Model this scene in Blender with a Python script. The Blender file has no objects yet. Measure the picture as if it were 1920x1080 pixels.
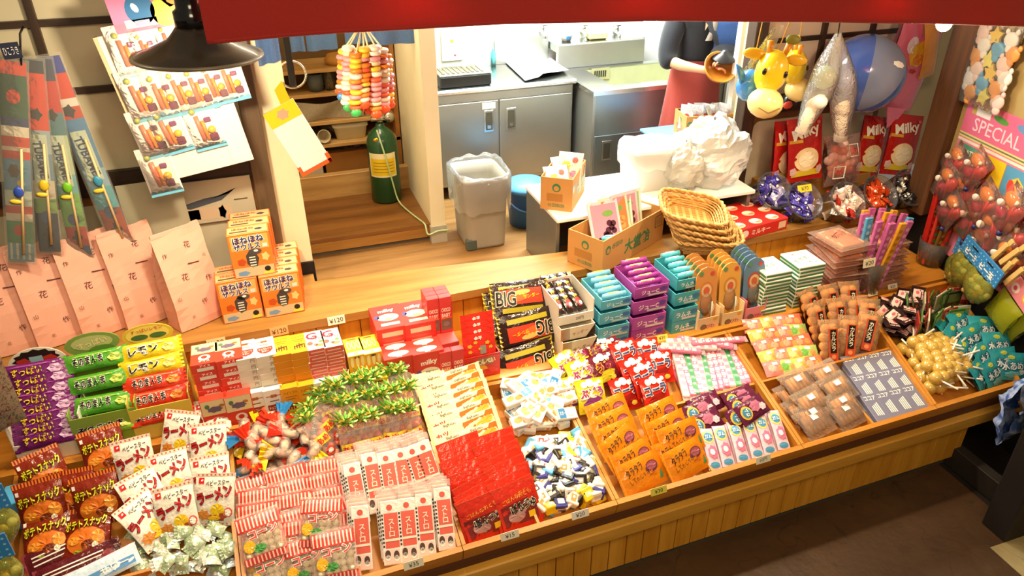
import bpy, math, random
from math import sin, cos, pi, radians, sqrt, atan2
from mathutils import Vector, Matrix, Euler
from mathutils import noise as mnoise

SC = bpy.context.scene
COL = SC.collection
random.seed(7)

# ------------------------------------------------------------------ camera
TH, RO, YA, FPX, CAMH = radians(30), radians(-.4), radians(-18.5), 1380., 2.9
fw = Vector((-sin(YA)*cos(TH), cos(YA)*cos(TH), -sin(TH)))
rt = Vector((cos(YA), sin(YA), 0)); up = rt.cross(fw)
CR = rt*cos(RO)+up*sin(RO); CU = -rt*sin(RO)+up*cos(RO)
cd = bpy.data.cameras.new('camera'); cam = bpy.data.objects.new('camera', cd); COL.objects.link(cam)
cd.sensor_width = 36; cd.lens = FPX/1920*36; cd.clip_start = .05
CP = Vector((0, 0, CAMH))
mw = Matrix((CR, CU, -fw)).transposed().to_4x4(); mw.translation = CP
cam.matrix_world = mw
SC.camera = cam

def ray(px, py):
    return CR*((px-960)/FPX)+CU*(-(py-540)/FPX)+fw
def at(px, py, z=None, y=None, x=None):
    d = ray(px, py)
    t = (z-CAMH)/d.z if z is not None else (y/d.y if y is not None else x/d.x)
    return CP+d*t

# ------------------------------------------------------------------ world, lights, exposure
w = bpy.data.worlds.new('world'); SC.world = w; w.use_nodes = True
w.node_tree.nodes['Background'].inputs[0].default_value = (1, .86, .68, 1)
w.node_tree.nodes['Background'].inputs[1].default_value = .16
vs = SC.view_settings
vs.view_transform = 'Standard'; vs.look = 'None'; vs.gamma = 1; vs.use_curve_mapping = False
vs.exposure = .35
SC.cycles.max_bounces = 7; SC.cycles.transparent_max_bounces = 16
SC.cycles.caustics_reflective = False; SC.cycles.caustics_refractive = False
SC.cycles.sample_clamp_indirect = 4

def light(name, kind, loc, power, col, size=.1, target=None, spot=None, blend=.5, sy=None):
    l = bpy.data.lights.new(name, kind); l.energy = power; l.color = col
    if kind == 'AREA':
        l.size = size
        if sy: l.shape = 'RECTANGLE'; l.size_y = sy
    else: l.shadow_soft_size = size
    if kind == 'SPOT': l.spot_size = radians(spot or 100); l.spot_blend = blend
    o = bpy.data.objects.new(name, l); COL.objects.link(o); o.location = loc
    if target is not None:
        o.rotation_euler = (Vector(target)-Vector(loc)).to_track_quat('-Z', 'Y').to_euler()
    return o
WARM = (1, .77, .48); WARM2 = (1, .82, .58); COOL = (.87, .98, 1)
# the row of lamps that hangs behind the red valance (two of its bulbs show under the hem)
light('valance_light', 'SPOT', (.55, 2.76, 2.62), 80, WARM, .07, (.35, 2.2, .5), 125, .7)
light('valance_light', 'SPOT', (1.42, 2.76, 2.6), 88, WARM, .07, (1.3, 2.2, .5), 125, .7)
light('valance_light', 'SPOT', (2.62, 2.76, 2.5), 74, WARM, .07, (2.5, 2.35, .5), 130, .7)
light('valance_light', 'SPOT', (-.9, 2.8, 2.7), 42, WARM, .07, (-.8, 2.3, .5), 120, .7)
# ceiling lights of the kitchen behind
light('kitchen_light', 'AREA', (1.9, 4.6, 2.95), 125, COOL, 1.6, (1.9, 4.8, 0), sy=.8)
light('stair_light', 'AREA', (.45, 4.4, 2.9), 14, WARM2, .5, (.45, 4.8, 0))
# warm ceiling lights of the shop on the customers' side
light('shop_light', 'AREA', (.6, -.6, 4.2), 88, WARM, 2.2, (1.2, 2.2, .4), sy=1.2)
# ------------------------------------------------------------------ materials
def lin(h):
    h = h.lstrip('#'); c = [int(h[i:i+2], 16)/255 for i in (0, 2, 4)]
    return tuple(((x/12.92) if x <= .04045 else ((x+.055)/1.055)**2.4) for x in c)
_M = {}
class NT:
    def __init__(s, name):
        s.m = bpy.data.materials.new(name); s.m.use_nodes = True
        s.t = s.m.node_tree; s.b = s.t.nodes['Principled BSDF']; s.o = s.t.nodes['Material Output']
    def n(s, typ, **k):
        nd = s.t.nodes.new(typ)
        for a, v in k.items():
            if a.startswith('i_'): nd.inputs[int(a[2:]) if a[2:].isdigit() else a[2:].replace('_', ' ')].default_value = v
            else: setattr(nd, a, v)
        return nd
    def l(s, a, b): s.t.links.new(a, b)
    def coord(s, scale=(1, 1, 1), which='Object'):
        tc = s.n('ShaderNodeTexCoord'); mp = s.n('ShaderNodeMapping'); mp.inputs['Scale'].default_value = scale
        s.l(tc.outputs[which], mp.inputs[0]); return mp.outputs[0]
    def noise(s, vec, scale, detail=3, rough=.5):
        nz = s.n('ShaderNodeTexNoise'); nz.inputs['Scale'].default_value = scale
        nz.inputs['Detail'].default_value = detail; nz.inputs['Roughness'].default_value = rough
        s.l(vec, nz.inputs['Vector']); return nz.outputs['Fac']
    def ramp(s, fac, stops):
        r = s.n('ShaderNodeValToRGB'); e = r.color_ramp.elements
        while len(e) < len(stops): e.new(.5)
        for el, (p, c) in zip(e, stops): el.position = p; el.color = (*c, 1)
        s.l(fac, r.inputs[0]); return r.outputs[0]
    def bump(s, h, strength=.3, dist=.01):
        b = s.n('ShaderNodeBump'); b.inputs['Strength'].default_value = strength; b.inputs['Distance'].default_value = dist
        s.l(h, b.inputs['Height']); s.l(b.outputs[0], s.b.inputs['Normal']); return b.outputs[0]
    def mix(s, f, a, b):
        m = s.n('ShaderNodeMix', data_type='RGBA')
        for v, i in ((f, 0), (a, 6), (b, 7)):
            if hasattr(v, 'is_linked'): s.l(v, m.inputs[i])
            else: m.inputs[i].default_value = v if i == 0 else (*v, 1)
        return m.outputs[2]
def P(h, rough=.45, var=.08, bump=0, bs=60, metal=0, coat=0, spec=.5, name='paint'):
    """plain coloured surface with a little procedural variation"""
    key = ('P', h, rough, var, bump, bs, metal, coat, spec)
    if key in _M: return _M[key]
    k = NT(name+'_'+h); c = lin(h)
    v = k.coord()
    f = k.noise(v, 9, 2)
    k.l(k.mix(f, tuple(x*(1-var) for x in c), tuple(min(1, x*(1+var)) for x in c)), k.b.inputs['Base Color'])
    k.b.inputs['Roughness'].default_value = rough; k.b.inputs['Metallic'].default_value = metal
    k.b.inputs['Coat Weight'].default_value = coat; k.b.inputs['Specular IOR Level'].default_value = spec
    if bump: k.bump(k.noise(v, bs, 3), bump, .01)
    _M[key] = k.m; return k.m
def FILM(h): return P(h, .2, .06, .6, 30, name='film')           # printed plastic film, crinkled
def CARD(h): return P(h, .4, .04, name='card')                      # printed carton
def INK(h): return P(h, .35, 0, name='ink')
def PAPER(h): return P(h, .75, .04, .2, 14, name='paper')
def MET(h='c9c9c4', rough=.28): return P(h, rough, .06, metal=1, name='metal')
def CLEAR(h='ffffff', dens=.12, gloss=.9, bs=26):
    """clear wrapping film: see-through with crinkled highlights"""
    key = ('C', h, dens, gloss, bs)
    if key in _M: return _M[key]
    k = NT('clear_film_'+h); t = k.t; t.nodes.remove(k.b)
    tr = k.n('ShaderNodeBsdfTransparent'); tr.inputs[0].default_value = (*[.35+.65*x for x in lin(h)], 1)
    gl = k.n('ShaderNodeBsdfGlossy'); gl.inputs[0].default_value = (gloss, gloss, gloss, 1); gl.inputs['Roughness'].default_value = .12
    df = k.n('ShaderNodeBsdfDiffuse'); df.inputs[0].default_value = (*lin(h), 1)
    v = k.coord(); b = k.n('ShaderNodeBump'); b.inputs['Strength'].default_value = .9; b.inputs['Distance'].default_value = .012
    k.l(k.noise(v, bs, 3, .6), b.inputs['Height']); k.l(b.outputs[0], gl.inputs['Normal'])
    lw = k.n('ShaderNodeLayerWeight'); lw.inputs[0].default_value = .22; k.l(b.outputs[0], lw.inputs['Normal'])
    m1 = k.n('ShaderNodeMixShader'); m1.inputs[0].default_value = dens
    k.l(tr.outputs[0], m1.inputs[1]); k.l(df.outputs[0], m1.inputs[2])
    m2 = k.n('ShaderNodeMixShader'); k.l(lw.outputs['Fresnel'], m2.inputs[0])
    k.l(m1.outputs[0], m2.inputs[1]); k.l(gl.outputs[0], m2.inputs[2]); k.l(m2.outputs[0], k.o.inputs[0])
    _M[key] = k.m; return k.m
def EMIT(h, s):
    key = ('E', h, s)
    if key in _M: return _M[key]
    k = NT('lamp_'+h); k.b.inputs['Base Color'].default_value = (*lin(h), 1)
    k.b.inputs['Emission Color'].default_value = (*lin(h), 1); k.b.inputs['Emission Strength'].default_value = s
    _M[key] = k.m; return k.m
def WOOD(a, b, axis=0, grain=14, rough=.4, bump=.08, coat=0, fine=1, name='wood'):
    key = ('W', a, b, axis, grain, rough)
    if key in _M: return _M[key]
    k = NT(name+'_'+a); s = [grain*1.]*3; s[axis] = grain*.09
    v = k.coord(tuple(s)); f = k.noise(v, 1.6, 6, .62)
    s2 = [grain*6.]*3; s2[axis] = grain*.25
    g = k.noise(k.coord(tuple(s2)), 1.5, 3)
    c = k.ramp(f, [(.32, lin(a)), (.68, lin(b))])
    k.l(k.mix(.22*fine, c, (0, 0, 0)) if False else c, k.b.inputs['Base Color'])
    k.b.inputs['Roughness'].default_value = rough; k.b.inputs['Coat Weight'].default_value = coat
    k.bump(g, bump, .01)
    _M[key] = k.m; return k.m
def FABRIC(h, scale=220, var=.25, rough=.9, sheen=.2):
    key = ('F', h, scale, var)
    if key in _M: return _M[key]
    k = NT('fabric_'+h); c = lin(h); v = k.coord(); f = k.noise(v, scale, 2)
    k.l(k.mix(f, tuple(x*(1-var) for x in c), tuple(min(1, x*(1+var)) for x in c)), k.b.inputs['Base Color'])
    k.b.inputs['Roughness'].default_value = rough; k.b.inputs['Sheen Weight'].default_value = sheen
    k.bump(f, .15, .005)
    _M[key] = k.m; return k.m

# ------------------------------------------------------------------ mesh building
class MB:
    def __init__(s): s.v, s.f, s.mi, s.sm, s.mats = [], [], [], [], []
    def mat(s, m):
        if m not in s.mats: s.mats.append(m)
        return s.mats.index(m)
    def add(s, vs, fs, m, smooth=False, M=None):
        o = len(s.v); i = s.mat(m)
        s.v += [tuple(M @ Vector(v)) if M is not None else tuple(v) for v in vs]
        for f in fs: s.f.append(tuple(x+o for x in f)); s.mi.append(i); s.sm.append(smooth)
        return s
    def box(s, a, b, m, c=0, M=None):
        """box from corner a to corner b; c chamfers every edge"""
        x0, y0, z0 = a; x1, y1, z1 = b
        if c <= 0:
            vs = [(x, y, z) for z in (z0, z1) for y in (y0, y1) for x in (x0, x1)]
            return s.add(vs, [(0, 2, 3, 1), (4, 5, 7, 6), (0, 1, 5, 4), (2, 6, 7, 3), (0, 4, 6, 2), (1, 3, 7, 5)], m, False, M)
        vs, idx = [], {}
        for i, x in enumerate((x0, x1)):
            for j, y in enumerate((y0, y1)):
                for k, z in enumerate((z0, z1)):
                    sx, sy, sz = (1-2*i)*c, (1-2*j)*c, (1-2*k)*c
                    for ax, p in enumerate(((x, y+sy, z+sz), (x+sx, y, z+sz), (x+sx, y+sy, z))):
                        idx[i, j, k, ax] = len(vs); vs.append(p)
        fs = []
        for ax in range(3):
            o1, o2 = [q for q in range(3) if q != ax]
            for e in (0, 1):
                q = []
                for u, w_ in ((0, 0), (1, 0), (1, 1), (0, 1)):
                    t = [0, 0, 0]; t[ax] = e; t[o1] = u; t[o2] = w_; q.append(idx[(*t, ax)])
                fs.append(q)
            for u in (0, 1):
                for w_ in (0, 1):
                    t0 = [0, 0, 0]; t0[o1] = u; t0[o2] = w_; t1 = t0[:]; t1[ax] = 1
                    fs.append([idx[(*t0, o1)], idx[(*t1, o1)], idx[(*t1, o2)], idx[(*t0, o2)]])
        for i in (0, 1):
            for j in (0, 1):
                for k in (0, 1): fs.append([idx[i, j, k, q] for q in range(3)])
        cx = Vector(((x0+x1)/2, (y0+y1)/2, (z0+z1)/2)); out = []
        for f in fs:
            p = [Vector(vs[q]) for q in f]; nn = (p[1]-p[0]).cross(p[2]-p[0])
            out.append(f if nn.dot(sum(p, Vector())/len(p)-cx) > 0 else f[::-1])
        return s.add(vs, out, m, False, M)
    def grid(s, fn, nu, nv, m, smooth=True, M=None, wrap=False, flip=False):
        vs = [fn(i/nu, j/nv) for j in range(nv+1) for i in range(nu+(0 if wrap else 1))]
        w_ = nu if wrap else nu+1; fs = []
        for j in range(nv):
            for i in range(nu):
                a, b = j*w_+i, j*w_+(i+1) % w_
                q = (a, b, b+w_, a+w_); fs.append(q[::-1] if flip else q)
        return s.add(vs, fs, m, smooth, M)
    def lathe(s, prof, n, m, M=None, smooth=True, sx=1, sy=1):
        """profile of (radius, z) turned about z; ends closed"""
        vs, fs = [], []
        for r, z in prof:
            for i in range(n): a = 2*pi*i/n; vs.append((r*cos(a)*sx, r*sin(a)*sy, z))
        for j in range(len(prof)-1):
            for i in range(n):
                a, b = j*n+i, j*n+(i+1) % n; fs.append((a, b, b+n, a+n))
        if prof[0][0] > 1e-5: fs.append(tuple(range(n))[::-1])
        if prof[-1][0] > 1e-5: fs.append(tuple(range((len(prof)-1)*n, len(prof)*n)))
        return s.add(vs, fs, m, smooth, M)
    def tube(s, pts, r, m, n=8, M=None, smooth=True, flat=1):
        """tube along points; r a radius or one per point"""
        pts = [Vector(p) for p in pts]; R = r if hasattr(r, '__len__') else [r]*len(pts)
        vs, fs = [], []; prev = None
        for i, p in enumerate(pts):
            d = (pts[min(i+1, len(pts)-1)]-pts[max(i-1, 0)]).normalized()
            a = prev-d*prev.dot(d) if prev is not None else d.orthogonal()
            if a.length < 1e-6: a = d.orthogonal()
            a.normalize(); prev = a; b = d.cross(a)
            for k in range(n): t = 2*pi*k/n; vs.append(p+a*cos(t)*R[i]+b*sin(t)*R[i]*flat)
        for i in range(len(pts)-1):
            for k in range(n): q, u = i*n+k, i*n+(k+1) % n; fs.append((q, u, u+n, q+n))
        fs.append(tuple(range(n))[::-1]); fs.append(tuple(range((len(pts)-1)*n, len(pts)*n)))
        return s.add(vs, fs, m, smooth, M)
    def ball(s, c, r, m, n=12, M=None, sc=(1, 1, 1)):
        k = max(4, n//2); vs = [(c[0], c[1], c[2]-r*sc[2])]; fs = []
        for j in range(1, k):
            t = pi*j/k
            for i in range(n): a = 2*pi*i/n; vs.append((c[0]+r*sc[0]*sin(t)*cos(a), c[1]+r*sc[1]*sin(t)*sin(a), c[2]-r*sc[2]*cos(t)))
        vs.append((c[0], c[1], c[2]+r*sc[2])); L = len(vs)-1
        for i in range(n): fs.append((0, 1+(i+1) % n, 1+i)); fs.append((L, L-n+i, L-n+(i+1) % n))
        for j in range(k-2):
            for i in range(n): a, b = 1+j*n+i, 1+j*n+(i+1) % n; fs.append((a, b, b+n, a+n))
        return s.add(vs, fs, m, True, M)
    def prism(s, pts, h, m, M=None, z0=0):
        """polygon in xy, extruded from z0 to z0+h"""
        n = len(pts); vs = [(x, y, z0) for x, y in pts]+[(x, y, z0+h) for x, y in pts]
        fs = [tuple(range(n))[::-1], tuple(range(n, 2*n))]+[(i, (i+1) % n, (i+1) % n+n, i+n) for i in range(n)]
        return s.add(vs, fs, m, False, M)
    def mesh(s, name):
        me = bpy.data.meshes.new(name); me.from_pydata(s.v, [], s.f)
        for m in s.mats: me.materials.append(m)
        me.polygons.foreach_set('material_index', s.mi); me.polygons.foreach_set('use_smooth', s.sm)
        me.update(); return me
    def build(s, name, parent=None, M=None, **tags):
        o = bpy.data.objects.new(name, s.mesh(name)); COL.objects.link(o)
        if M is not None: o.matrix_world = M
        if parent is not None: o.parent = parent
        return tag(o, **tags)
def tag(o, label=None, cat=None, group=None, kind=None):
    if label: o['label'] = label
    if cat: o['category'] = cat
    if group: o['group'] = group
    if kind: o['kind'] = kind
    return o
def thing(name, label, cat, M=None, group=None):
    o = bpy.data.objects.new(name, None); o.empty_display_size = .05; COL.objects.link(o)
    if M is not None: o.matrix_world = M
    return tag(o, label, cat, group)
def dup(src, M, label, group=None):
    """a copy of a thing with copies of its parts and sub-parts"""
    c = src.copy(); COL.objects.link(c); c.matrix_world = M; c['label'] = label
    if group: c['group'] = group
    for ch in src.children:
        d = ch.copy(); COL.objects.link(d); d.parent = c
        for g in ch.children:
            e = g.copy(); COL.objects.link(e); e.parent = d
    return c
_USED = set()
def put(src, M, label, group=None):
    """first use moves the source itself, later uses copy it"""
    if src.name not in _USED:
        _USED.add(src.name); src.matrix_world = M; src['label'] = label
        if group: src['group'] = group
        return src
    return dup(src, M, label, group)
T = lambda x=0, y=0, z=0: Matrix.Translation((x, y, z))
def R(ax, deg): return Matrix.Rotation(radians(deg), 4, ax)
S3 = lambda x, y, z: Matrix.Diagonal((x, y, z, 1))

# ------------------------------------------------------------------ lettering and printed shapes
_TX = {}
def glyphs(s, bold=.0):
    k = (s, bold)
    if k not in _TX:
        c = bpy.data.curves.new('lettering', 'FONT'); c.body = s; c.resolution_u = 2; c.offset = bold
        o = bpy.data.objects.new('lettering', c); COL.objects.link(o)
        bpy.context.view_layer.update()
        me = bpy.data.meshes.new_from_object(o.evaluated_get(bpy.context.evaluated_depsgraph_get()))
        vs = [(v.co.x, v.co.y) for v in me.vertices]; fs = [tuple(p.vertices) for p in me.polygons]
        bpy.data.objects.remove(o); bpy.data.meshes.remove(me); bpy.data.curves.remove(c)
        xs = [v[0] for v in vs] or [0, 1]; ys = [v[1] for v in vs] or [0, 1]
        _TX[k] = (vs, fs, min(xs), max(xs), min(ys), max(ys))
    return _TX[k]
class Dec:
    """prints shapes on a face of a part: local x right, y up, z out; surf(x, y) gives the height of a bulged face"""
    def __init__(s, mb, M=None, surf=None, eps=.0008): s.mb, s.M, s.f, s.e, s.k = mb, M or Matrix(), surf or (lambda x, y: 0), eps, 0
    def _p(s, pts, d=0): return [(x, y, s.f(x, y)+s.e*(1+s.k+d)) for x, y in pts]
    def up(s): s.k += 1; return s
    def rect(s, x0, y0, x1, y1, m, n=1, k=1):
        pts = [(x0+(x1-x0)*i/n, y0+(y1-y0)*j/k) for j in range(k+1) for i in range(n+1)]
        fs = [(j*(n+1)+i, j*(n+1)+i+1, (j+1)*(n+1)+i+1, (j+1)*(n+1)+i) for j in range(k) for i in range(n)]
        s.mb.add(s._p(pts), fs, m, False, s.M); return s
    def ell(s, cx, cy, rx, ry, m, n=16, rot=0, rings=2, jag=0):
        pts = [(cx, cy)]; c, q = cos(rot), sin(rot)
        for j in range(1, rings+1):
            for i in range(n):
                a = 2*pi*i/n; r = j/rings*(1-(jag if i % 2 else 0)); x, y = rx*r*cos(a), ry*r*sin(a); pts.append((cx+x*c-y*q, cy+x*q+y*c))
        fs = [(0, 1+i, 1+(i+1) % n) for i in range(n)]
        for j in range(rings-1):
            for i in range(n): a, b = 1+j*n+i, 1+j*n+(i+1) % n; fs.append((a, a+n, b+n, b))
        s.mb.add(s._p(pts), fs, m, False, s.M); return s
    def poly(s, pts, m):
        cx = sum(p[0] for p in pts)/len(pts); cy = sum(p[1] for p in pts)/len(pts); n = len(pts)
        s.mb.add(s._p([(cx, cy)]+list(pts)), [(0, 1+i, 1+(i+1) % n) for i in range(n)], m, False, s.M); return s
    def txt(s, t, cx, cy, h, m, rot=0, bold=.02, wmax=None, out=None, ob=.07, sx=1, vert=False):
        if vert:
            n = len(t)
            for i, ch in enumerate(t): s.txt(ch, cx, cy+h*1.1*((n-1)/2-i), h, m, rot, bold, None, out, ob, sx)
            return s
        if out is not None:
            s._t(t, cx, cy, h, out, rot, ob, wmax, sx, bold, 0); s._t(t, cx, cy, h, m, rot, bold, wmax, sx, bold, 1)
        else: s._t(t, cx, cy, h, m, rot, bold, wmax, sx, bold, .5)
        return s
    def _t(s, t, cx, cy, h, m, rot, bold, wmax, sx, ref, d):
        _, _, x0, x1, y0, y1 = glyphs(t, ref); vs, fs = glyphs(t, bold)[:2]
        k = h/max(.3, y1-y0); kx = k*sx
        if wmax and (x1-x0)*kx > wmax: kx = wmax/(x1-x0)
        mx, my = (x0+x1)/2, (y0+y1)/2; c, q = cos(radians(rot)), sin(radians(rot)); pts = []
        for x, y in vs: x, y = (x-mx)*kx, (y-my)*k; pts.append((cx+x*c-y*q, cy+x*q+y*c))
        s.mb.add(s._p(pts, d), fs, m, False, s.M)
def face(px, py, pz, side):
    """matrix of a print face: front (-y), top (+z), right (+x), left (-x) at a point"""
    return T(px, py, pz) @ {'front': R('X', 90), 'top': Matrix(), 'right': R('Z', 90) @ R('X', 90), 'left': R('Z', -90) @ R('X', 90), 'back': R('Z', 180) @ R('X', 90)}[side]

# ------------------------------------------------------------------ wrapped goods (x right, y up, z out of the printed side)
def bulge(w_, h, t, seal=.0, p=2.2, wr=.0, seed=0, side=0):
    """height of a pillow bag's front face"""
    def f(x, y):
        u = min(1, abs(x)/(w_/2-side)) if side < w_/2 else 1; v = min(1, abs(y)/(h/2-seal))
        b = max(0, 1-u**p)**.55*max(0, 1-v**p)**.55
        z = t/2*b
        if wr: z += wr*t*b**.5*mnoise.noise((x*22/max(w_, h)/.5+seed*7.3, y*22/max(w_, h)/.5, seed))
        return z
    return f
def bag(w_, h, t, m, seal=.012, side=0, wr=.1, seed=0, nu=12, nv=14, mb=None, back=None, M=None, zig=0, p=2.2):
    """pillow bag with flat end seals; returns mesh builder and a printer for its front"""
    mb = mb or MB(); f = bulge(w_, h, t, seal, p, wr, seed, side)
    def pt(u, v, s):
        y = (v-.5)*h; x = (u-.5)*w_
        pin = f(0, y)/(t/2+1e-9); x *= 1-.07*pin*(t/w_)*3
        yy = y*(1-.05*max(0, 1-(2*u-1)**2)*t/h)
        if zig and (v < .001 or v > .999): yy += zig*(1 if int(round(u*nu)) % 2 else -1)
        return (x, yy, s*f(x, y)+(.0012 if s > 0 else -.0012))
    mb.grid(lambda u, v: pt(u, v, 1), nu, nv, m, True, M)
    mb.grid(lambda u, v: pt(u, v, -1), nu, nv, back or m, True, M, flip=True)
    return mb, Dec(mb, M, lambda x, y: f(x, y)+.0012, max(.0014, t*.045))
def crimp(d, w_, h, seal, m, n=14):
    """coloured stripes across the end seals"""
    for s in (-1, 1):
        for i in range(n):
            x0 = -w_/2+w_*(i+.15)/n; d.rect(x0, s*h/2-(seal if s > 0 else 0), x0+w_/n*.55, s*h/2+(seal if s < 0 else 0), m)
def carton(w_, h, t, m, c=.0025, mb=None, M=None):
    """printed carton, base at z=0, front at y=-t/2"""
    mb = mb or MB(); mb.box((-w_/2, -t/2, 0), (w_/2, t/2, h), m, c, M)
    MM = M or Matrix()
    return mb, Dec(mb, MM @ face(0, -t/2, h/2, 'front')), Dec(mb, MM @ face(0, 0, h, 'top')), Dec(mb, MM @ face(w_/2, 0, h/2, 'right'))
def tray_box(w_, d, h, th, m, mb=None, fh=None, M=None, inner=None):
    """open box with real walls; fh lowers the front wall"""
    mb = mb or MB(); fh = fh or h
    mb.box((-w_/2, -d/2, 0), (w_/2, d/2, th), m, 0, M)
    mb.box((-w_/2, -d/2, th), (-w_/2+th, d/2, h), m, 0, M); mb.box((w_/2-th, -d/2, th), (w_/2, d/2, h), m, 0, M)
    mb.box((-w_/2+th, d/2-th, th), (w_/2-th, d/2, h), m, 0, M); mb.box((-w_/2+th, -d/2, th), (w_/2-th, -d/2+th, fh), m, 0, M)
    return mb
# ------------------------------------------------------------------ the setting
CF = T(0, 1.985, 0) @ R('Z', 1.8)                 # the counter's own frame: x along it, y towards the back
TF = CF @ T(0, 0, .5) @ R('X', 13.9)              # the tilted display trays: z=0 is the level of their rims
def onF(px, py, F, w_=0):
    """point of a pixel's sight line on the plane z=w of a frame, in that frame"""
    I = F.inverted(); a = I @ CP; d = I.to_3x3() @ ray(px, py)
    return a+d*((w_-a.z)/d.z)
W_ORANGE = WOOD('b06c1e', 'd08c36', 0, 10, .33, .05)
W_ORANGE_Y = WOOD('b06c1e', 'd08c36', 1, 10, .33, .05)
W_HONEY = WOOD('b98028', 'd6a040', 0, 9, .33, .05)
W_ORANGE_Z = WOOD('bb7c1c', 'd99c36', 2, 10, .35, .05)
W_LEDGE = WOOD('8f622b', 'b0803e', 0, 9, .38, .06)
W_FLOOR = WOOD('80582c', 'ac7f48', 0, 7, .42, .1)
W_STEP = WOOD('6a421c', '93632f', 0, 7, .36, .1)
W_DARK = WOOD('2b1c12', '4a3220', 2, 10, .5, .1)
W_DARKX = WOOD('241912', '3e2a1b', 0, 10, .5, .1)
W_POST = WOOD('3c2413', '6b4322', 2, 9, .48, .2)
W_SHELF = WOOD('b48a4c', 'd6b070', 0, 10, .45, .05)
BLACK = P('0c0b0a', .6); CREAM = P('e9dcb8', .8, .05); WHITEWALL = P('f2eee0', .7, .03)
BEIGE = P('b59c63', .85, .1, .1, 40)
STEEL = P('b4b4ac', .36, .06, .04, 30, metal=.8, name='brushed_steel')
STEEL_D = P('8d908e', .38, .06, metal=.75, name='brushed_steel')

def stone(name, a, b, rough):
    k = NT(name); v = k.coord(); f = k.noise(v, 2.2, 8, .62); g = k.noise(v, 14, 4)
    vo = k.n('ShaderNodeTexVoronoi'); vo.feature = 'DISTANCE_TO_EDGE'; vo.inputs['Scale'].default_value = 1.3
    mp = k.n('ShaderNodeMixRGB' if False else 'ShaderNodeVectorMath'); mp.operation = 'ADD'
    nz = k.n('ShaderNodeTexNoise'); nz.inputs['Scale'].default_value = 3; k.l(v, nz.inputs['Vector'])
    k.l(v, mp.inputs[0]); k.l(nz.outputs['Color'], mp.inputs[1]); k.l(mp.outputs[0], vo.inputs['Vector'])
    crack = k.ramp(vo.outputs['Distance'], [(0, (.35, .35, .35)), (.008, (1, 1, 1))])
    mm = k.n('ShaderNodeMix', data_type='RGBA', blend_type='MULTIPLY'); mm.inputs[0].default_value = .6
    k.l(k.ramp(f, [(.3, lin(a)), (.7, lin(b))]), mm.inputs[6]); k.l(crack, mm.inputs[7]); k.l(mm.outputs[2], k.b.inputs['Base Color'])
    k.b.inputs['Roughness'].default_value = rough; k.bump(g, .25, .02); return k.m
MB().box((-3, -1.5, -.1), (3.2, 2.3, 0), stone('brown_stone', '3a2614', '543a20', .5)).build('floor', kind='structure')
MB().box((2.98, -1.5, -.1), (5.2, 1.6, .002), stone('tan_stone', '8f7d52', 'b8a574', .6)).build('floor_sidewalk', kind='structure')
MB().box((3.2, 1.6, -.1), (5.2, 3.5, -.002), P('1c1510', .6, .2)).build('floor_2', kind='structure')  # near-black: the darkness of the void under the end tray is painted in
MB().box((-2.2, 3.3, .6), (4.6, 5.75, .7), W_FLOOR).build('floor_shop_interior', kind='structure')
MB().box((-2.2, 5.65, .7), (4.6, 5.75, 3.1), P('f4f3ea', .25, .03)).build('wall_back', kind='structure')
MB().box((-2.2, 3.3, 3.1), (4.6, 5.75, 3.16), WHITEWALL).build('ceiling', kind='structure')
# right-hand side wall, slightly splayed, with a black lower half
WRd = Vector((-.2, -1, 0)).normalized()
WR = Matrix(((WRd.x, 0, -1, 3.92), (WRd.y, 0, .2, 3.45), (0, 1, 0, 0), (0, 0, 0, 1)))   # local x towards the customer, y up, z into the shop
MB().box((.06, 0, -.06), (3.6, .98, 0), BLACK, 0, WR).build('wall_right_lower', kind='structure')
MB().box((.06, .98, -.06), (3.6, 3.3, 0), BEIGE, 0, WR).build('wall_right', kind='structure')
MB().box((2.88, 3.96, .95), (4.6, 4.02, 3.1), P('cdb98d', .8, .05)).build('wall_behind_screen', kind='structure')
MB().box((-1.62, .5, 0), (-1.56, 3.72, 2.2), P('2e2620', .7)).build('wall_left', kind='structure')
MB().box((.9, 4.36, .7), (.995, 5.65, 3.1), P('efe6c2', .6, .05)).build('wall_partition', kind='structure')
MB().box((.893, 4.353, .7), (1.002, 4.44, .82), P('b9b3a2', .5, .1)).build('trim_1', kind='structure')
MB().box((-.035, 3.74, .7), (.1, 3.8, 3.1), P('f0e2ba', .6, .05)).build('wall_panel', kind='structure')
MB().box((-.06, 3.8, .7), (-.03, 5.65, 3.1), P('efe4c4', .6, .05)).build('wall_stair_side', kind='structure')
q = at(1392, 120, y=4.2).x
MB().box((q-.09, 4.13, .7), (q+.3, 4.18, 3.1), P('f6f2ea', .6, .03)).build('wall_kitchen_end', kind='structure')
MB().box((-.02, 3.72, .78), (.105, 3.735, 1.02), BLACK).build('trim_2', kind='structure')
# raised step in the back room
mb = MB(); mb.box((-.03, 4.39, .80), (.9, 5.05, .83), W_STEP); mb.box((-.03, 4.385, .74), (.9, 4.41, .8), W_LEDGE); mb.box((-.03, 4.42, .7), (.9, 5.0, .74), P('6b6356', .7))
mb.build('floor_step', kind='structure')
MB().box((-.03, 5.05, .8), (.9, 5.11, 1.0), W_SHELF, .004).build('trim_3', kind='structure')

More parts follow.
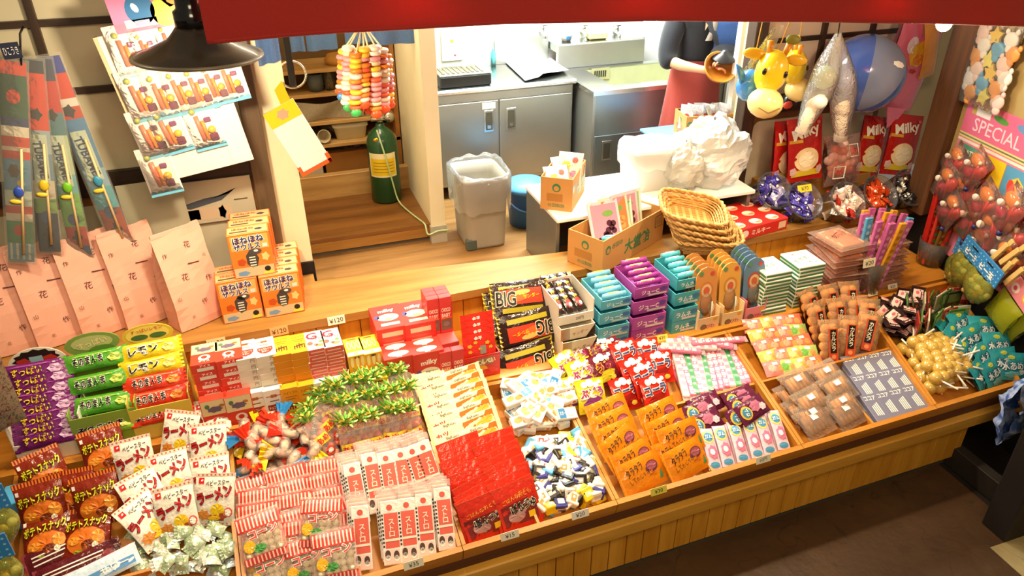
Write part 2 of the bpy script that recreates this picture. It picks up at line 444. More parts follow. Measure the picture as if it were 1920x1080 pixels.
# posts and lattice screens
def screen(name, x0, x1, y, zb, zt, vs, hs, rail, lower, side):
    """paper lattice screen: paper, dark bars, lower board with a rounded inset"""
    t = []
    mb = MB(); mb.box((x0, y+.012, rail+.0), (x1, y+.02, zt), P('c6bc9c', .85, .06) if side == 'l' else P('e6d3ba', .85, .05))
    o = mb.build(name, kind='structure')
    mb = MB()
    for x in vs: mb.box((x-.016, y-.012, rail), (x+.016, y+.012, zt), W_DARK)
    for z in hs: mb.box((x0, y-.010, z-.014), (x1, y+.012, z+.014), W_DARKX)
    mb.build('lattice', o)
    MB().box((x0, y-.02, rail-.11), (x1, y+.03, rail), W_DARKX).build('rail', o)
    mb = MB(); mb.box((x0, y+.0, zb), (x1, y+.03, rail-.11), WOOD('6e4420', '94612f', 0, 9, .5, .1)); mb.build('lower_board', o)
    mb = MB(); n = 6; a, b, c, d, r = x0+.05, x1-.05, zb+.04, rail-.16, .05; pts = []
    for cx, cz, a0 in ((b-r, d-r, 0), (a+r, d-r, 90), (a+r, c+r, 180), (b-r, c+r, 270)):
        for i in range(n+1): aa = radians(a0+90*i/n); pts.append((cx+r*cos(aa), cz+r*sin(aa)))
    mb.prism(pts, .006, P('bdb597', .8, .12, .1, 8) if side == 'l' else P('cfc2a4', .7, .2, .2, 5), T(0, y-.004, 0) @ R('X', 90))
    mb.build('inset_panel', o)
    return o
screen('window_1', -1.56, -.1, 3.72, .95, 2.9, [-.872, -1.37, -.36], [2.325, 2.035, 2.62], 1.655, 1, 'l')
screen('window_2', 2.92, 3.98, 3.925, .95, 2.9, [3.39, 3.77], [1.94, 2.3], 1.60, 1, 'r')
MB().box((-.125, 3.665, .95), (-.035, 3.735, 3.0), WOOD('4e3c28', '6e583c', 2, 9, .5, .1), .004).build('post_trim', kind='structure')
MB().box((2.84, 3.86, .95), (2.93, 3.95, 3.0), W_DARK, .004).build('post_trim', kind='structure')
a = at(1755, 250, y=3.36)
MB().box((3.79, 3.2, .95), (3.98, 3.36, 3.2), W_POST, .012).build('corner_post', kind='structure')
MB().box((3.07, 1.6, 0), (3.2, 1.735, 3.0), P('17110d', .55, .2), .006).build('front_post', kind='structure')
MB().box((3.235, 1.74, 0), (3.3, 2.2, .13), P('231d18', .7, .2), .004).build('kerb_trim', kind='structure')

# ------------------------------------------------------------------ counter, ledge, trays
ctr = thing('display_counter', 'long low sales counter of orange varnished boards carrying the sloping trays', 'counter', CF)
mb = MB(); x = -1.75
while x < 3.28:
    mb.box((x+.002, .015, .07), (min(x+.0855, 3.28), .04, .40), W_ORANGE_Z, .0015); x += .0875
mb.box((-1.75, .04, .07), (3.28, .06, .4), P('5e2c0a', .6)); mb.build('plank_panel', ctr)
MB().box((-1.75, -.035, .325), (3.62, .02, .4), W_HONEY, .006).build('front_rail', ctr)
MB().box((-1.75, .05, 0), (3.26, .12, .071), stone('grey_stone', '3c382c', '59533f', .7)).build('plinth', ctr)
MB().box((-1.75, .0, .39), (3.62, .03, .43), P('4a260c', .6)).build('gap_shade_strip', ctr)  # dark strip: shadow of the gap below the trays, put into its colour
MB().prism([(-1.75, .885), (-.385, .868), (.47, .795), (1.16, .765), (3.82, .755), (3.86, 1.28), (-1.75, 1.28)], .08, W_ORANGE, None, .62).build('rear_shelf', ctr)
lb = thing('ledge_board', 'smooth pale wooden ledge board running behind the stacked cartons', 'ledge')
pts = [(-1.56, 3.185), (0, 3.222), (1.5, 3.268), (3.87, 3.336), (4.02, 3.92), (2.8, 3.92), (2.8, 3.52), (1.5, 3.5), (.09, 3.625), (.09, 3.715), (-1.56, 3.715)]
MB().prism(pts, .045, W_LEDGE, None, .905).build('top_board', lb)
mb = MB(); x = -1.56
while x < 3.8:
    mb.box((x+.0015, 1.262, .7), (min(x+.108, 3.86), 1.28, .905), W_ORANGE_Z, .001, CF); x += .11
mb.box((-1.56, 1.28, .7), (3.86, 1.3, .905), P('5e2c0a', .6), 0, CF); mb.build('plank_backing', lb)

TRL = .835; TRD = .088
def hb(u0f, u1f, u0b, u1b, v0, v1, w0, w1, m, mb=None):
    """board in tray coordinates, its sides following the tray's slight splay"""
    def X(u0, u1, v): return u0+(u1-u0)*v/TRL
    vs = [(X(u0f, u0b, v0), v0, w0), (X(u1f, u1b, v0), v0, w0), (X(u1f, u1b, v1), v1, w0), (X(u0f, u0b, v1), v1, w0)]
    vs += [(x_, y_, w1) for x_, y_, _ in vs]
    mb = mb or MB()
    return mb.add(vs, [(0, 3, 2, 1), (4, 5, 6, 7), (0, 1, 5, 4), (1, 2, 6, 5), (2, 3, 7, 6), (3, 0, 4, 7)], m)
TRAYS = {'A': (-1.22, -.385, -1.22, -.385), 'B': (-.385, .455, -.385, .475), 'C': (.455, 1.153, .475, 1.16),
         'D': (1.153, 2.135, 1.16, 2.19), 'E': (2.135, 2.96, 2.19, 3.12), 'F': (2.96, 3.56, 3.12, 3.8)}
TL = {'A': 'tilted wooden tray of crisps and small foil sweets at the end by the paper bags', 'B': 'tilted wooden tray holding the pink and white straw packets and twist bags',
      'C': 'tilted wooden tray holding red packets and tiny chocolate cubes', 'D': 'tilted wooden tray of orange packets, cola bags and pink sticks',
      'E': 'tilted wooden tray with brown sweets and grey boxes in it', 'F': 'tilted wooden end tray heaped with yellow lollipops and teal packets'}
TRAY = {}
TB = {'A': (.90, .885), 'B': (.885, .81), 'C': (.81, .78), 'D': (.78, .775), 'E': (.775, .77), 'F': (.77, .765)}   # where each tray's back board runs
def hb2(p, w0, w1, m):
    vs = [(x, y, w0) for x, y in p]+[(x, y, w1) for x, y in p]
    return MB().add(vs, [(0, 3, 2, 1), (4, 5, 6, 7), (0, 1, 5, 4), (1, 2, 6, 5), (2, 3, 7, 6), (3, 0, 4, 7)], m)
def tray(k, dividers):
    u0f, u1f, u0b, u1b = TRAYS[k]; th = .016; g = .0015
    t = thing('display_tray', TL[k], 'tray', TF); TRAY[k] = t
    va, vb = TB[k]; xa, xb = u0f+g+(u0b-u0f)*va/TRL, u1f-g+(u1b-u1f)*vb/TRL
    hb2([(u0f+g, 0), (u1f-g, 0), (xb, vb), (xa, va)], -TRD-.01, -TRD, W_ORANGE_Y).build('bottom', t)
    hb2([(u0f+g, 0), (u1f-g, 0), (u1f-g, .024), (u0f+g, .024)], -TRD, 0, W_ORANGE).build('front_board', t)
    hb2([(xa, va-.02), (xb, vb-.02), (xb, vb), (xa, va)], -TRD, .006, W_ORANGE).build('back_board', t)
    hb2([(u0f+g, .024), (u0f+g+th, .024), (xa+th, va-.02), (xa, va-.02)], -TRD, .002, W_ORANGE_Y).build('side_board', t)
    hb2([(u1f-g-th, .024), (u1f-g, .024), (xb, vb-.02), (xb-th, vb-.02)], -TRD, .002, W_ORANGE_Y).build('side_board', t)
    for (kind, a, b, c) in dividers:      # ('h', v, u0, u1) across, ('v', u, v0, v1) lengthwise
        mb = MB()
        if kind == 'h': mb.box((b, a-.006, -TRD), (c, a+.006, -.012), W_ORANGE)
        else: mb.box((a-.006, b, -TRD), (a+.006, c, -.014), W_ORANGE_Y)
        mb.build('divider', t)
tray('A', [('h', .30, -1.2, -.403), ('v', -.80, .026, .29)])
tray('B', [('h', .43, -.367, .44), ('v', .045, .026, .745)])
tray('C', [('h', .38, .80, 1.138), ('v', .795, .026, .745)])
tray('D', [('h', .42, 1.66, 2.14), ('v', 1.655, .026, .745)])
tray('E', [('h', .42, 2.17, 3.02), ('v', 2.58, .026, .745)])
tray('F', [])
# ------------------------------------------------------------------ goods in the trays
ORD = ['first', 'second', 'third', 'fourth', 'fifth', 'sixth', 'seventh', 'eighth', 'ninth', 'tenth', 'eleventh', 'twelfth', 'thirteenth', 'fourteenth', 'fifteenth', 'sixteenth', 'seventeenth', 'eighteenth', 'nineteenth', 'twentieth']
def uvq(quad, w_=-.04):
    """tray coordinates of four photo points (back-left, back-right, front-left, front-right) at height w_"""
    return [onF(px, py, TF, w_) for px, py in quad]
def bil(q, a, b):
    """a 0..1 left to right, b 0..1 front to back"""
    return q[2].lerp(q[3], a).lerp(q[0].lerp(q[1], a), b)
def pose(u, v, w_, rz=0, tx=0, ty=0): return TF @ T(u, v, w_) @ R('Z', rz) @ R('X', tx) @ R('Y', ty)
def pp(px, py, w_, rz=0, tx=0, ty=0, hh=0):
    p = onF(px, py, TF, w_)
    if hh: p.y = max(p.y, .03+hh*cos(radians(tx)))
    return pose(p.x, p.y, w_, rz, tx, ty)
def zone(a, b):
    return ('front', 'middle', 'back')[min(2, int(b*3))]+'-'+('left', 'centre', 'right')[min(2, int(a*3))]
def heap(src, quad, nu, nv, w0, base, group, rot=360, tilt=25, jit=.35, mound=.0, w_=-.05, rz0=0, pick=None, skip=0):
    """scatter copies over an area of a tray; src a thing, or a list of (thing, words)"""
    q = uvq(quad, w_); n = 0
    for j in range(nv):
        for i in range(nu):
            if random.random() < skip: continue
            a = min(1, max(0, (i+.5+random.uniform(-jit, jit)+(.25 if j % 2 else -.25))/nu)); b = min(1, max(0, (j+.5+random.uniform(-jit, jit))/nv))
            p = bil(q, a, b); s = random.choice(src) if isinstance(src, list) else (src, '')
            z = w0+mound*(1-abs(2*a-1)**2)*(1-abs(2*b-1)**2)+random.uniform(0, .012)
            put(s[0], pose(p.x, p.y, z, rz0+random.uniform(-rot, rot)/2, random.uniform(-tilt, tilt), random.uniform(-tilt, tilt)),
                base % (s[1], zone(a, b)) if s[1] else base % zone(a, b), group); n += 1
    return n
INKB, INKR, INKW, INKY = INK('17130f'), INK('c3161c'), INK('fbf7ee'), INK('f2c21a')

# ---- tray A: potato crisps
def mk_potato():
    t = thing('crisp_bag', '', 'bag of crisps'); W_, H_ = .215, .265
    mb, d = bag(W_, H_, .055, FILM('7a2411'), .028, seed=1, nu=14, nv=16)
    d.ell(0, -.035, .085, .065, INK('d9711d'), 20, rings=3); d.up().ell(.012, -.055, .03, .022, INK('7b3418')).ell(-.05, -.03, .028, .02, INK('e8952f')).ell(.055, -.02, .028, .03, INK('e89a36'))
    d.up().ell(.045, -.06, .014, .014, INK('f5e7cf')).ell(-.03, -.085, .02, .01, INK('93a020'))
    d.txt('ポテトスナック', 0, .048, .05, INK('d9d21e'), 6, .035, .185, INK('2a120a'), .075)
    d.rect(-.095, .075, -.08, .095, INKW); mb.build('bag_body', t)
    for s in (1, -1):
        mb = MB(); y0, y1 = (s*H_/2-s*.026, s*H_/2)
        mb.box((-W_/2, min(y0, y1), -.0026), (W_/2, max(y0, y1), .0026), FILM('7a2411'))
        for i in range(15): x = -W_/2+W_*(i+.2)/15; mb.box((x, min(y0, y1)+.001, -.0034), (x+W_/15*.5, max(y0, y1)-.001, .0034), INK('e57a2a'))
        mb.build('end_seal', t)
    return t
pot = mk_potato()
for px, py, w_, rz, tx, lab in ((196, 848, .03, 8, 40, 'brown and orange crisp bag standing highest at the back of its heap'),
        (85, 892, .03, 18, 42, 'brown and orange crisp bag tilted at the back behind the front two'),
        (138, 930, .035, -3, 45, 'narrowly seen orange crisp bag squeezed between two others'),
        (80, 948, .06, 4, 48, 'brown and orange crisp bag at the outer end of the front row'),
        (184, 936, .065, 5, 46, 'brown and orange crisp bag facing out beside the white noodle snack bags'),
        (90, 1010, .0, 2, 20, 'brown crisp bag lying low under the front row by the dark red packets'),
        (165, 1002, .0, -6, 16, 'crisp bag lying with its back up under the front row')):
    put(pot, pp(px, py, w_, rz, tx) @ S3(.8, .82, .9), lab, 'crisp bags')
def mk_noodle():
    t = thing('noodle_snack_bag', '', 'bag of snacks'); W_, H_ = .19, .25
    mb, d = bag(W_, H_, .042, FILM('efe9dc'), .02, seed=3, nu=12, nv=16)
    d.txt('ベビースター', .012, .082, .026, INKB, 5, .015, .11); d.rect(-.078, .078, -.052, .104, INKR)
    d.txt('ラーメン', .0, .025, .058, INK('b51a22'), 17, .045, .17, INK('1d0f0c'), .075)
    d.ell(.015, -.05, .034, .036, INK('e9c420'), 16, jag=.08); d.ell(.012, -.082, .05, .026, INK('a8401c'), 14, jag=.25); d.ell(.065, -.06, .02, .024, INK('e05a4a'))
    d.up().ell(.065, -.06, .014, .018, INKW); d.ell(-.05, -.07, .035, .03, INK('d98a3a'), 14, jag=.3).ell(.0, -.085, .03, .012, INKY)
    mb.build('bag_body', t)
    for s in (1, -1):
        mb = MB(); mb.box((-W_/2, min(s*H_/2, s*(H_/2-.016)), -.0024), (W_/2, max(s*H_/2, s*(H_/2-.016)), .0024), FILM('e6d6c2'))
        d = Dec(mb, eps=.003)
        for i in range(9): d.rect(-.085+i*.02, s*.117-.004, -.078+i*.02, s*.117+.004, INK('cf5a50'))
        mb.build('end_seal', t)
    return t
nod = mk_noodle()
for px, py, w_, rz, tx, lab in ((400, 792, .02, -4, 35, 'white noodle snack bag furthest back, half hidden by the tilted one'),
        (338, 815, .05, -24, 44, 'white noodle snack bag leaning clockwise at the top of its heap'),
        (392, 838, .045, -8, 44, 'white noodle snack bag beside the tray board below the topmost'),
        (254, 866, .04, 3, 50, 'white noodle snack bag standing upright next to the crisp bags'),
        (322, 892, .03, 4, 38, 'white noodle snack bag in the middle, its lower half showing noodles'),
        (398, 900, .04, -3, 40, 'white noodle snack bag half covered in front of the tray board'),
        (272, 932, .055, 22, 40, 'white noodle snack bag turned anticlockwise over the crisp bags'),
        (404, 936, .065, -16, 44, 'white noodle snack bag tilted over the divider by the green foil sweets'),
        (331, 958, .06, 1, 44, 'white noodle snack bag facing straight out in the front row'),
        (276, 975, .05, 36, 32, 'white noodle snack bag lying slanted at the bottom of the heap')):
    put(nod, pp(px, py, w_, rz, tx) @ S3(.82, .84, .9), lab, 'noodle snack bags')
def mk_long():
    t = thing('dried_fruit_packet', '', 'packet'); mb, d = bag(.30, .1, .03, FILM('5a1820'), .0, .012, nu=16, nv=8, seed=5)
    for y in (-.012, .006, .02): d.rect(-.12, y, .09, y+.005, INKW, 6)
    d.ell(.1, -.01, .025, .03, INK('8a2630')); mb.build('packet_body', t)
    MB().box((-.15, -.05, -.0022), (-.134, .05, .0022), FILM('82303a')).build('end_seal', t); MB().box((.134, -.05, -.0022), (.15, .05, .0022), FILM('82303a')).build('end_seal', t); return t
dl = mk_long()
for px, py, w_, rz, tx, lab in ((128, 1030, -.02, 14, 30, 'dark red long packet with white stripes at the back of the corner bin'), (150, 1062, -.01, 12, 30, 'dark red long packet with white stripes at the front of the corner bin')):
    put(dl, pp(px, py, w_, rz, tx), lab, 'long packets')
def mk_blue_long():
    t = thing('soda_candy_packet', 'pale blue and white long packet lying across the corner bin', 'packet'); mb, d = bag(.28, .085, .03, FILM('c9dcec'), 0, .012, nu=14, nv=8, seed=8)
    d.rect(-.11, -.03, .12, .0, INK('3f86c4'), 6).up().txt('サワー', .05, -.012, .03, INKW); mb.build('packet_body', t); return t
put(mk_blue_long(), pp(188, 1070, .012, 16, 22), 'pale blue and white long packet lying across the corner bin')
def mk_foil(c, c2):
    t = thing('foil_sweet', '', 'sweet'); mb, d = bag(.062, .05, .024, P(c, .2, .1, .5, 60, metal=.25, name='foil'), .0, .008, nu=8, nv=6, seed=2, p=1.8)
    d.rect(-.014, -.012, .016, .012, INK(c2)).up().ell(.0, 0, .007, .007, INKW); mb.build('foil_wrap', t)
    for s in (-1, 1): MB().grid(lambda u, v: (s*(.029+.013*v), (u-.5)*(.045+.012*v), .003*(1 if int(round(u*8)) % 2 else -1)), 8, 1, P(c, .2, .1, .5, 60, metal=.25, name='foil'), False).build('twisted_end', t); return t
heap([(mk_foil('b9c9a8', '7fb06a'), 'pale green'), (mk_foil('dfe3d6', '9fc487'), 'silver white'), (mk_foil('9db58c', 'e8efe0'), 'mid green'), (mk_foil('c8d8e0', '5e86b8'), 'bluish silver')],
     [(258, 985), (432, 958), (262, 1078), (446, 1082)], 8, 6, -.045, '%s foil-wrapped sweet in the %s of the front bin', 'foil sweets', 200, 30, .4, .04)
heap([(mk_foil('b9c9a8', '7fb06a'), 'pale green'), (mk_foil('dfe3d6', '9fc487'), 'silver white')],
     [(290, 992), (425, 970), (290, 1070), (440, 1075)], 5, 4, -.01, '%s foil-wrapped sweet on top in the %s of the front bin', 'foil sweets', 200, 35, .4, .02)

# ---- tray B: twist sweets, tufted lollipop bags, striped ball packets, straw packets
def mk_twist(c):
    t = thing('twist_sweet', '', 'sweet'); mb = MB(); mb.ball((0, 0, 0), .019, P('e8b89a', .4), 10, None, (1.5, 1, .6)); mb.ball((.014, .004, .008), .011, P('f3e4d2', .4), 8); mb.build('sweet_lump', t)
    mb = MB(); mb.grid(lambda u, v: ((v-.5)*.075, (.027-.010*abs(2*v-1)**2)*cos(2*pi*u), (.023-.009*abs(2*v-1)**2)*sin(2*pi*u)), 10, 6, CLEAR('fdeee2', .22), True, wrap=True); mb.build('clear_wrapper', t)
    for s in (-1, 1): MB().grid(lambda u, v: (s*(.034+.06*v), (u-.5)*(.034+.06*v), .006*(1 if int(round(u*8)) % 2 else -1)*(.4+v)), 8, 2, FILM(c), False).build('twisted_end', t); return t
tws = [(mk_twist('d43a20'), 'red'), (mk_twist('d43a20'), 'red'), (mk_twist('2f83c4'), 'blue'), (mk_twist('e3c21c'), 'yellow'), (mk_twist('c8301c'), 'dark red')]
heap(tws, [(452, 815), (585, 795), (458, 900), (612, 885)], 6, 4, -.03, 'clear-wrapped nut sweet with %s wing ends in the %s of its bin', 'twist sweets', 240, 30, .4, .03)
heap(tws, [(456, 818), (585, 800), (462, 890), (606, 880)], 6, 4, .025, 'clear-wrapped nut sweet with %s wing ends on top in the %s of its bin', 'twist sweets', 240, 35, .4, .03)
def mk_tuft(ball):
    t = thing('tufted_candy_bag', '', 'bag of sweets'); mb = MB(); random.seed(5)
    for j in range(4):
        for i in range(2): mb.ball((-.017+.034*i+random.uniform(-.004, .004), -.085+.036*j, 0), .019, P(ball if (i+j) % 2 else 'f47a5c', .3), 8)
    mb.build('candy_balls', t)
    mb, d = bag(.085, .2, .05, CLEAR('fff6f0', .14), .006, seed=4, nu=8, nv=10)
    d.rect(-.034, -.02, .034, .022, INK('f0d23a'), 4, 2).up().txt('あめ', 0, 0, .03, INK('d32a22'), 4, .03, .06); d.ell(0, -.06, .022, .02, INK('e24a3a')).up().ell(0, -.06, .013, .011, INKW)
    d.rect(-.034, -.098, .034, -.088, INK('2f62ac'), 4); mb.build('clear_bag', t)
    mb = MB()
    for k in range(60):
        a = random.uniform(0, 2*pi); e = random.uniform(.1, 1.5); L = random.uniform(.03, .075); dx, dz, dy = cos(a)*sin(e), sin(a)*sin(e), cos(e); wv = random.uniform(.002, .005)
        o = Vector((random.uniform(-.012, .012), .095+random.uniform(0, .02), random.uniform(-.01, .01))); dv = Vector((dx, dy, dz)); sd = dv.orthogonal().normalized()*wv
        mid = o+dv*L*.55+Vector((0, .008, .012)); end = o+dv*L
        mb.add([o-sd, o+sd, mid+sd*1.4, mid-sd*1.4, end+sd, end-sd], [(0, 1, 2, 3), (3, 2, 4, 5)], P(('5fae3c', '86c85a', 'b4dc7c', 'e0ea8a', '4a9a38', 'f0c85a')[k % 6], .22, .2, .2, 40, name='foil'))
    mb.build('green_tuft', t); random.seed(11); return t
tuf = [(mk_tuft('f8a684'), ''), (mk_tuft('f6b878'), '')]
q = uvq([(628, 788), (775, 752), (645, 852), (795, 815)], .03); k = 0
for r in range(3):
    for i in range(6):
        a = (i+.5)/6+random.uniform(-.03, .03); p = bil(q, a, r/2.+.02)
        put(tuf[k % 2][0], pose(p.x, p.y+.02, .045+.012*r, random.uniform(-14, 14), 52+random.uniform(-8, 8), 0), 'clear bag of round sweets with green tuft, %s from left, %s row from front' % (ORD[i], ORD[r]), 'tufted bags'); k += 1
for i, (px, py) in enumerate(((612, 775), (602, 800), (640, 765), (618, 755))):
    put(tuf[0][0], pp(px, py+25, .03, 40-i*8, 35), 'clear bag of sweets, green tuft fallen over the nut sweets, %s from the cartons' % ORD[3-i], 'tufted bags')
def mk_ballpack():
    t = thing('puff_ball_packet', '', 'packet'); mb = MB(); random.seed(3)
    for j in range(3):
        for i in range(5): mb.ball((-.056+.028*i+random.uniform(-.004, .004), -.06+.027*j, 0), .0155, P('f8e8c4', .6), 8)
    mb.build('puff_balls', t)
    mb, d = bag(.175, .2, .04, CLEAR('fff3e8', .12), .008, seed=6, nu=10, nv=12)
    d.rect(-.082, .03, .082, .09, INK('c9342a'), 8, 3)
    d.up()
    for i in range(11): d.rect(-.078+i*.0145, .036, -.072+i*.0145, .084, INK('f3c8b8'), 1, 3)
    d.rect(-.082, -.098, .082, -.07, INK('c9342a'), 8, 1)
    d.up()
    for i in range(11): d.rect(-.078+i*.0145, -.096, -.072+i*.0145, -.072, INK('f3c8b8'), 1)
    d.txt('コーン', .01, .012, .034, INK('d63a2c'), 4, .03, .11, INKW, .08); d.ell(-.05, -.03, .022, .024, INK('e8b020')).ell(-.015, -.045, .026, .016, INK('3f8a3a')); mb.build('clear_packet', t); random.seed(12); return t
bp = mk_ballpack(); q = uvq([(470, 938), (622, 900), (492, 1066), (640, 1034)], -.01)
for i in range(3):
    for j in range(6):
        p = bil(q, (i+.15)/2.3, j/5.+random.uniform(-.03, .03))
        put(bp, pose(p.x+random.uniform(-.01, .01), p.y, -.02+.006*j, random.uniform(-9, 9), 27+random.uniform(-4, 6)), 'clear puff ball packet with red stripes, %s from front, %s column from left' % (ORD[j], ORD[i]), 'puff ball packets')
for px, py, rz, lab in ((490, 1005, 6, 'clear packet of puff balls lying fully visible on the left column'), (602, 978, -14, 'clear packet of puff balls lying fully visible across the right column'), (628, 1040, -4, 'clear packet of puff balls lying fully visible at the front beside the straw packets')):
    put(bp, pp(px, py, .05, rz, 20), lab, 'puff ball packets')
def mk_straw():
    t = thing('straw_candy_packet', '', 'packet'); W_, H_ = .072, .25
    mb = MB(); mb.box((-W_/2, -H_/2, -.006), (W_/2, H_/2, .006), FILM('faefe8'), .003)
    d = Dec(mb, T(0, 0, .006)); d.rect(-.024, -.06, .031, .075, INK('dc5a48')); d.ell(0, .097, .012, .012, INK('d8503f')); d.rect(-.031, -.12, .031, -.065, INK('f3cfc4'))
    d.up(); d.txt('ストロー', .004, .006, .021, INK('fbe3cf'), 0, .02, vert=True)
    for i in range(9): d.rect(-.034, -.055+i*.015, -.027, -.047+i*.015, INKB)
    for x, y in ((-.018, -.083), (.016, -.088)): d.ell(x, y, .011, .017, INK('4a3029')); d.ell(x, y-.012, .009, .012, INKW)
    mb.build('printed_card', t)
    mb = MB(); mb.box((-W_/2-.003, H_/2, -.005), (W_/2+.003, H_/2+.03, .005), CLEAR('fff0ea', .25), .002); mb.build('clear_flap', t); return t
stw = mk_straw(); UP = [(668, 925, -1), (700, 905, -3), (730, 903, -3), (757, 896, -4), (786, 888, 8), (806, 880, 8)]; LO = [(678, 1008, -9), (733, 998, -9), (765, 993, -9), (797, 984, -9), (833, 972, -8)]
for r, (L_, nm) in enumerate(((LO, 'front'), (UP, 'rear'))):
    for i, (px, py, rz) in enumerate(L_):
        for k in range(3):
            M = pp(px, py, .04+.03*r, rz+k*1.2, 35); M = M @ T(-.006*k, .012*k, -.021*k)
            put(stw, M, 'white and red straw candy packet, %s from the left in the %s row, %s' % (ORD[i], nm, ('outermost', 'second behind', 'third behind')[k]), 'straw candy packets')

# ---- tray C: cutlet snacks, little boxes, red packets, chocolate cubes
def mk_katsu():
    t = thing('cutlet_snack_packet', '', 'packet'); mb, d = bag(.335, .2, .026, FILM('efe2b4'), 0, .018, nu=18, nv=10, seed=9)
    d.poly([(-.06, -.06), (-.01, .076), (.1, .08), (.112, .096), (.145, .096), (.145, -.085), (-.06, -.085)], INK('cf6a1e')); d.up(); d.ell(.09, .05, .05, .02, INK('eda83a'), 16, .3, jag=.1).ell(.02, -.045, .055, .03, INK('e39a34'), 16, .4, jag=.12).ell(.13, -.055, .03, .025, INK('dd8a28'))
    d.txt('BigKatsu', -.07, .088, .016, INKB, 0, .012, .09); d.txt('BigKatsu', .045, .088, .016, INKB, 0, .012, .09); d.txt('カツ', -.115, .05, .028, INK('b3242a'), 6, .03, .06)
    mb.build('packet_body', t)
    for s in (-1, 1): MB().box((min(s*.152, s*.17), -.1, -.0022), (max(s*.152, s*.17), .1, .0022), FILM('e8d9a4')).build('end_seal', t); return t
kt = mk_katsu()
for k, (px, py) in enumerate(((886, 846), (880, 822), (874, 802), (868, 784), (862, 767), (857, 750), (849, 734), (845, 719))):
    put(kt, pp(px, py, .02+.004*k, 8+random.uniform(-3, 3), 34), 'cream cutlet snack packet, %s from the front of its overlapping row' % ORD[k], 'cutlet snack packets')
def mk_lbox(v):
    t = thing('caramel_box', '', 'small box'); mb, f, tp, r = carton(.11, .036, .056, CARD('f0ece2'), .002)
    if v: tp.rect(-.05, -.024, -.012, .024, INK('3a86bd')).up().txt('ヌガー', -.03, 0, .02, INKW, 0, .02, .032); tp.ell(.02, 0, .02, .014, INK('dfe3e6')); f.rect(-.05, -.012, .05, -.004, INK('8fa6bf'))
    else: tp.ell(-.02, .004, .02, .015, INK('e0923a')).ell(.02, -.006, .02, .014, INK('d9822c')).up().txt('ヌガー', 0, .018, .012, INK('3b3a52'), 0, .01, .06); f.rect(-.045, -.01, .02, .006, INK('c9c2b6')).ell(.036, 0, .009, .009, INK('d77b36'))
    mb.build('box_body', t); return t
lbx = [(mk_lbox(0), 'orange-dotted'), (mk_lbox(0), 'orange-dotted'), (mk_lbox(1), 'blue-labelled')]
heap(lbx, [(950, 735), (1042, 708), (970, 815), (1066, 798)], 5, 5, -.055, 'small white %s box in the %s of the box heap', 'small white boxes', 170, 16, .3, .02, rz0=20)
heap(lbx, [(950, 730), (1045, 706), (972, 812), (1064, 794)], 5, 5, -.008, 'small white %s box on top in the %s of the box heap', 'small white boxes', 150, 20, .3, .02, rz0=-20)
def mk_redpack():
    t = thing('red_sauce_snack_packet', '', 'packet'); mb, d = bag(.2, .2, .022, FILM('d1301d'), .012, 0, .15, seed=14, nu=12, nv=14)
    d.txt('ごはんのおとも', 0, .045, .02, INK('e7902c'), 8, .02, .15); d.rect(-.085, -.07, .085, .02, INK('7c2520'), 6, 4)
    d.up(); d.ell(-.02, -.035, .045, .026, INK('b98a84')); d.txt('ぽんつゆ', .02, .0, .04, INKB, 6, .03, .13, INK('f3ead0'), .08); d.up().rect(.04, -.055, .07, -.028, INKY)
    mb.build('packet_body', t)
    for s in (1, -1): MB().box((-.1, min(s*.1, s*.084), -.002), (.1, max(s*.1, s*.084), .002), FILM('d8442c')).build('end_seal', t); return t
rp = mk_redpack()
for c, (a, b, nm) in enumerate((((868, 862), (914, 985), 'outer'), ((934, 852), (972, 960), 'inner'))):
    for k in range(9):
        s = 1-k/8.; px, py = a[0]+(b[0]-a[0])*s, a[1]+(b[1]-a[1])*s
        put(rp, pp(px+random.uniform(-5, 5), py, .015+.005*k, 9+random.uniform(-6, 6), 46+random.uniform(-5, 5), 0, .115), 'red sauce snack packet, %s from the front in the %s column of its bin' % (ORD[k], nm), 'red sauce packets')
def mk_cube(c, d_):
    t = thing('chocolate_cube', '', 'chocolate'); mb = MB(); mb.box((-.029, -.029, -.023), (.029, .029, .023), P(c, .3, .1, .2, 80), .004)
    d = Dec(mb, T(0, 0, .023)); d.rect(-.016, -.012, .016, .012, INK(d_)).up().ell(.004, 0, .007, .006, INKW); d = Dec(mb, face(0, -.029, 0, 'front')); d.rect(-.02, -.008, .02, .008, INK(d_))
    mb.build('wrapper', t); return t
cubes = [(mk_cube('f2efe6', 'c9c3b4'), 'white'), (mk_cube('f2efe6', 'e0a05a'), 'white'), (mk_cube('efc71c', 'f6e9a0'), 'yellow'), (mk_cube('201a18', '8a7a3a'), 'black'), (mk_cube('201a18', 'b9b2a6'), 'black'), (mk_cube('5aa6d0', 'e7eef2'), 'light blue'), (mk_cube('f0e6d8', 'c23a3a'), 'red-marked'), (mk_cube('3c3a86', 'd8d6ea'), 'violet'), (mk_cube('f4f1ea', '2a2624'), 'white')]
heap(cubes, [(985, 842), (1085, 820), (1012, 962), (1136, 932)], 9, 10, -.066, '%s chocolate cube at the bottom in the %s of the cube heap', 'chocolate cubes', 180, 22, .3, .01)
heap(cubes, [(985, 840), (1080, 820), (1014, 962), (1136, 932)], 9, 10, -.03, '%s chocolate cube on top in the %s of the cube heap', 'chocolate cubes', 180, 30, .32, .02)

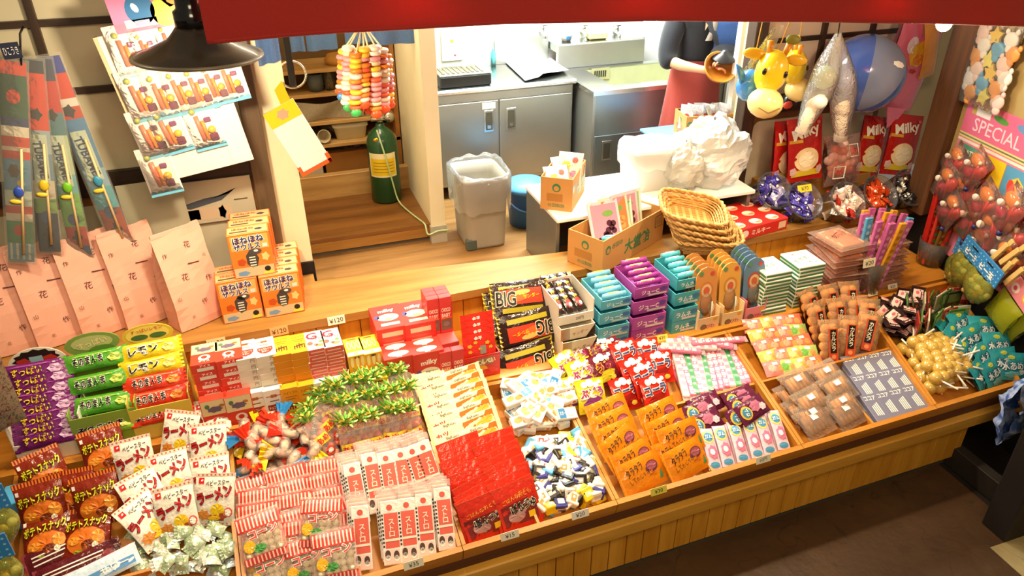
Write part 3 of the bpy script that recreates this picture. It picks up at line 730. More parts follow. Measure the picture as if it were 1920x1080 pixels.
# ---- tray D: grape and cola bags, candy sticks, orange packets, purple packs, pink packets
def mk_flav(nm, c, c2, word, wc, ink):
    t = thing(nm, '', 'bag of sweets'); mb, d = bag(.15, .165, .035, FILM(c), .012, seed=17, nu=10, nv=12)
    d.ell(.0, -.035, .055, .03, INK(c2), 14, .3, jag=.15); d.up()
    for x, y, r in ((-.03, .055, .016), (.0, .062, .02), (.03, .05, .014), (.05, .062, .01)): d.ell(x, y, r, r, INKW)
    d.up().txt(word, 0, .014, .048, ink, 4, .04, .12, wc, .1); d.ell(.03, -.052, .016, .012, INK('f0d24a')); mb.build('bag_body', t)
    for s in (1, -1): MB().box((-.075, min(s*.083, s*.068), -.002), (.075, max(s*.083, s*.068), .002), FILM(c)).build('end_seal', t); return t
gr = mk_flav('grape_candy_bag', 'd3c21e', '7c2f7a', 'ぶどう', INKW, INK('a5287a')); co = mk_flav('cola_candy_bag', 'cf2718', '9a1a14', 'コーラ', INKW, INK('2c3b78')); pu = mk_flav('plum_candy_bag', '6e1f33', 'c8b82a', 'うめ', INKY, INK('8a1c48'))
for src, L_, nm, g in ((gr, ((1090, 705, 8), (1078, 672, -10), (1062, 690, 20), (1108, 742, -4), (1078, 735, 6)), 'yellow grape candy bag', 'grape bags'), (pu, ((1132, 692, 10), (1118, 662, 24), (1145, 668, 0), (1130, 660, -14)), 'dark plum candy bag', 'plum bags'),
        (co, ((1172, 668, 4), (1212, 664, -6), (1190, 700, 5), (1236, 688, -8), (1172, 738, 2), (1228, 736, 0), (1208, 710, 10)), 'red cola candy bag', 'cola bags')):
    for k, (px, py, rz) in enumerate(L_):
        up_ = {0: .03, 1: .0, 2: .01, 3: .02, 4: .0, 5: .04, 6: .05}[k]
        put(src, pp(px, py, up_, rz, 36), '%s %s' % (nm, ('lying on top in the middle of its kind', 'at the back below the candy cartons', 'leaning behind the first ones', 'in the front row above the orange packets', 'in front with its word in full view', 'lowest next to the stick bin', 'tucked between two of its kind')[k] if src is not gr else ('with its name fully visible, largest of its kind', 'at the back under the bar display box', 'against the tray side board', 'half under the red bags', 'at the front above the orange packets')[k]), g)
def mk_stick(c, c2):
    t = thing('candy_stick', '', 'candy stick'); mb = MB(); mb.box((-.019, -.15, -.012), (.019, .15, .012), FILM(c), .006); d = Dec(mb, T(0, 0, .012))
    for i in range(6): d.rect(-.012, -.12+.042*i, .012, -.098+.042*i, INK(c2)); d.ell(.0, -.087+.042*i, .006, .005, INKW)
    mb.build('stick_wrap', t)
    for s in (-1, 1): MB().box((-.021, min(s*.147, s*.17), -.0015), (.021, max(s*.147, s*.17), .0015), CLEAR('f7dfe6', .3)).build('clear_end', t); return t
ps, gs = mk_stick('e07a9a', 'f4c3d0'), mk_stick('5fae7c', '2f8a58'); ws = mk_stick('efd6d4', 'e58aa4')
q = uvq([(1252, 662), (1372, 640), (1290, 745), (1412, 716)], -.03)
for lay in range(2):
    for i in range(13):
        s = (ps, ws, gs, ps, ps, ws, ps, gs, ps, ws, gs, ps, ps)[(i+lay*5) % 13]; p = bil(q, (i+.5)/13, .5)
        put(s, pose(p.x, p.y, -.06+.035*lay, -14+random.uniform(-4, 4)-7*lay+4, random.uniform(2, 6)), '%s candy stick, %s from the left in the %s layer' % ({ps: 'pink', gs: 'green', ws: 'pale pink'}[s], ORD[i], ('lower', 'upper')[lay]), 'candy sticks')
for i, (px, py, rz) in enumerate(((1262, 655, 68), (1292, 650, 72), (1322, 642, 62), (1300, 640, 75), (1345, 640, 80))):
    put((ps, ws)[i % 2], pp(px, py, .01+.004*i, rz, 0), '%s candy stick laid crosswise at the back, %s from the cola bags' % (('pink', 'pale pink')[i % 2], ORD[i]), 'candy sticks')
def mk_orange():
    t = thing('orange_candy_packet', '', 'packet'); mb, d = bag(.225, .15, .026, FILM('e08414'), .0, .012, .15, seed=21, nu=14, nv=10)
    d.txt('タラタラ', -.035, .03, .038, INK('3a1a08'), 12, .012, .09); d.txt('してんじゃね', -.02, -.008, .026, INK('5a2a0a'), 10, .0, .11); d.ell(.055, .015, .035, .026, INK('7d3a48'), 16, .1); d.up().ell(.055, .018, .028, .018, INK('a85a66')).rect(.03, -.022, .07, -.014, INK('c2621a'))
    d.poly([(.075, -.05), (.095, -.01), (.1, -.05)], INK('4f8f5a')); mb.build('packet_body', t)
    for s in (-1, 1): MB().box((min(s*.113, s*.1), -.075, -.002), (max(s*.113, s*.1), .075, .002), FILM('ea9a2a')).build('end_seal', t); return t
op = mk_orange()
for L_, nm in ((((1212, 910, 10, .01), (1204, 890, 9, .015), (1190, 865, 14, .03), (1166, 838, 24, .06), (1160, 822, 9, .02), (1150, 800, 9, .025), (1142, 776, 9, .02)), 'outer'), (((1302, 892, 14, .015), (1292, 872, 12, .02), (1268, 850, 8, .02), (1276, 822, 6, .055), (1254, 808, 9, .035), (1238, 782, 9, .02)), 'inner')):
    for k, (px, py, rz, w_) in enumerate(L_):
        put(op, pp(px, py, w_, rz, 34, 0, .085), 'orange candy packet, %s from the front in the column by the %s' % (ORD[k], 'tray board' if nm == 'outer' else 'pink packets'), 'orange packets')
def mk_gum(c, c2, nm, W_, H_):
    t = thing(nm, '', 'packet'); mb, d = bag(W_, H_, .022, FILM(c), .0 if W_ > H_ else .01, .01 if W_ > H_ else 0, seed=23, nu=10, nv=10)
    if W_ > H_: d.ell(-W_*.25, 0, .032, .034, INK('e0b93a')).up().ell(-W_*.25, 0, .024, .024, INK('3f86ad')).up().txt('ガム', -W_*.25, 0, .02, INKW, 80, .02, .04); d.ell(W_*.1, .008, .04, .03, INK(c2), 14, jag=.2).ell(W_*.3, -.01, .025, .02, INK('e8c9d4'), 12, jag=.2)
    else: d.ell(0, H_*.28, .028, .032, INK('e9cf62')).up().ell(0, H_*.28, .021, .022, INK('3f8fc0')).up().txt('ガム', 0, H_*.28, .02, INKW, 0, .02, .036); d.ell(.004, -.02, .026, .036, INK(c2), 14, jag=.2).ell(0, -H_*.4, .024, .014, INK('4f9ac6')); d.up().ell(0, -.02, .012, .014, INKW)
    mb.build('packet_body', t); return t
pg = mk_gum('5c1c3c', 'b86a86', 'purple_gum_packet', .19, .1); pk = mk_gum('ecc3cf', 'd8789a', 'pink_gum_packet', .064, .2)
for i, (px, py, rz, w_) in enumerate(((1322, 792, 12, .02), (1312, 770, 10, .0), (1322, 758, 8, -.02), (1392, 778, 14, .03), (1396, 758, 10, .015), (1386, 746, 8, -.01), (1410, 768, 16, .05))):
    put(pg, pp(px, py, w_, rz, 22), 'dark purple gum packet, %s' % ('in front of its left stack', 'second in its left stack', 'at the back of its left stack', 'in front of its right stack', 'second in its right stack', 'at the back of its right stack', 'lying crooked on the right stack')[i], 'purple gum packets')
for i, (px, py) in enumerate(((1332, 842), (1357, 837), (1385, 830), (1412, 823), (1436, 818), (1459, 806))):
    for k in range(2):
        put(pk, pp(px, py, .0, -12, 14, 0, .1) @ T(0, 0, -.024*k), 'pale pink gum packet, %s from the left in its row, %s one' % (ORD[i], ('upper', 'lower')[k]), 'pink gum packets')

# ---- tray E: fruit gums, brown ball bags, brown stick bags, grey boxes
def mk_fruit(c, c2):
    t = thing('fruit_gum_packet', '', 'packet'); mb, d = bag(.13, .085, .02, FILM(c), 0, .012, seed=25, nu=10, nv=8)
    d.ell(-.02, 0, .026, .022, INK(c2), 14, jag=.2).ell(.03, -.005, .02, .018, INK('ef9a5a'), 12); d.rect(-.012, .016, .02, .032, INKW); mb.build('packet_body', t); return t
fr = [(mk_fruit('e98a86', 'f3b0a0'), 'pink'), (mk_fruit('a8c66a', '6fae4a'), 'green'), (mk_fruit('e8c060', 'f0d890'), 'yellow'), (mk_fruit('e9745a', 'f0a080'), 'coral')]
q = uvq([(1400, 618), (1492, 605), (1442, 690), (1536, 678)], -.02)
for j in range(5):
    for i in range(4):
        s = fr[(j*2+i+(i*j) % 3) % 4]; p = bil(q, (i+.5)/4, j/4.)
        put(s[0], pose(p.x, p.y, -.03+.008*j, -6+random.uniform(-8, 8), 20), '%s fruit gum packet, %s from the left in the %s row from the front' % (s[1], ORD[i], ORD[j]), 'fruit gum packets')
def mk_brown():
    t = thing('molasses_candy_bag', '', 'bag of sweets'); mb = MB(); random.seed(9)
    for j in range(4):
        for i in range(2): mb.ball((-.026+.05*i+random.uniform(-.006, .006), -.07+.046*j, 0), .03, P('dc9a50', .35, .2), 10, None, (1, 1, .8))
    mb.build('brown_sweets', t)
    mb, d = bag(.135, .24, .075, CLEAR('fadcae', .16), .012, seed=26, nu=10, nv=12)
    mb.build('clear_bag', t)
    mb = MB(); mb.box((-.026, -.1, .036), (.026, .07, .039), CARD('c8481c')); d = Dec(mb, T(0, 0, .039)); d.rect(-.018, -.06, .018, .066, INKB); d.up().txt('カルメラ', 0, .004, .024, INK('f3e3c8'), 0, .02, vert=True); d.ell(0, -.08, .013, .012, INK('e88a5a'))
    mb.build('paper_label', t); random.seed(13); return t
bb = mk_brown()
for i, (px, py, rz) in enumerate(((1555, 640, -12), (1590, 632, -22), (1626, 622, -34), (1532, 606, 8), (1570, 598, -6), (1606, 594, -14), (1520, 580, 14), (1556, 572, 0), (1592, 566, -10), (1626, 600, -20))):
    put(bb, pp(px, py, .035+.006*(i//3), rz, 48), 'bag of brown molasses sweets with orange label, %s' % ('front one by the fruit gums', 'front one in the middle', 'front one by the black packets', 'second row by the fruit gums', 'second row in the middle', 'second row by the black packets', 'third row by the rice gums', 'third row in the middle', 'third row by the stick cups', 'squeezed in by the tray board')[i], 'molasses bags')
def mk_sticks():
    t = thing('brown_stick_bag', '', 'bag of sweets'); mb = MB()
    for i in range(5): mb.tube([(-.052+.026*i, -.045, 0), (-.052+.026*i, .045, 0)], .0125, P('cf9256', .5, .2), 8)
    mb.build('brown_stick', t) if False else mb.build('stick_filling', t)
    mb, d = bag(.19, .15, .042, CLEAR('fdf2e2', .10), .016, seed=27, nu=12, nv=10); d.rect(-.02, .01, .022, .038, INKW); mb.build('clear_bag', t)
    for s in (1, -1): MB().grid(lambda u, v: ((u-.5)*.19, s*(.06+.02*v), .004*(1 if int(round(u*20)) % 2 else -1)), 20, 1, CLEAR('efe0c6', .25), False).build('crimped_seal', t); return t
sk = mk_sticks()
for i, (px, py, w_) in enumerate(((1540, 808, .0), (1598, 788, .0), (1526, 782, .005), (1582, 760, .01), (1522, 755, .02), (1571, 728, .02), (1498, 720, .02), (1552, 704, .02), (1490, 742, -.03), (1505, 770, -.04))):
    put(sk, pp(px, py, w_-.01, 10, 14, 0, .09), 'clear bag of brown sticks, %s' % ('frontmost by the tray board', 'frontmost by the grey boxes', 'second row by the tray board', 'second row by the grey boxes', 'third row with white sticker', 'third row by the grey boxes', 'back row by the tray board', 'back row by the grey boxes', 'underneath at the tray board', 'underneath behind the frontmost')[i], 'brown stick bags')
def mk_grey():
    t = thing('cocoa_cigarette_box', '', 'small box'); mb = MB(); mb.box((-.043, -.083, -.012), (.043, .083, .012), CARD('77778c'), .002); d = Dec(mb, T(0, 0, .012)); d.txt('ココア', 0, .055, .026, INKW, 0, .02, .066)
    for i in range(4): d.rect(-.018+.011*i, -.05, -.0115+.011*i, .008+.006*i, INK('efeadc'))
    mb.build('box_body', t); return t
gx = mk_grey(); q = uvq([(1601, 692), (1672, 680), (1640, 766), (1714, 748)], -.03)
for j in range(3):
    for i in range(4):
        p = bil(q, i/3., j/2.)
        for k in range(2): put(gx, pose(p.x, p.y, -.03-.026*k, -6, 2), 'grey box with white sticks, %s from left, %s row from front, %s layer' % (ORD[i], ORD[j], ('top', 'bottom')[k]), 'grey boxes')

# ---- tray F: black packets, card fan, lollipops, teal packets
def mk_black():
    t = thing('black_candy_packet', '', 'packet'); mb, d = bag(.12, .075, .022, FILM('241417'), 0, .01, seed=29, nu=10, nv=8); d.rect(-.03, -.026, .035, .026, INK('efc6bd'), 4, 2); d.up().ell(.01, .004, .012, .009, INK('d85a6a')).rect(-.024, -.02, .02, -.014, INK('4a2a2a')); mb.build('packet_body', t); return t
bk = mk_black()
heap(bk, [(1632, 585), (1702, 566), (1658, 640), (1738, 624)], 4, 4, -.03, 'black packet with pink label in the %s of its heap', 'black packets', 120, 25, .35, .03, rz0=-30)
heap(bk, [(1630, 585), (1706, 566), (1660, 636), (1735, 622)], 3, 4, .03, 'black packet with pink label on top in the %s of its heap', 'black packets', 140, 28, .35, .03, rz0=-20)
def mk_fan(c, c2):
    t = thing('flat_gum_card', '', 'packet'); mb = MB(); mb.box((-.055, 0, -.004), (.055, .17, .004), FILM(c), .002); d = Dec(mb, T(0, 0, .004)); d.rect(-.045, .1, .045, .155, INK(c2)).rect(-.05, .02, .05, .07, INK('efe0d0')); mb.build('card_body', t); return t
fn = [(mk_fan('4f7d3c', '9ab86a'), 'green'), (mk_fan('a3382c', 'd98a72'), 'red'), (mk_fan('cfc6a6', '8a9a5a'), 'cream'), (mk_fan('39452c', '7a8a4a'), 'dark green')]
for i in range(24):
    r, c = divmod(i, 12); px = 1708+c*7.6+r*-4+6*r; py = 592-c*3.2+r*34-0+c*2.2
    s = fn[(i*7+r) % 4]
    put(s[0], pp(px, py+10, -.05, 55-c*6+random.uniform(-8, 8), 70+random.uniform(-10, 10)), '%s gum card standing %s from the left in the %s fan' % (s[1], ORD[c], ('rear', 'front')[r]), 'gum cards')
def mk_lolly():
    t = thing('lollipop', '', 'lollipop'); k = P('f2c65c', .12, .12, 0, 1, coat=1, name='candy'); k.node_tree.nodes['Principled BSDF'].inputs['Transmission Weight'].default_value = .35
    mb = MB(); mb.ball((0, 0, 0), .037, k, 12); mb.build('candy_ball', t); mb = MB(); mb.tube([(0, .028, 0), (0, .13, .0)], .005, P('f3ead8', .5), 6); mb.build('paper_stick', t)
    mb = MB(); mb.grid(lambda u, v: ((.036-.026*max(0, v-.55)*2)*sin(pi*min(1, .12+v*.88))*cos(2*pi*u)+.0, -.034+.085*v, (.036-.026*max(0, v-.55)*2)*sin(pi*min(1, .12+v*.8))*sin(2*pi*u)), 10, 6, CLEAR('fbeecb', .06), True, wrap=True); mb.build('clear_wrapper', t); return t
lo = mk_lolly()
heap(lo, [(1690, 650), (1768, 636), (1742, 738), (1812, 708)], 6, 7, -.05, 'yellow lollipop at the bottom in the %s of the lollipop heap', 'lollipops', 360, 30, .35, .02)
heap(lo, [(1700, 655), (1765, 640), (1745, 735), (1806, 706)], 5, 7, .01, 'yellow lollipop on top in the %s of the lollipop heap', 'lollipops', 360, 40, .35, .03)
def mk_teal():
    t = thing('teal_candy_bag', '', 'bag of sweets'); mb, d = bag(.17, .15, .032, FILM('2f9aa8'), .012, seed=31, nu=10, nv=10); d.ell(0, .048, .02, .012, INK('b9c04a')); d.up().txt('水あめ', 0, .0, .044, INK('dfeaf0'), 3, .03, .12, INK('33506a'), .09); d.ell(.0, -.045, .05, .02, INK('6fb9c4'), 14, jag=.2).ell(.05, -.03, .016, .014, INK('c3d3da')); mb.build('bag_body', t)
    for s in (1, -1): MB().box((-.085, min(s*.075, s*.062), -.002), (.085, max(s*.075, s*.062), .002), FILM('3aaab6')).build('end_seal', t); return t
te = mk_teal()
for i, (px, py, rz, w_) in enumerate(((1866, 706, 14, .0), (1838, 700, 24, .0), (1882, 678, -8, .03), (1846, 668, 12, .03), (1812, 660, 30, .02), (1868, 648, -14, .06), (1824, 634, 6, .05), (1790, 630, 28, .03), (1842, 618, -20, .06), (1800, 606, 10, .05), (1772, 612, 34, .02), (1898, 690, -20, .02))):
    put(te, pp(px, py, w_, rz, 38, 0, .09), 'teal candy bag, %s' % ('lowest at the front by the tray rim', 'at the front next to the lollipops', 'at the outer side of the front', 'in the middle with its name in view', 'beside the lollipops halfway up', 'turned clockwise near the blue plastic bag', 'upper middle one', 'upper one by the lollipop sticks', 'turned clockwise near the top', 'topmost below the green net bags', 'at the top by the gum cards', 'outermost at the tray end')[i], 'teal bags')
# ------------------------------------------------------------------ cartons on the rear shelf
def dlt(X):
    """how far the shelf's front edge runs off the counter's straight line"""
    k = [(-1.2, .065), (-.385, .055), (.47, -.02), (1.16, -.05), (2.2, -.056), (3.9, -.06)]
    for (a, p), (b, q) in zip(k, k[1:]):
        if X <= b: return p+(q-p)*max(0, (X-a)/(b-a))
    return -.06
def CS(X, Y, z): return CF @ T(X, Y+dlt(X), z)
def onC(px, py, Y):
    """point of a sight line on the upright plane at shelf depth Y"""
    I = CF.inverted(); a = I @ CP; d = I.to_3x3() @ ray(px, py); p = a+d*((Y-a.y)/d.y)
    for _ in range(3): p = a+d*((Y+dlt(p.x)-a.y)/d.y)
    p.y -= dlt(p.x); return p
def flat(nm, w_, L, t, c, side, deco, cat='box of sweets', band=None):
    """small carton lying on its back: print on +z, end bands on -y"""
    th = thing(nm, '', cat); mb = MB(); mb.box((-w_/2, -L/2, 0), (w_/2, L/2, t), CARD(c), .0015)
    d = Dec(mb, T(0, 0, t), eps=.0006); deco(d, w_, L); d = Dec(mb, face(0, -L/2, t/2, 'front'), eps=.0006); d.rect(-w_/2+.001, -t/2+.001, w_/2-.001, t/2-.001, CARD(side))
    d.up()
    if band: band(d, w_, t)
    d = Dec(mb, face(w_/2, 0, t/2, 'right'), eps=.0006); d.rect(-L/2+.001, -t/2+.001, L/2-.001, t/2-.001, CARD(side))
    mb.build('box_body', th); return th
LYING = lambda X, Y, z, rz=0: CS(X, Y, z) @ R('Z', rz)
STAND = lambda X, Y, z, L, rz=0: CS(X, Y, z) @ R('Z', rz) @ T(0, 0, L/2) @ R('X', 90)     # print faces the customer
def column(src, cs, L, t, ztop, lab, grp, Yf=.865, gap=.008, front=True, extra=None):
    """two columns of a carton: one standing in front, the rest lying in a pile behind it with the top print up"""
    for c, (px, py) in enumerate(cs):
        X = onC(px, py, Yf-t).x; sd = ('left', 'right')[c]
        if front: put(extra or src, STAND(X, Yf, .7, L, 0), '%s standing in front of the %s pile' % (lab, sd), grp)
        n = max(1, int(round((ztop-.7)/t)))
        for k in range(n):
            put(src, LYING(X+random.uniform(-.003, .003), Yf+gap+L/2, .7+k*t+.0005*k, random.uniform(-1.5, 1.5)), '%s lying %s in the %s pile' % (lab, 'on top' if k == n-1 else ORD[n-1-k]+' from top', sd), grp)
def d_ice(d, w_, L):
    d.rect(-w_/2+.003, .0, w_/2-.003, L/2-.003, CARD('e5d3a0')); d.up().ell(0, .03, .035, .018, INK('6b5d76'), 14, jag=.2).ell(.03, .045, .012, .008, INK('b8763a')).ell(-.03, .05, .01, .012, INK('5b7f5a')); d.ell(0, -.035, .026, .022, INK('f1e6da')); d.up().ell(0, -.033, .013, .012, INK('cf3d2a')).txt('アイス', 0, -.064, .014, INKW, 0, .02)
def b_ice(d, w_, t): d.rect(-.034, -t*.32, .034, t*.05, INK('e6dccb')).txt('アイス', 0, t*.27, t*.3, INKW, 0, .02)
ice = flat('ice_caramel_box', .115, .165, .046, 'd8402c', 'd8402c', d_ice, band=b_ice)
column(ice, ((412, 800), (456, 792)), .165, .046, 1.03, 'red and cream shield caramel box', 'red shield boxes')
def d_wht(d, w_, L):
    d.ell(0, .042, .022, .011, INK('b8763a'), 12, jag=.3).rect(-.034, .04, .034, .044, INK('a04f2a')); d.rect(-.02, .012, .02, .018, INK('8a6a50'))
    d.poly([(-.033, -.005), (.033, -.005), (.033, -.03), (.02, -.05), (0, -.058), (-.02, -.05), (-.033, -.03)], INK('a83a24')); d.up().txt('チョコレート', 0, -.022, .016, INKW, 3, .02, .056).txt('あまい', 0, -.04, .011, INKW, 3, .02, .03)
wht = flat('milk_chocolate_box', .088, .155, .031, 'f4efe4', 'ded4c2', d_wht, band=lambda d, w_, t: d.txt('円', .022, 0, t*.6, INK('9a8a70'), 0, .02))
column(wht, ((485, 777), (519, 770)), .155, .031, 1.0, 'white chocolate box with brown crest', 'white crest boxes')
def d_org(d, w_, L):
    d.txt('ハイソフト', 0, .05, .017, INK('9a4a10'), 0, .01, .06); d.rect(-.025, .026, .025, .029, INK('9a4a10')).rect(-.018, .012, .018, .015, INK('9a4a10'))
    for i in range(5): d.rect(-.025+.011*i, -.05+.006*(i % 2), -.02+.011*i, -.02+.008*(i % 3), INK('5a3a18'))
    d.ell(.0, -.022, .022, .007, INK('5a3a18'), 10, .3)
org = flat('soft_caramel_box', .085, .155, .038, 'eda41e', 'd2871a', d_org)
column(org, ((551, 770), (582, 762)), .155, .038, 1.0, 'orange soft caramel box', 'orange caramel boxes')
def d_gli(d, w_, L):
    d.txt('G', -.012, .035, .055, INK('c8203a'), 0, .02); d.txt('lico', .012, .015, .03, INK('c8203a'), -20, .0, .05); d.ell(-.024, -.025, .013, .015, INK('d8604a')).ell(.016, -.05, .02, .012, INK('c98a5a')).ell(.024, -.02, .01, .01, INK('5f8f4a')).ell(.0, -.04, .01, .009, INK('e08070'))
gli = flat('almond_caramel_box', .083, .155, .034, 'f3ede2', 'd2564a', d_gli, band=lambda d, w_, t: d.rect(-.03, -t*.12, .03, t*.1, INK('e7a79a')))
column(gli, ((611, 752), (642, 746)), .155, .034, 1.0, 'white caramel box with red letter', 'white and red caramel boxes')
def d_yel(d, w_, L):
    for x in (-.022, 0, .022): d.ell(x, .012, .009, .035, INK('f6ecc8')).up().ell(x, .012, .005, .028, INK('e6b62a')); d.k -= 1
    d.rect(-.02, .058, .02, .066, INK('8a3a1a')); d.rect(-.04, -.075, .04, -.045, INK('d9d0b8')); d.ell(0, -.06, .01, .009, INK('6b8f3a'))
yel = flat('yellow_caramel_box', .083, .155, .08, 'ecc62a', 'e5a23a', d_yel, band=lambda d, w_, t: [d.ell(x, .004, .008, .028, INK('f2d9a0')) for x in (-.024, 0, .024)]+[d.rect(-.012, .024, .012, .034, INK('7a4424')), d.rect(-.04, -.04, .04, -.03, INK('d98a2a'))])
column(yel, ((682, 738), (713, 731)), .155, .08, .95, 'yellow three-loop caramel box', 'yellow caramel boxes')
def d_mil(d, w_, L): d.ell(0, -.01, .052, .032, INK('f6ead2'), 18); d.txt('milky', 0, .05, .036, INKW, 4, .03, .11); d.ell(-.052, .0, .012, .014, INK('3f55a0')).rect(-.045, -.083, .045, -.06, INK('f1ddb8')); d.up().ell(.0, -.026, .02, .01, INK('f0c07a')); e = Dec(d.mb, face(0, L/2, .03, 'back'), eps=.0006); e.ell(0, -.004, .05, .021, INK('f6ead2'), 16).txt('milky', 0, .021, .012, INKW, 180, .03, .08)
mil = flat('milk_candy_box', .15, .215, .06, 'd73a30', 'd73a30', d_mil, band=lambda d, w_, t: d.rect(-.05, -t*.3, .05, t*.12, INK('f0cfae')))
for c, (px, py) in enumerate(((756, 730), (808, 722))):
    X = onC(px, py, .84).x; sd = ('left', 'right')[c]
    for k in range(2): put(mil, STAND(X, .9+.061*k, .7, .215), 'red milk candy box standing %s in the %s column' % (('in front', 'second')[k], sd), 'red milk candy boxes')
    for k in range(5): put(mil, LYING(X, 1.075, .7+.0605*k, random.uniform(-1, 1)), 'red milk candy box lying %s in the %s pile' % (('at the bottom', 'second from below', 'in the middle', 'second from the top', 'on top')[k], sd), 'red milk candy boxes')
def d_cho(d, w_, L): d.txt('CHOCO', 0, .03, .022, INK('fbe6d2'), 0, .03, .044).txt('BABY', 0, .0, .022, INK('fbe6d2'), 0, .03, .044); d.rect(-.026, -.018, .026, -.014, INK('e0a23a')); d.rect(-.026, -.085, .026, -.024, INK('6f6458')); d.up().ell(0, -.05, .016, .014, INK('857a6c'))
cho = flat('chocolate_drop_box', .06, .2, .038, 'd53c3a', 'd53c3a', d_cho)
for c, (px, py) in enumerate(((838, 713), (861, 709))):
    X = onC(px, py, .84).x; sd = ('left', 'right')[c]
    put(cho, STAND(X, .875, .7, .2), 'narrow red chocolate drop box standing in front on the %s' % sd, 'narrow red boxes')
    put(cho, STAND(X-.005, 1.04, .9, .2), 'narrow red chocolate drop box standing above in front on the %s' % sd, 'narrow red boxes')
    for k in range(2): put(cho, STAND(X-.005, 1.08+.039*k, .9, .2), 'narrow red chocolate drop box standing %s behind the upper one on the %s' % (ORD[k], sd), 'narrow red boxes')
X = onC(850, 711, .84).x
t = thing('red_display_carton', 'red carton lying crosswise under the upper narrow chocolate drop boxes', 'carton', CS(X-.005, 1.02, .7)); mb, f, tp, r = carton(.125, .198, .22, CARD('d94a44')); f.txt('CHOCO BABY', 0, .05, .025, INK('f6c9b8'), 0, .02, .1); mb.build('box_body', t)
# red sachets in their open box
t = thing('sachet_display_box', 'open red display box holding the red candy sachets', 'display box', CS(onC(905, 700, .84).x, .9, .7))
tray_box(.19, .1, .13, .004, CARD('c72c20')).build('box_body', t); mb = MB(); d = Dec(mb, face(0, -.0505, .065, 'front')); d.rect(-.09, -.06, .09, .06, CARD('cf3424')); d.up().txt('こんぺい', .02, .03, .035, INK('f3e3bd'), 4, .03, .1).ell(0, -.02, .03, .03, INK('e8a428')).rect(-.02, .008, .06, .05, INK('8f6a3a')) ; d.up().txt('こんぺい', .02, .03, .03, INK('f3e3bd'), 4, .03, .075); mb.build('front_print', t)
def mk_sachet():
    t = thing('candy_sachet', '', 'sachet'); mb, d = bag(.165, .22, .014, FILM('cf2f22'), .012, seed=41, nu=8, nv=10)
    for x, y, r in ((-.05, .05, .014), (-.02, .065, .012), (-.05, .02, .012), (.04, .055, .014), (.055, .03, .012), (.0, .03, .01)): d.ell(x, y, r, r*.8, INK('eaa22c'), 10, jag=.3)
    d.rect(.0, .0, .03, .045, INK('8b8275')).txt('金平', -.005, .085, .02, INKW, 0, .02); mb.build('sachet_body', t); return t
sa = mk_sachet(); X = onC(905, 700, .84).x
for k in range(4): put(sa, CS(X+.004*k, .87+.02*k, .83+.025*k) @ R('X', 78), 'red candy sachet, %s from the front in the open red box' % ORD[k], 'red sachets')

# big bars
def mk_big():
    t = thing('big_chocolate_bar', '', 'chocolate bar'); mb, d = bag(.31, .19, .05, FILM('2a1712'), 0, .018, 0, seed=43, nu=14, nv=10)
    d.rect(-.115, -.03, .115, .05, INK('c4381c'), 8, 4); d.poly([(-.115, .055), (-.02, .06), (.06, .07), (-.115, .07)], INK('b8a21c')); d.rect(-.11, -.07, .11, -.045, INK('a99a22'), 8); d.up().ell(-.02, .005, .06, .022, INK('d9622c'), 16, .1, jag=.1).ell(.0, .03, .05, .014, INK('e6b25a'), 14, .1); d.txt('サンダー', .05, .008, .022, INKY, 4, .01, .09)
    d.up().txt('BIG', -.085, .005, .075, INKB, -4, .02, .1, INK('f3e8c8'), .06)
    mb.build('bar_wrapper', t)
    for s in (-1, 1): mb = MB(); mb.grid(lambda u, v: (s*(.137+.022*v), (u-.5)*.19, .004*(1 if int(round(u*16)) % 2 else -1)), 16, 1, FILM('b3a023'), False); mb.build('end_seal', t)
    return t
bg = mk_big()
for k, (px, py, Y, tx, rz, lab) in enumerate(((976, 560, 1.12, 52, 176, 'big chocolate bar on top of its pile, its name upright'), (972, 592, 1.13, 35, 0, 'big chocolate bar lying dark under the topmost one'), (990, 617, 1.0, 64, 2, 'big chocolate bar in the middle of its pile, its name at the far end'), (985, 640, 1.05, 40, 1, 'big chocolate bar lying dark between the middle and lowest ones'), (988, 680, .9, 62, 4, 'big chocolate bar at the bottom of its pile above the white boxes'), (962, 575, 1.2, 58, 178, 'big chocolate bar behind the topmost one, against the plank backing'))):
    p = onC(px, py, Y); put(bg, CS(p.x, p.y, p.z) @ R('X', tx) @ R('Z', rz+180), lab, 'big bars')
def wbox(nm, lab, cat, px, py, Y, w_, d_, h, c, z=.7): return thing(nm, lab, cat, CS(onC(px, py, Y).x, Y+d_/2, z))
# open display boxes: thunder bars, juice tablets
def dbox(px, Y, w_, d_, h, z, c, inn, lab, front=None, fh=None):
    X = onC(px[0], px[1], Y).x; t = thing('candy_display_box', lab, 'display box', CS(X, Y+d_/2, z))
    tray_box(w_, d_, h, .004, CARD(c), fh=fh).build('box_body', t); mb = MB(); d = Dec(mb, face(0, -d_/2-.0004, (fh or h)/2, 'front')); front and front(d, w_, fh or h); mb.build('front_print', t); return t, X
def f_th(d, w_, h): d.rect(-w_/2, -h/2, w_/2, h/2, CARD('e9d9bc')).rect(-w_/2, -h/2, -w_/2+.05, h/2, CARD('e8801c')); d.up().poly([(w_/2, -h/2), (w_/2, h/2), (w_/2-.05, -h/2)], INK('241a14')); d.txt('サンダー', .01, 0, h*.3, INK('8a5a2a'), 8, .01, w_*.5)
dbox((1086, 672), .86, .19, .3, .1, .7, 'e9d9bc', 0, 'closed pale carton with orange side under the open thunder bar box', f_th)
dbox((1082, 662), .88, .19, .3, .07, .80, 'e6dcc8', 0, 'pale carton with orange side second from below under the thunder bars', f_th)
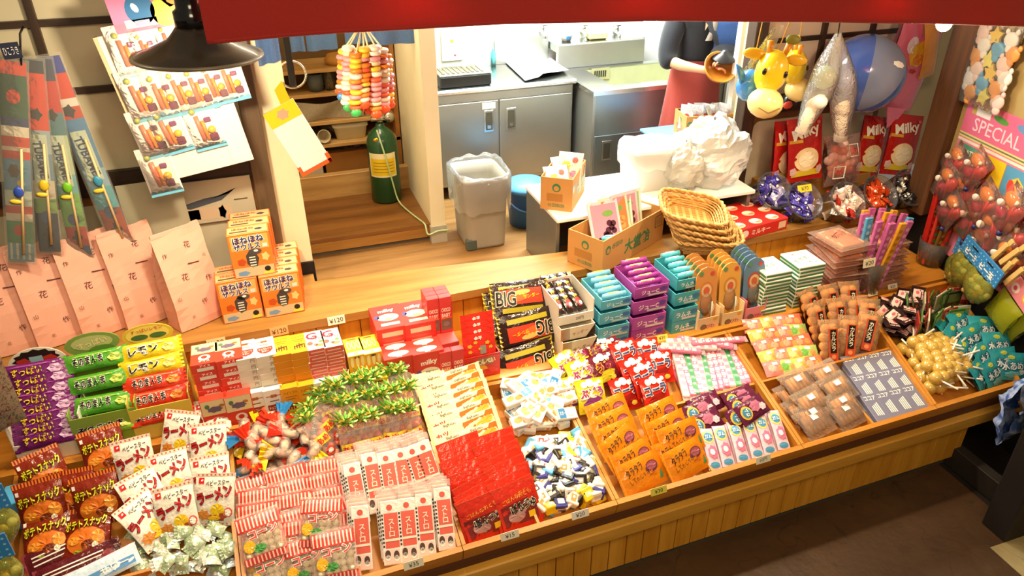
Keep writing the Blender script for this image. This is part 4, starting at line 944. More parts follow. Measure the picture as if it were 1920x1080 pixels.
dbox((1078, 640), .92, .2, .27, .12, .87, 'd8d2c4', 0, 'open white display box filled with black thunder bars', lambda d, w_, h: d.rect(-w_/2, -h/2, w_/2, h/2, CARD('efe6d2')).up().txt('20円', .02, 0, .02, INK('3a2a20'), 0, .01), .05)
def mk_thunder():
    t = thing('thunder_bar', '', 'chocolate bar'); mb, d = bag(.055, .12, .022, FILM('241411'), .008, seed=45, nu=8, nv=8); d.ell(0, -.01, .018, .03, INK('b02a22'), 12, jag=.2).up().txt('雷', 0, .025, .024, INKY, 0, .03).ell(.005, -.02, .009, .012, INKW); mb.build('bar_wrapper', t); return t
tb = mk_thunder(); X = onC(1078, 640, .92).x
for j in range(4):
    for i in range(3): put(tb, CS(X-.055+.055*i, 1.03+.05*j, .925+.012*j) @ R('Z', random.uniform(-18, 18)) @ R('X', 28), 'black thunder bar, %s from left, %s row in the open white box' % (ORD[i], ORD[j]), 'thunder bars')
def f_ju(word, cc, c2):
    def f(d, w_, h): d.rect(-w_/2+.002, -h/2+.002, w_/2-.002, h/2-.002, CARD(cc)); d.up().txt(word, -.01, .0, h*.42, INKW, 0, .02, w_*.6); d.ell(w_*.34, h*.12, .024, h*.2, INK(c2)); d.rect(-.02, -h*.4, w_*.44, -h*.24, INK('d9d6c8'))
    return f
def mk_roll(c, c2):
    t = thing('tablet_roll', '', 'roll of sweets'); mb = MB(); mb.tube([(-.075, 0, 0), (-.07, 0, 0), (.07, 0, 0), (.075, 0, 0)], [.008, .013, .013, .008], FILM(c), 10); d = Dec(mb, T(0, 0, .0125)); d.rect(-.045, -.006, .03, .006, INK(c2)); mb.build('roll_wrap', t); return t
for nm, cc, c2, word, px0, w_, n, hh, rc, rc2 in (('pale blue', '5fb2c4', '3f72b0', 'ジューC', (1150, 640), .175, 4, .066, '7cc4d8', 'e8d85a'), ('magenta', 'a8489e', '5a3a94', 'ジューC', (1214, 628), .2, 4, .075, '9a3a90', 'e7c85a'), ('turquoise', '45aab4', '2f7aa0', 'ラムネ', (1281, 616), .15, 4, .075, '58c0cc', 'cfe6e8')):
    for k in range(n):
        top = k >= n-2
        t, X = dbox(px0, .87+.03*max(0, k-1), w_, .24, hh, .7+k*(hh+.001), cc, 0, '%s tablet carton, %s' % (nm, ('lowest of its stack', 'second from below in its stack', 'third from below in its stack', 'fourth from below in its stack' if n > 4 else 'topmost, open and full of rolls', 'topmost, open and full of rolls')[k]), f_ju(word, cc, c2), hh*.8 if k == n-1 else None)
    r = ROLL = mk_roll(rc, rc2)
    for j in range(5): put(r, CS(X+random.uniform(-.004, .004), .87+.03*(n-2)+.035+.042*j, .7+n*(hh+.001)-.01+.010*j) @ R('Z', random.uniform(-3, 3)) @ S3(w_/.185*.95, 1, 1.25), '%s tablet roll, %s from the front in the open carton' % (nm, ORD[j]), nm+' rolls')
# toy ring cards in three display boxes
def mk_card(c, c2, c3):
    t = thing('toy_candy_card', '', 'toy'); mb = MB(); pts = [(-.058, 0), (.058, 0), (.058, .2)]+[(.058*cos(a), .2+.05*sin(a)) for a in (pi/6, pi/3, pi/2, 2*pi/3, 5*pi/6)]+[(-.058, .2)]
    mb.prism(pts, .006, CARD(c)); d = Dec(mb, T(0, 0, .006)); d.ell(0, .15, .038, .038, INK(c2), 16).ell(-.03, .05, .02, .03, INK(c3)).ell(.03, .07, .018, .022, INK('d9d0b4')); d.up().ell(0, .15, .028, .028, INK('d8b78a')).ell(-.03, .225, .012, .009, INK('5a8a5a')).ell(.03, .22, .012, .009, INK('c84a3a')); d.up().ell(0, .15, .017, .017, INK('c9603a')); mb.build('printed_card', t)
    mb = MB(); mb.ball((0, .09, .008), .034, CLEAR('f6e2c4', .1), 12, None, (1, 1.5, .4)); mb.build('clear_blister', t)
    mb = MB(); mb.tube([(.028, .02, .012), (.03, .1, .014)], .004, P('f2e6d0', .4), 6); mb.ball((.028, .02, .012), .009, P('f2e6d0', .4), 8); mb.build('toy_spoon', t)
    for ch in t.children: ch.scale = (1.15, 1.35, 1)
    return t
for b, (px, py, c, c2, c3, nm, bc) in enumerate(((1325, 626, 'c98a4a', 'c87a3a', '7fa0b0', 'orange', 'e6c89a'), (1370, 616, 'd8a04a', 'c8862c', 'e8a23a', 'amber', 'e8d2a0'), (1412, 606, '5f7f9a', 'b0503c', '8a3a2c', 'blue', 'e08a9a'))):
    t, X = dbox((px, py), .85, .135, .2, .12, .7, bc, 0, '%s display box of toy ring cards, %s of the three' % (nm, ('nearest the turquoise cartons', 'in the middle', 'nearest the green gum stack')[b]), lambda d, w_, h: d.rect(-w_/2, -h/2, w_/2, h/2, CARD(bc)).up().ell(-.03, -.02, .02, .018, INK('4a7a5a')).txt('ゆびわ', .0, -.02, .026, INK('c03a5a'), 0, .02, .1).ell(.04, .02, .015, .012, INK('e0b040')), .07)
    cdm = mk_card(c, c2, c3)
    for k in range(5): put(cdm, CS(X+random.uniform(-.004, .004), .885+.034*k, .706+.004*k) @ R('X', 82), '%s toy ring card, %s from the front in its box' % (nm, ORD[k]), nm+' toy cards')
# green and white gum packets in two tall stacks
def mk_gumflat():
    t = thing('stick_gum_packet', '', 'packet of gum'); mb = MB(); mb.box((-.086, -.09, 0), (.086, .09, .0215), CARD('f1eee0'), .004); d = Dec(mb, T(0, 0, .0215)); d.txt('すずめ', -.02, -.01, .04, INK('5a8f6a'), 20, .0, .12); d.txt('めいじ', .0, .055, .024, INK('c05a4a'), 4, .01, .11).txt('ガム', .03, -.05, .03, INK('4f8a63'), 12, .0)
    for sd in ('front', 'left'):
        d = Dec(mb, face(0, -.09, .0105, 'front') if sd == 'front' else face(-.086, 0, .0105, 'left')); d.rect(-.082 if sd == 'front' else -.088, -.0095, .082 if sd == 'front' else .088, .002, INK('3f8a5a'))
    mb.build('packet_body', t); return t
gf = mk_gumflat()
for c, (px, py) in enumerate(((1446, 590), (1506, 580))):
    X = onC(px, py, .86).x
    for k in range(12): put(gf, LYING(X+random.uniform(-.004, .004), 1.0-.06+random.uniform(-.004, .004), .7+.022*k, random.uniform(-1.2, 1.2)-2), 'green and white gum packet, %s from the top of the %s stack' % (ORD[11-k], ('left', 'right')[c]), 'green and white gum packets')
# pinkish rice sweets in soft bags, two stacks
def mk_rice():
    t = thing('rice_sweet_bag', '', 'bag of sweets'); mb = MB(); mb.box((-.085, -.1, -.012), (.085, .1, .012), P('d99a74', .6, .15), .006); mb.build('rice_block', t); mb, d = bag(.25, .27, .036, CLEAR('f1cdb6', .2), .012, .012, .4, seed=47, nu=12, nv=12); d.txt('おこし', 0, .02, .045, INK('a04a3a'), 20, .0, .12); mb.build('clear_bag', t); return t
rc_ = mk_rice()
for c, (px, py) in enumerate(((1572, 575), (1642, 565))):
    X = onC(px, py, .9).x
    for k in range(10-c): put(rc_, CS(X+random.uniform(-.012, .012)-.004*k, .98+random.uniform(-.01, .01), .72+.034*k) @ R('Z', random.uniform(-8, 8)) @ R('X', random.uniform(0, 6)), 'soft bag of pinkish rice sweets, %s from below in the stack %s' % (ORD[k], ('by the green gum', 'by the stick cups')[c]), 'rice sweet bags')
# tall cups of stick sweets
def cup(px, py, Y, r, h, lab):
    p = onC(px, py, Y); t = thing('plastic_cup', lab, 'cup', CS(p.x, Y, .7)); mb = MB(); mb.lathe([(r*.85, 0), (r, h), (r-.004, h), (r*.85-.004, .004), (0, .004)], 20, CLEAR('efe2d4', .08)); mb.build('clear_cup', t); return p.x
def mk_long_stick(c, c2, new=False):
    t = thing('long_stick_candy', '', 'stick candy'); mb = MB(); mb.box((-.024, 0, -.01), (.024, .5, .01), FILM(c), .004); d = Dec(mb, T(0, 0, .01))
    for i in range(10): d.ell(0, .03+.046*i, .014, .014, INK(c2), 8)
    if new: d.up().rect(-.021, .32, .021, .35, INKB).up().txt('NEW', 0, .335, .018, INKY, 0, .02, .038); d.rect(-.023, .36, .023, .49, INK('c02018'))
    mb.build('stick_wrap', t); return t
X = cup(1604, 588, .9, .1, .2, 'clear cup crammed with pink and yellow stick candies')
ss = [(mk_long_stick('b85a94', 'd98abf'), 'pink'), (mk_long_stick('d99a2c', 'b8741c'), 'yellow'), (mk_long_stick('c0629c', 'e0a0cc'), 'pink'), (mk_long_stick('4f9ac0', '9ac8d8'), 'blue')]
for i in range(15):
    a = 2*pi*i/12; r = .068 if i < 12 else .022; s = ss[(0, 1, 2, 0, 1, 2, 3, 2, 0, 1, 2, 3, 0, 1, 2)[i]]
    put(s[0], CS(X+r*cos(a), .9+r*sin(a), .712) @ R('Y', 8+8*cos(a)*r/.068) @ R('X', 88-6*sin(a)) @ S3(1, .9, 1), '%s stick candy, %s %s round the clear cup' % (s[1], ORD[i % 12], 'in the outer ring' if i < 12 else 'in the middle'), 'stick candies in the cup')
X = cup(1726, 548, 1.0, .095, .16, 'clear cup of red salami and pencil sticks with a price card')
sr = [(mk_long_stick('b3221c', 'd8453a', True), 'red'), (mk_long_stick('6f4f1c', 'a3842c', True), 'brown'), (mk_long_stick('c2382a', '4f7a4a'), 'red and green')]
for i in range(21):
    a = 2*pi*i/13; r = .058 if i < 13 else .028; s = sr[0 if sin(a) > .1 or i > 12 else 1+(i % 2)]
    put(s[0], CS(X+r*cos(a), 1.0+r*sin(a), .712) @ R('Y', 14+11*cos(a)*r/.05) @ R('X', 88-5*sin(a)) @ T(0, .02*(sin(a) > 0), 0) @ S3(1.15, .95, 1), '%s salami stick, %s %s round the second cup' % (s[1], ORD[i % 13], 'outside' if i < 13 else 'in the middle'), 'salami sticks')

# bars in display boxes at the outer end
def mk_bar(c, c2, word, oc):
    t = thing('gum_bar', '', 'gum'); mb, d = bag(.245, .078, .036, FILM(c), 0, .012, .2, seed=49, nu=14, nv=8); d.txt(word, -.03, .004, .036, INKB if c != '6b1f66' else INK('e8c22a'), 2, .03, .12, INKW if c != '6b1f66' else INK('4a1046'), .09); d.ell(.075, .0, .03, .02, INK(c2), 12, jag=.2); d.rect(-.1, .024, .06, .03, INK(oc), 6); mb.build('bar_wrapper', t)
    for s in (-1, 1): mb = MB(); mb.grid(lambda u, v: (s*(.11+.02*v), (u-.5)*.085, .003*(1 if int(round(u*10)) % 2 else -1)), 10, 1, FILM(c), False); mb.build('end_seal', t)
    return t
def header(t, w_, kind):
    mb = MB(); n = 18; rx, rz = (w_*.42, .085) if kind != 'g' else (w_*.42, .09)
    pts = [(rx*cos(pi*i/n*1.0), rz*sin(pi*i/n)) for i in range(n+1)] if kind == 'p' else [(rx*cos(2*pi*i/n), rz*.62+rz*.62*sin(2*pi*i/n)) for i in range(n)]
    c = {'p': 'e9e2d2', 'g': '7f9a4a', 'y': 'd7b83a'}[kind]; mb.prism(pts, .004, CARD(c), R('X', 90)); d = Dec(mb, T(0, -.004, 0) @ R('X', 90))
    if kind == 'p': d.ell(0, .03, rx*.8, .05, INK('241a16'), 24, jag=.15).up().ell(-.05, .025, .03, .02, INK('b8342a'), 10, jag=.2).ell(.05, .025, .03, .02, INK('b8342a'), 10, jag=.2).rect(-.025, .01, .025, .045, INK('8fb4bc'))
    if kind == 'g': d.ell(0, .062, rx*.75, .035, INK('b7bf7a')).up().txt('すっぱい', 0, .062, .03, INK('e9d7a0'), 10, .02, .12).ell(.03, .025, .05, .02, INK('5f8a32'))
    if kind == 'y': d.ell(0, .055, rx*.85, .042, INK('e8d060')).up().ell(-.035, .045, .035, .014, INK('3f6a35')).ell(.04, .045, .035, .014, INK('3f6a35')).txt('すっぱいレモン', 0, .08, .018, INK('c8552a'), 4, .02, .14)
    mb.build('header_card', t, T(0, 0, 0))
def barbox(px, py, w_, c, bars, lab, kind, n, fh, word, cfront):
    Y = .86; X = onC(px, py, Y).x; d_ = .22; h = .13; t = thing('bar_display_box', lab, 'display box', CS(X, Y+d_/2, .775))
    tray_box(w_, d_, h, .004, CARD(c), fh=fh).build('box_body', t); MB().box((-w_/2, -d_/2, -.075), (w_/2, d_/2, 0), CARD(c)).build('box_base', t); mb = MB(); d = Dec(mb, face(0, -d_/2-.0005, fh/2, 'front')); d.rect(-w_/2, -fh/2, w_/2, fh/2, CARD(cfront)); d.up()
    if fh > .04: d.txt(word, -.02, -.01, fh*.34, INKB, 3, .04, w_*.7, INKW, .08)
    mb.build('front_print', t)
    hd = MB(); header(t, w_, kind); t.children[-1].location = (0, d_/2-.004, .275)
    mb = MB(); mb.box((-w_/2, d_/2-.004, h), (w_/2, d_/2, .285), CARD(c)); mb.build('back_flap', t)
    for k in range(n):
        s, nm = bars[k] if k < len(bars) else bars[-1]
        u = k/(n-1.); put(s, CS(X+random.uniform(-.006, .006), Y+.012+.16*u, .812+.235*u+.02*(kind == 'p')*0) @ R('X', 58+random.uniform(-6, 6)) @ R('Z', random.uniform(-3, 3)), '%s gum bar, %s from the front in its display box' % (nm, ORD[k]), nm+' gum bars')
pb, gb, yb, rb, lb_ = mk_bar('6b1f66', 'c9a0c6', 'すっぱい', 'a04a98'), mk_bar('4f9a2c', 'b8cf5a', 'そのまんま', '8fbf4a'), mk_bar('e0c220', 'f0e07a', 'レモン', 'f2e6a0'), mk_bar('cf3a22', 'e8903a', 'そのまんま', 'e07a5a'), mk_bar('86bb3a', 'd3dc7a', 'マスカット', 'b8d86a')
barbox(88, 815, .27, 'e6decb', [(pb, 'purple')], 'white display box full of purple gum bars under a black and white header', 'p', 8, .03, '', 'e6decb')
barbox(200, 800, .26, '86a83a', [(lb_, 'light green'), (gb, 'green')], 'green display box of gum bars with a green oval header', 'g', 4, .105, 'そのまんま', '8aa63c')
barbox(306, 785, .25, 'd9c65a', [(rb, 'red'), (rb, 'red'), (rb, 'red'), (yb, 'yellow'), (yb, 'yellow')], 'yellow display box of red and yellow gum bars with sunglasses header', 'y', 5, .09, 'すっぱいレモン', 'd8c04a')
for px, py, w_, h, c, lab, word in ((102, 868, .28, .14, '4a9ec8', 'closed light blue carton below the purple gum bars', 'すっぱい'), (248, 838, .2, .07, '4a2c3c', 'closed dark carton under the yellow display box', 'そのまんま')):
    p = onF(px, py, TF, -.06); t = thing('gum_carton', lab, 'carton', TF @ T(p.x, .72, -TRD) @ R('X', -13.9)); mb, f, tp, r = carton(w_, h, .12, CARD(c)); f.txt(word, -.03, .0, .04, INK('d9d23a'), 4, .03, .14).ell(.06, -.01, .045, .03, INK('b890a8')); mb.build('box_body', t)
# ------------------------------------------------------------------ goods on the ledge
LZ = .951
def LP(px, py, z=LZ): return at(px, py, z=z)
def mk_paperbag():
    t = thing('paper_bag', '', 'paper bag'); W_, D_, H_ = .245, .14, .47; random.seed(4)
    def dep(v): return D_*(1-.96*max(0, (v-.25)/.75)**1.3)
    def pt(u, v):
        k = int(round(u*16)) % 16; d = dep(v); seg = k/4.; n = .008*mnoise.noise((k*.7, v*5, 2))
        wv = W_*(1-.04*v)
        if seg < 1: return (-wv/2+wv*seg, -d/2-n-.01*sin(pi*seg)*(1-v), H_*v+.02*(v**6)*seg)
        if seg < 2: s = seg-1; return (wv/2-.045*sin(pi*s)*min(1, v*2.2)*.8-n, -d/2+d*s, H_*v+.02*v**6)
        if seg < 3: s = seg-2; return (wv/2-wv*s, d/2+n, H_*v+.02*(v**6)*(1-s))
        s = seg-3; return (-wv/2+.045*sin(pi*s)*min(1, v*2.2)*.8+n, d/2-d*s, H_*v)
    mb = MB(); mb.grid(pt, 16, 12, PAPER('e6a890'), False, wrap=True); mb.box((-W_/2, -D_/2, 0), (W_/2, D_/2, .004), PAPER('e8a892'))
    d = Dec(mb, R('X', 90), lambda x, y: dep(y/H_)/2+.012*(1-y/H_)+.002, .001); k = INK('5a2a2a')
    for i, (x, y, g, h) in enumerate(((-.085, .38, '作', .022), (.03, .40, '花', .03), (.09, .33, '山', .016), (-.03, .26, '花', .034), (.075, .22, '作', .03), (-.09, .17, '山', .02), (.02, .12, '作', .028), (-.05, .06, '花', .016), (.095, .07, '作', .026), (.03, .31, '一', .018))): d.txt(g, x, y, h, k, random.uniform(-12, 12), 0)
    mb.build('bag_body', t)
    mb = MB(); mb.box((-W_*.47, -.006, H_-.004), (W_*.47, .004, H_+.014), PAPER('e9b09a')); mb.build('folded_top', t); random.seed(15); return t
pbg = mk_paperbag()
for i, (px, py, rz, ry) in enumerate(((372, 606, 30, 4), (278, 604, 26, 2), (200, 622, 24, 0), (120, 640, 22, -2), (42, 655, 18, -3))):
    p = LP(px, py); put(pbg, T(p.x, p.y+.05, LZ) @ R('Z', rz) @ R('X', -3), 'pale pink paper bag with brown characters, %s' % ('nearest the dinosaur boxes', 'second from the dinosaur boxes', 'middle one of the five', 'second from the far end of the row', 'last of the row, beneath the striped pouch')[i], 'pink paper bags')
def mk_dino():
    t = thing('dinosaur_toy_box', '', 'toy box'); W_, H_, D_ = .19, .23, .085
    mb, f, tp, r = carton(W_, H_, D_, CARD('e37a28'), .002)
    f.rect(-.085, .03, .085, .105, INK('f2a95a')); f.up().txt('ほねほね', -.004, .084, .035, INK('2b2f66'), 2, .03, .14, INKW, .09).txt('ザウルス', -.014, .048, .034, INK('2b2f66'), 2, .03, .12, INKW, .09).rect(.055, .035, .078, .055, INK('f0d8c8'))
    f.rect(-.09, -.11, .09, -.06, INK('c9b48a')); f.ell(.0, -.02, .03, .05, INK('3c3a38'), 14, jag=.12).ell(.018, .018, .03, .016, INK('4a4744'), 12).ell(-.05, -.03, .022, .02, INK('b84a1c'), 10, jag=.2).ell(.06, -.015, .02, .026, INK('f0c27a'), 10, jag=.3)
    f.up()
    for k in range(4): f.rect(-.014, -.055+.014*k, .014, -.049+.014*k, INK('efe6d2'))
    f.ell(.022, .022, .01, .006, INKW).ell(.06, -.08, .014, .014, INKB).rect(.04, -.107, .085, -.094, INK('e8d83a')).ell(-.05, -.09, .03, .014, INK('6f93b8'), 10, jag=.2)
    tp.rect(-.09, -.036, .09, .036, INK('f3b27a')); tp.up().txt('ほねほね', -.02, .012, .022, INK('c8561c'), 0, .02, .1).ell(.05, -.006, .02, .014, INK('4a4540'), 10, jag=.2).rect(-.08, -.025, .0, -.012, INK('5a4a3a'))
    r.rect(-.04, -.11, .04, .11, INK('d05a78')); mb.build('box_body', t); return t
dn = mk_dino()
A, B_ = LP(458, 602), LP(524, 592); dpt = .089
for k in range(2): put(dn, T(A.x-.004*k, A.y+.045+dpt*k, LZ) @ R('Z', 3), 'orange dinosaur toy box, bottom pile by the pink bags, %s' % ('in front', 'behind')[k], 'dinosaur boxes')
for k in range(4): put(dn, T(B_.x+.03+.006*k, B_.y+.045+dpt*k*.98, LZ) @ R('Z', 2), 'orange dinosaur toy box, bottom pile on the kitchen side, %s from front' % ORD[k], 'dinosaur boxes')
for k in range(3): put(dn, T((A.x+B_.x)/2+.012+.008*k, A.y+.05+dpt*k, LZ+.231) @ R('Z', 1), 'orange dinosaur toy box stacked on top, %s' % ('in front', 'in the middle', 'at the back')[k], 'dinosaur boxes')

# price cards
def price(s, M, w_=.085, h=.045, c='f2ead2', lab='', ink='3a2a22'):
    t = thing('price_card', lab, 'price tag', M); mb = MB(); mb.box((-w_/2, -h/2, -.001), (w_/2, h/2, .001), CARD(c)); d = Dec(mb, T(0, 0, .001)); d.txt(s, 0, 0, h*.55, INK(ink), 4, .0, w_*.8); mb.build('card', t)
def ledge_y(x): return 3.222+.031*x if x > 0 else 3.222+.0237*x
for px, py, s, lab, c in ((520, 603, '¥120', 'orange price card reading 120 below the dinosaur boxes', 'e8a468'), (400, 620, '¥120', 'pale price card reading 120 in front of the last pink bag', 'eccf9a'), (628, 583, '¥120', 'white price card reading 120 above the white caramel boxes', 'f2ead2'), (727, 564, '¥50', 'white price card reading 50 above the red milk candy boxes', 'f2ead2'), (824, 549, '¥70', 'price card above the narrow red chocolate drop boxes', 'efd8b4'),
        (956, 527, '¥30', 'price card above the big chocolate bars', 'f0dfae'), (1057, 512, '¥30', 'price card above the thunder bar box', 'f2ead2'), (1255, 483, '¥200', 'wide white price card below the overhanging cardboard carton', 'f2ead2')):
    p = at(px, py, y=ledge_y(at(px, py, y=3.25).x)-.004); price(s, T(p.x, ledge_y(p.x)-.005, .93) @ R('Z', 1.6) @ R('X', 80), .12 if s == '¥200' else .085, .045, c, lab)
for px, py, s, lab, c in ((772, 1046, '¥35', 'price card on the rim in front of the straw candy packets', 'f2ead2'), (948, 985, '¥15', 'price card on the rim in front of the red packets', 'f2ead2'), (1232, 917, '¥30', 'yellow price card on the rim below the orange packets', 'e8d85a'), (1430, 862, '10円', 'white price card on the rim below the pink gum packets', 'f2ead2'), (1085, 960, '¥20', 'price card on the rim in front of the chocolate cubes', 'f4efe2')):
    p = onF(px, py, TF, .0); price(s, TF @ T(p.x, .004, .006) @ R('X', 58), .08, .035, c, lab)
for px, py, s, lab, c in ((500, 783, '¥20', 'price card on the back board below the white crest boxes', 'f2ead2'), (1240, 636, '¥30', 'yellow price card on the back board above the pink sticks', 'e8d85a'), (862, 712, '¥30', 'price card on the back board above the cutlet packets', 'f2ead2'), (1635, 552, '¥20', 'price card on the back board above the black packets', 'f2ead2'), (1672, 540, '¥20', 'price card on the back board by the second cup', 'f2ead2')):
    p = onF(px, py, TF, .006); price(s, TF @ T(p.x, p.y, .018) @ R('X', 50), .07, .032, c, lab)
p = onC(1630, 493, .79); price('¥20', CS(p.x, .79, p.z) @ R('X', 80), .085, .05, 'f0e4c0', 'price card stuck to the cup of pink and yellow sticks')
p = onC(1697, 520, .98); price('20円', CS(p.x, .98, p.z) @ R('X', 80), .09, .055, 'e8d6a0', 'price card stuck to the cup of salami sticks')
# leaf-shaped price card hanging under the baskets
p = at(1362, 470, y=3.27); t = thing('leaf_price_card', 'white leaf-shaped card reading 100 hanging below the baskets', 'price tag', T(p.x, 3.255, p.z) @ R('Z', 2) @ R('X', 84))
mb = MB(); mb.prism([(.1*cos(a)*(1.15 if abs(a-pi) < .3 else 1), .075*sin(a)) for a in [2*pi*i/20 for i in range(20)]], .002, CARD('efe6cc')); d = Dec(mb, T(0, 0, .002)); d.txt('100', -.015, -.002, .045, INK('3a3430'), 4, .0).txt('よりどり', 0, .042, .018, INK('3a3430'), 4, 0, .1).txt('えん', .055, -.01, .02, INK('3a3430'), 0, 0); mb.build('card', t)

# cardboard cartons of the sweet works
def kraft(nm_lab, M, w_, d_, h):
    t = thing('cardboard_carton', nm_lab, 'cardboard box', M); k = P('c08a4a', .8, .06, .08, 20, name='cardboard'); mb = tray_box(w_, d_, h, .006, k); g = INK('2f7a52'); d = Dec(mb, face(0, -d_/2, h/2, 'front'), eps=.0006); d.txt('大堂飴', .03, -.012, h*.42, g, 0, .03, w_*.55).txt('谷田の', -w_*.28, h*.2, h*.16, g, 0, .01).ell(-w_*.42, h*.15, h*.12, h*.13, g, 14); d.up().ell(-w_*.42, h*.13, h*.075, h*.08, INK('c08a4a'), 12)
    d.rect(w_*.34, h*.0, w_*.46, h*.36, INK('5a4a30')).up().rect(w_*.35, h*.03, w_*.45, h*.33, INK('c59552')); d.up()
    for i in range(6): d.rect(w_*(.36+.015*i), h*.06, w_*(.366+.015*i), h*.3, INK('5a4a30'))
    d = Dec(mb, face(-w_/2, 0, h/2, 'left'), eps=.0006); d.ell(0, h*.2, h*.13, h*.13, g, 14).rect(-d_*.3, -h*.22, d_*.2, h*.02, INK('a87238')).txt('谷田製飴', 0, -h*.34, h*.12, g, 0, .0, d_*.7); d.up().ell(0, h*.18, h*.08, h*.08, INK('c08a4a'), 12)
    mb.build('box_body', t); return t
a, b, c = at(1128, 515, z=.952), at(1241, 447, z=.952), at(1076, 478, z=.952)
w_ = (b-a).length; ang = math.degrees(atan2(b.y-a.y, b.x-a.x)); d_ = .24
kM = T(a.x, a.y, .952) @ R('Z', ang) @ T(w_/2, d_/2, 0); kraft('large open cardboard carton of candy sheets overhanging the ledge', kM, w_, d_, .2)
def mk_sheet(c, c2, c3):
    t = thing('candy_sheet', '', 'packet'); mb = MB(); mb.box((-.085, 0, -.005), (.085, .27, .005), FILM(c), .003); d = Dec(mb, T(0, 0, .005)); d.rect(-.07, .02, .07, .25, INK(c2)); d.up(); random.seed(2)
    for i in range(12): d.ell(random.uniform(-.045, .045), random.uniform(.06, .15), .016, .016, INK(c3), 10)
    d.ell(.02, .2, .03, .016, INK('6f9a4a'), 10).txt('ぐみ', -.02, .04, .03, INKW, 0, .02); mb.build('packet_body', t); return t
sh = [mk_sheet('dcc0c8', 'b8889a', '4a1c30'), mk_sheet('e2cdb8', 'c87a4a', 'e09a5a'), mk_sheet('d8d2c8', 'c07a90', '5a2038'), mk_sheet('cfdcd0', '8fb48a', '6f9a5a')]; random.seed(21)
for i in range(8): put(sh[(0, 2, 0, 1, 3, 2, 0, 3)[i]], kM @ T(-.1+.03*i, -.03+.012*(i % 3), .03) @ R('Z', -20+random.uniform(-8, 8)) @ R('X', 62+2*i) @ S3(1.15, 1.1, 1), '%s candy sheet, %s from the corner in the large carton' % (('dark berry', 'pink berry', 'dark berry', 'orange', 'green', 'pink berry', 'dark berry', 'green')[i], ORD[i]), 'candy sheets')
for i, (x, y) in enumerate(((-.12, -.06), (-.07, -.07), (-.02, -.06), (-.1, -.02))): put(ROLL, kM @ T(x, y, .12) @ R('Z', 40*i-30) @ R('Y', 20), 'turquoise tablet roll lying loose in the large carton, %s from the corner' % ORD[i], 'loose rolls')
# white table at the kitchen side and what stands on it
tb_ = thing('serving_table', 'white topped serving table with a grey steel side standing on the raised floor', 'table', T(0, 0, 0))
MB().box((1.46, 3.54, 1.115), (2.78, 4.09, 1.14), P('f4f2ea', .3, .03), .004).build('table_top', tb_); MB().box((1.462, 3.56, .70), (1.485, 4.07, 1.115), STEEL_D, .002).build('side_panel', tb_); MB().box((2.74, 3.56, .70), (2.765, 4.07, 1.115), STEEL_D, .002).build('side_panel', tb_); MB().box((1.485, 4.03, .70), (2.74, 4.05, 1.115), STEEL_D).build('back_panel', tb_)
TZ = 1.141
a, b = at(1072, 398, z=TZ), at(1102, 352, z=TZ); kM2 = T(a.x, a.y, TZ) @ R('Z', 8)
c2 = at(1015, 385, z=TZ); w2 = (a-c2).length
K2 = T(a.x, a.y, TZ) @ R('Z', 54) @ T(.17, .095, 0); t2 = kraft('small open cardboard carton of cream packets on the white table', K2, .34, .19, .2)
def mk_cream():
    t = thing('cream_packet', '', 'packet'); mb, d = bag(.15, .19, .03, FILM('f0e8dc'), .012, seed=61, nu=10, nv=10); d.ell(-.02, .02, .03, .025, INK('e6d34a'), 12, jag=.2).ell(.03, .05, .018, .018, INK('c86a5a')).ell(.03, -.03, .025, .02, INK('c89ac0'), 10); mb.build('packet_body', t); return t
crp = mk_cream()
for k, (x, y, rz, tx, lab) in enumerate(((-.02, -.07, 10, 55, 'cream packet in front in the small carton'), (.03, .03, -25, 70, 'cream packet sticking out of the small carton'), (-.02, .1, 15, 60, 'cream packet at the back of the small carton'))): put(crp, K2 @ T(y, -x, .14+.05*(k == 1)) @ R('Z', rz-66) @ R('X', tx), lab, 'cream packets')
# white tub with crumpled plastic
p = at(1205, 335, z=TZ); t = thing('white_tub', 'white plastic tub lined with a white bag on the serving table', 'tub', T(2.2, 3.86, TZ))
wp = P('f6f3ea', .4, .03); mb = MB()
def rr(r, hx, hy, n=32, p_=5):
    out = []
    for i in range(n):
        a_ = 2*pi*i/n; c_, s_ = cos(a_), sin(a_); k = (abs(c_)**p_+abs(s_)**p_)**(-1/p_); out.append((hx*k*c_*r, hy*k*s_*r))
    return out
def rrloft(mb, prof, hx, hy, m, n=32, p_=5, cap=True, wob=0):
    vs, fs = [], []
    for j, (r_, z) in enumerate(prof):
        for i, (x, y) in enumerate(rr(r_, hx, hy, n, p_)): vs.append((x, y, z+wob*mnoise.noise((x*14, y*14, j*.9))))
    for j in range(len(prof)-1):
        for i in range(n): q, w__ = j*n+i, j*n+(i+1) % n; fs.append((q, w__, w__+n, q+n))
    if cap: fs.append(tuple(range(n))[::-1])
    return mb.add(vs, fs, m, True)
rrloft(mb, [(.9, 0), (1, .22), (1.05, .225), (1.05, .25), (.98, .25), (.95, .2), (.86, .02), (.3, .015)], .17, .14, wp); mb.build('tub_body', t)
mb = MB(); rrloft(mb, [(1.08, .14), (1.1, .24), (1.06, .27), (.97, .26), (.9, .16), (.5, .12), (.05, .13)], .17, .14, CLEAR('fbfaf4', .55, .6), 32, 4, False, .02); mb.build('liner_bag', t)
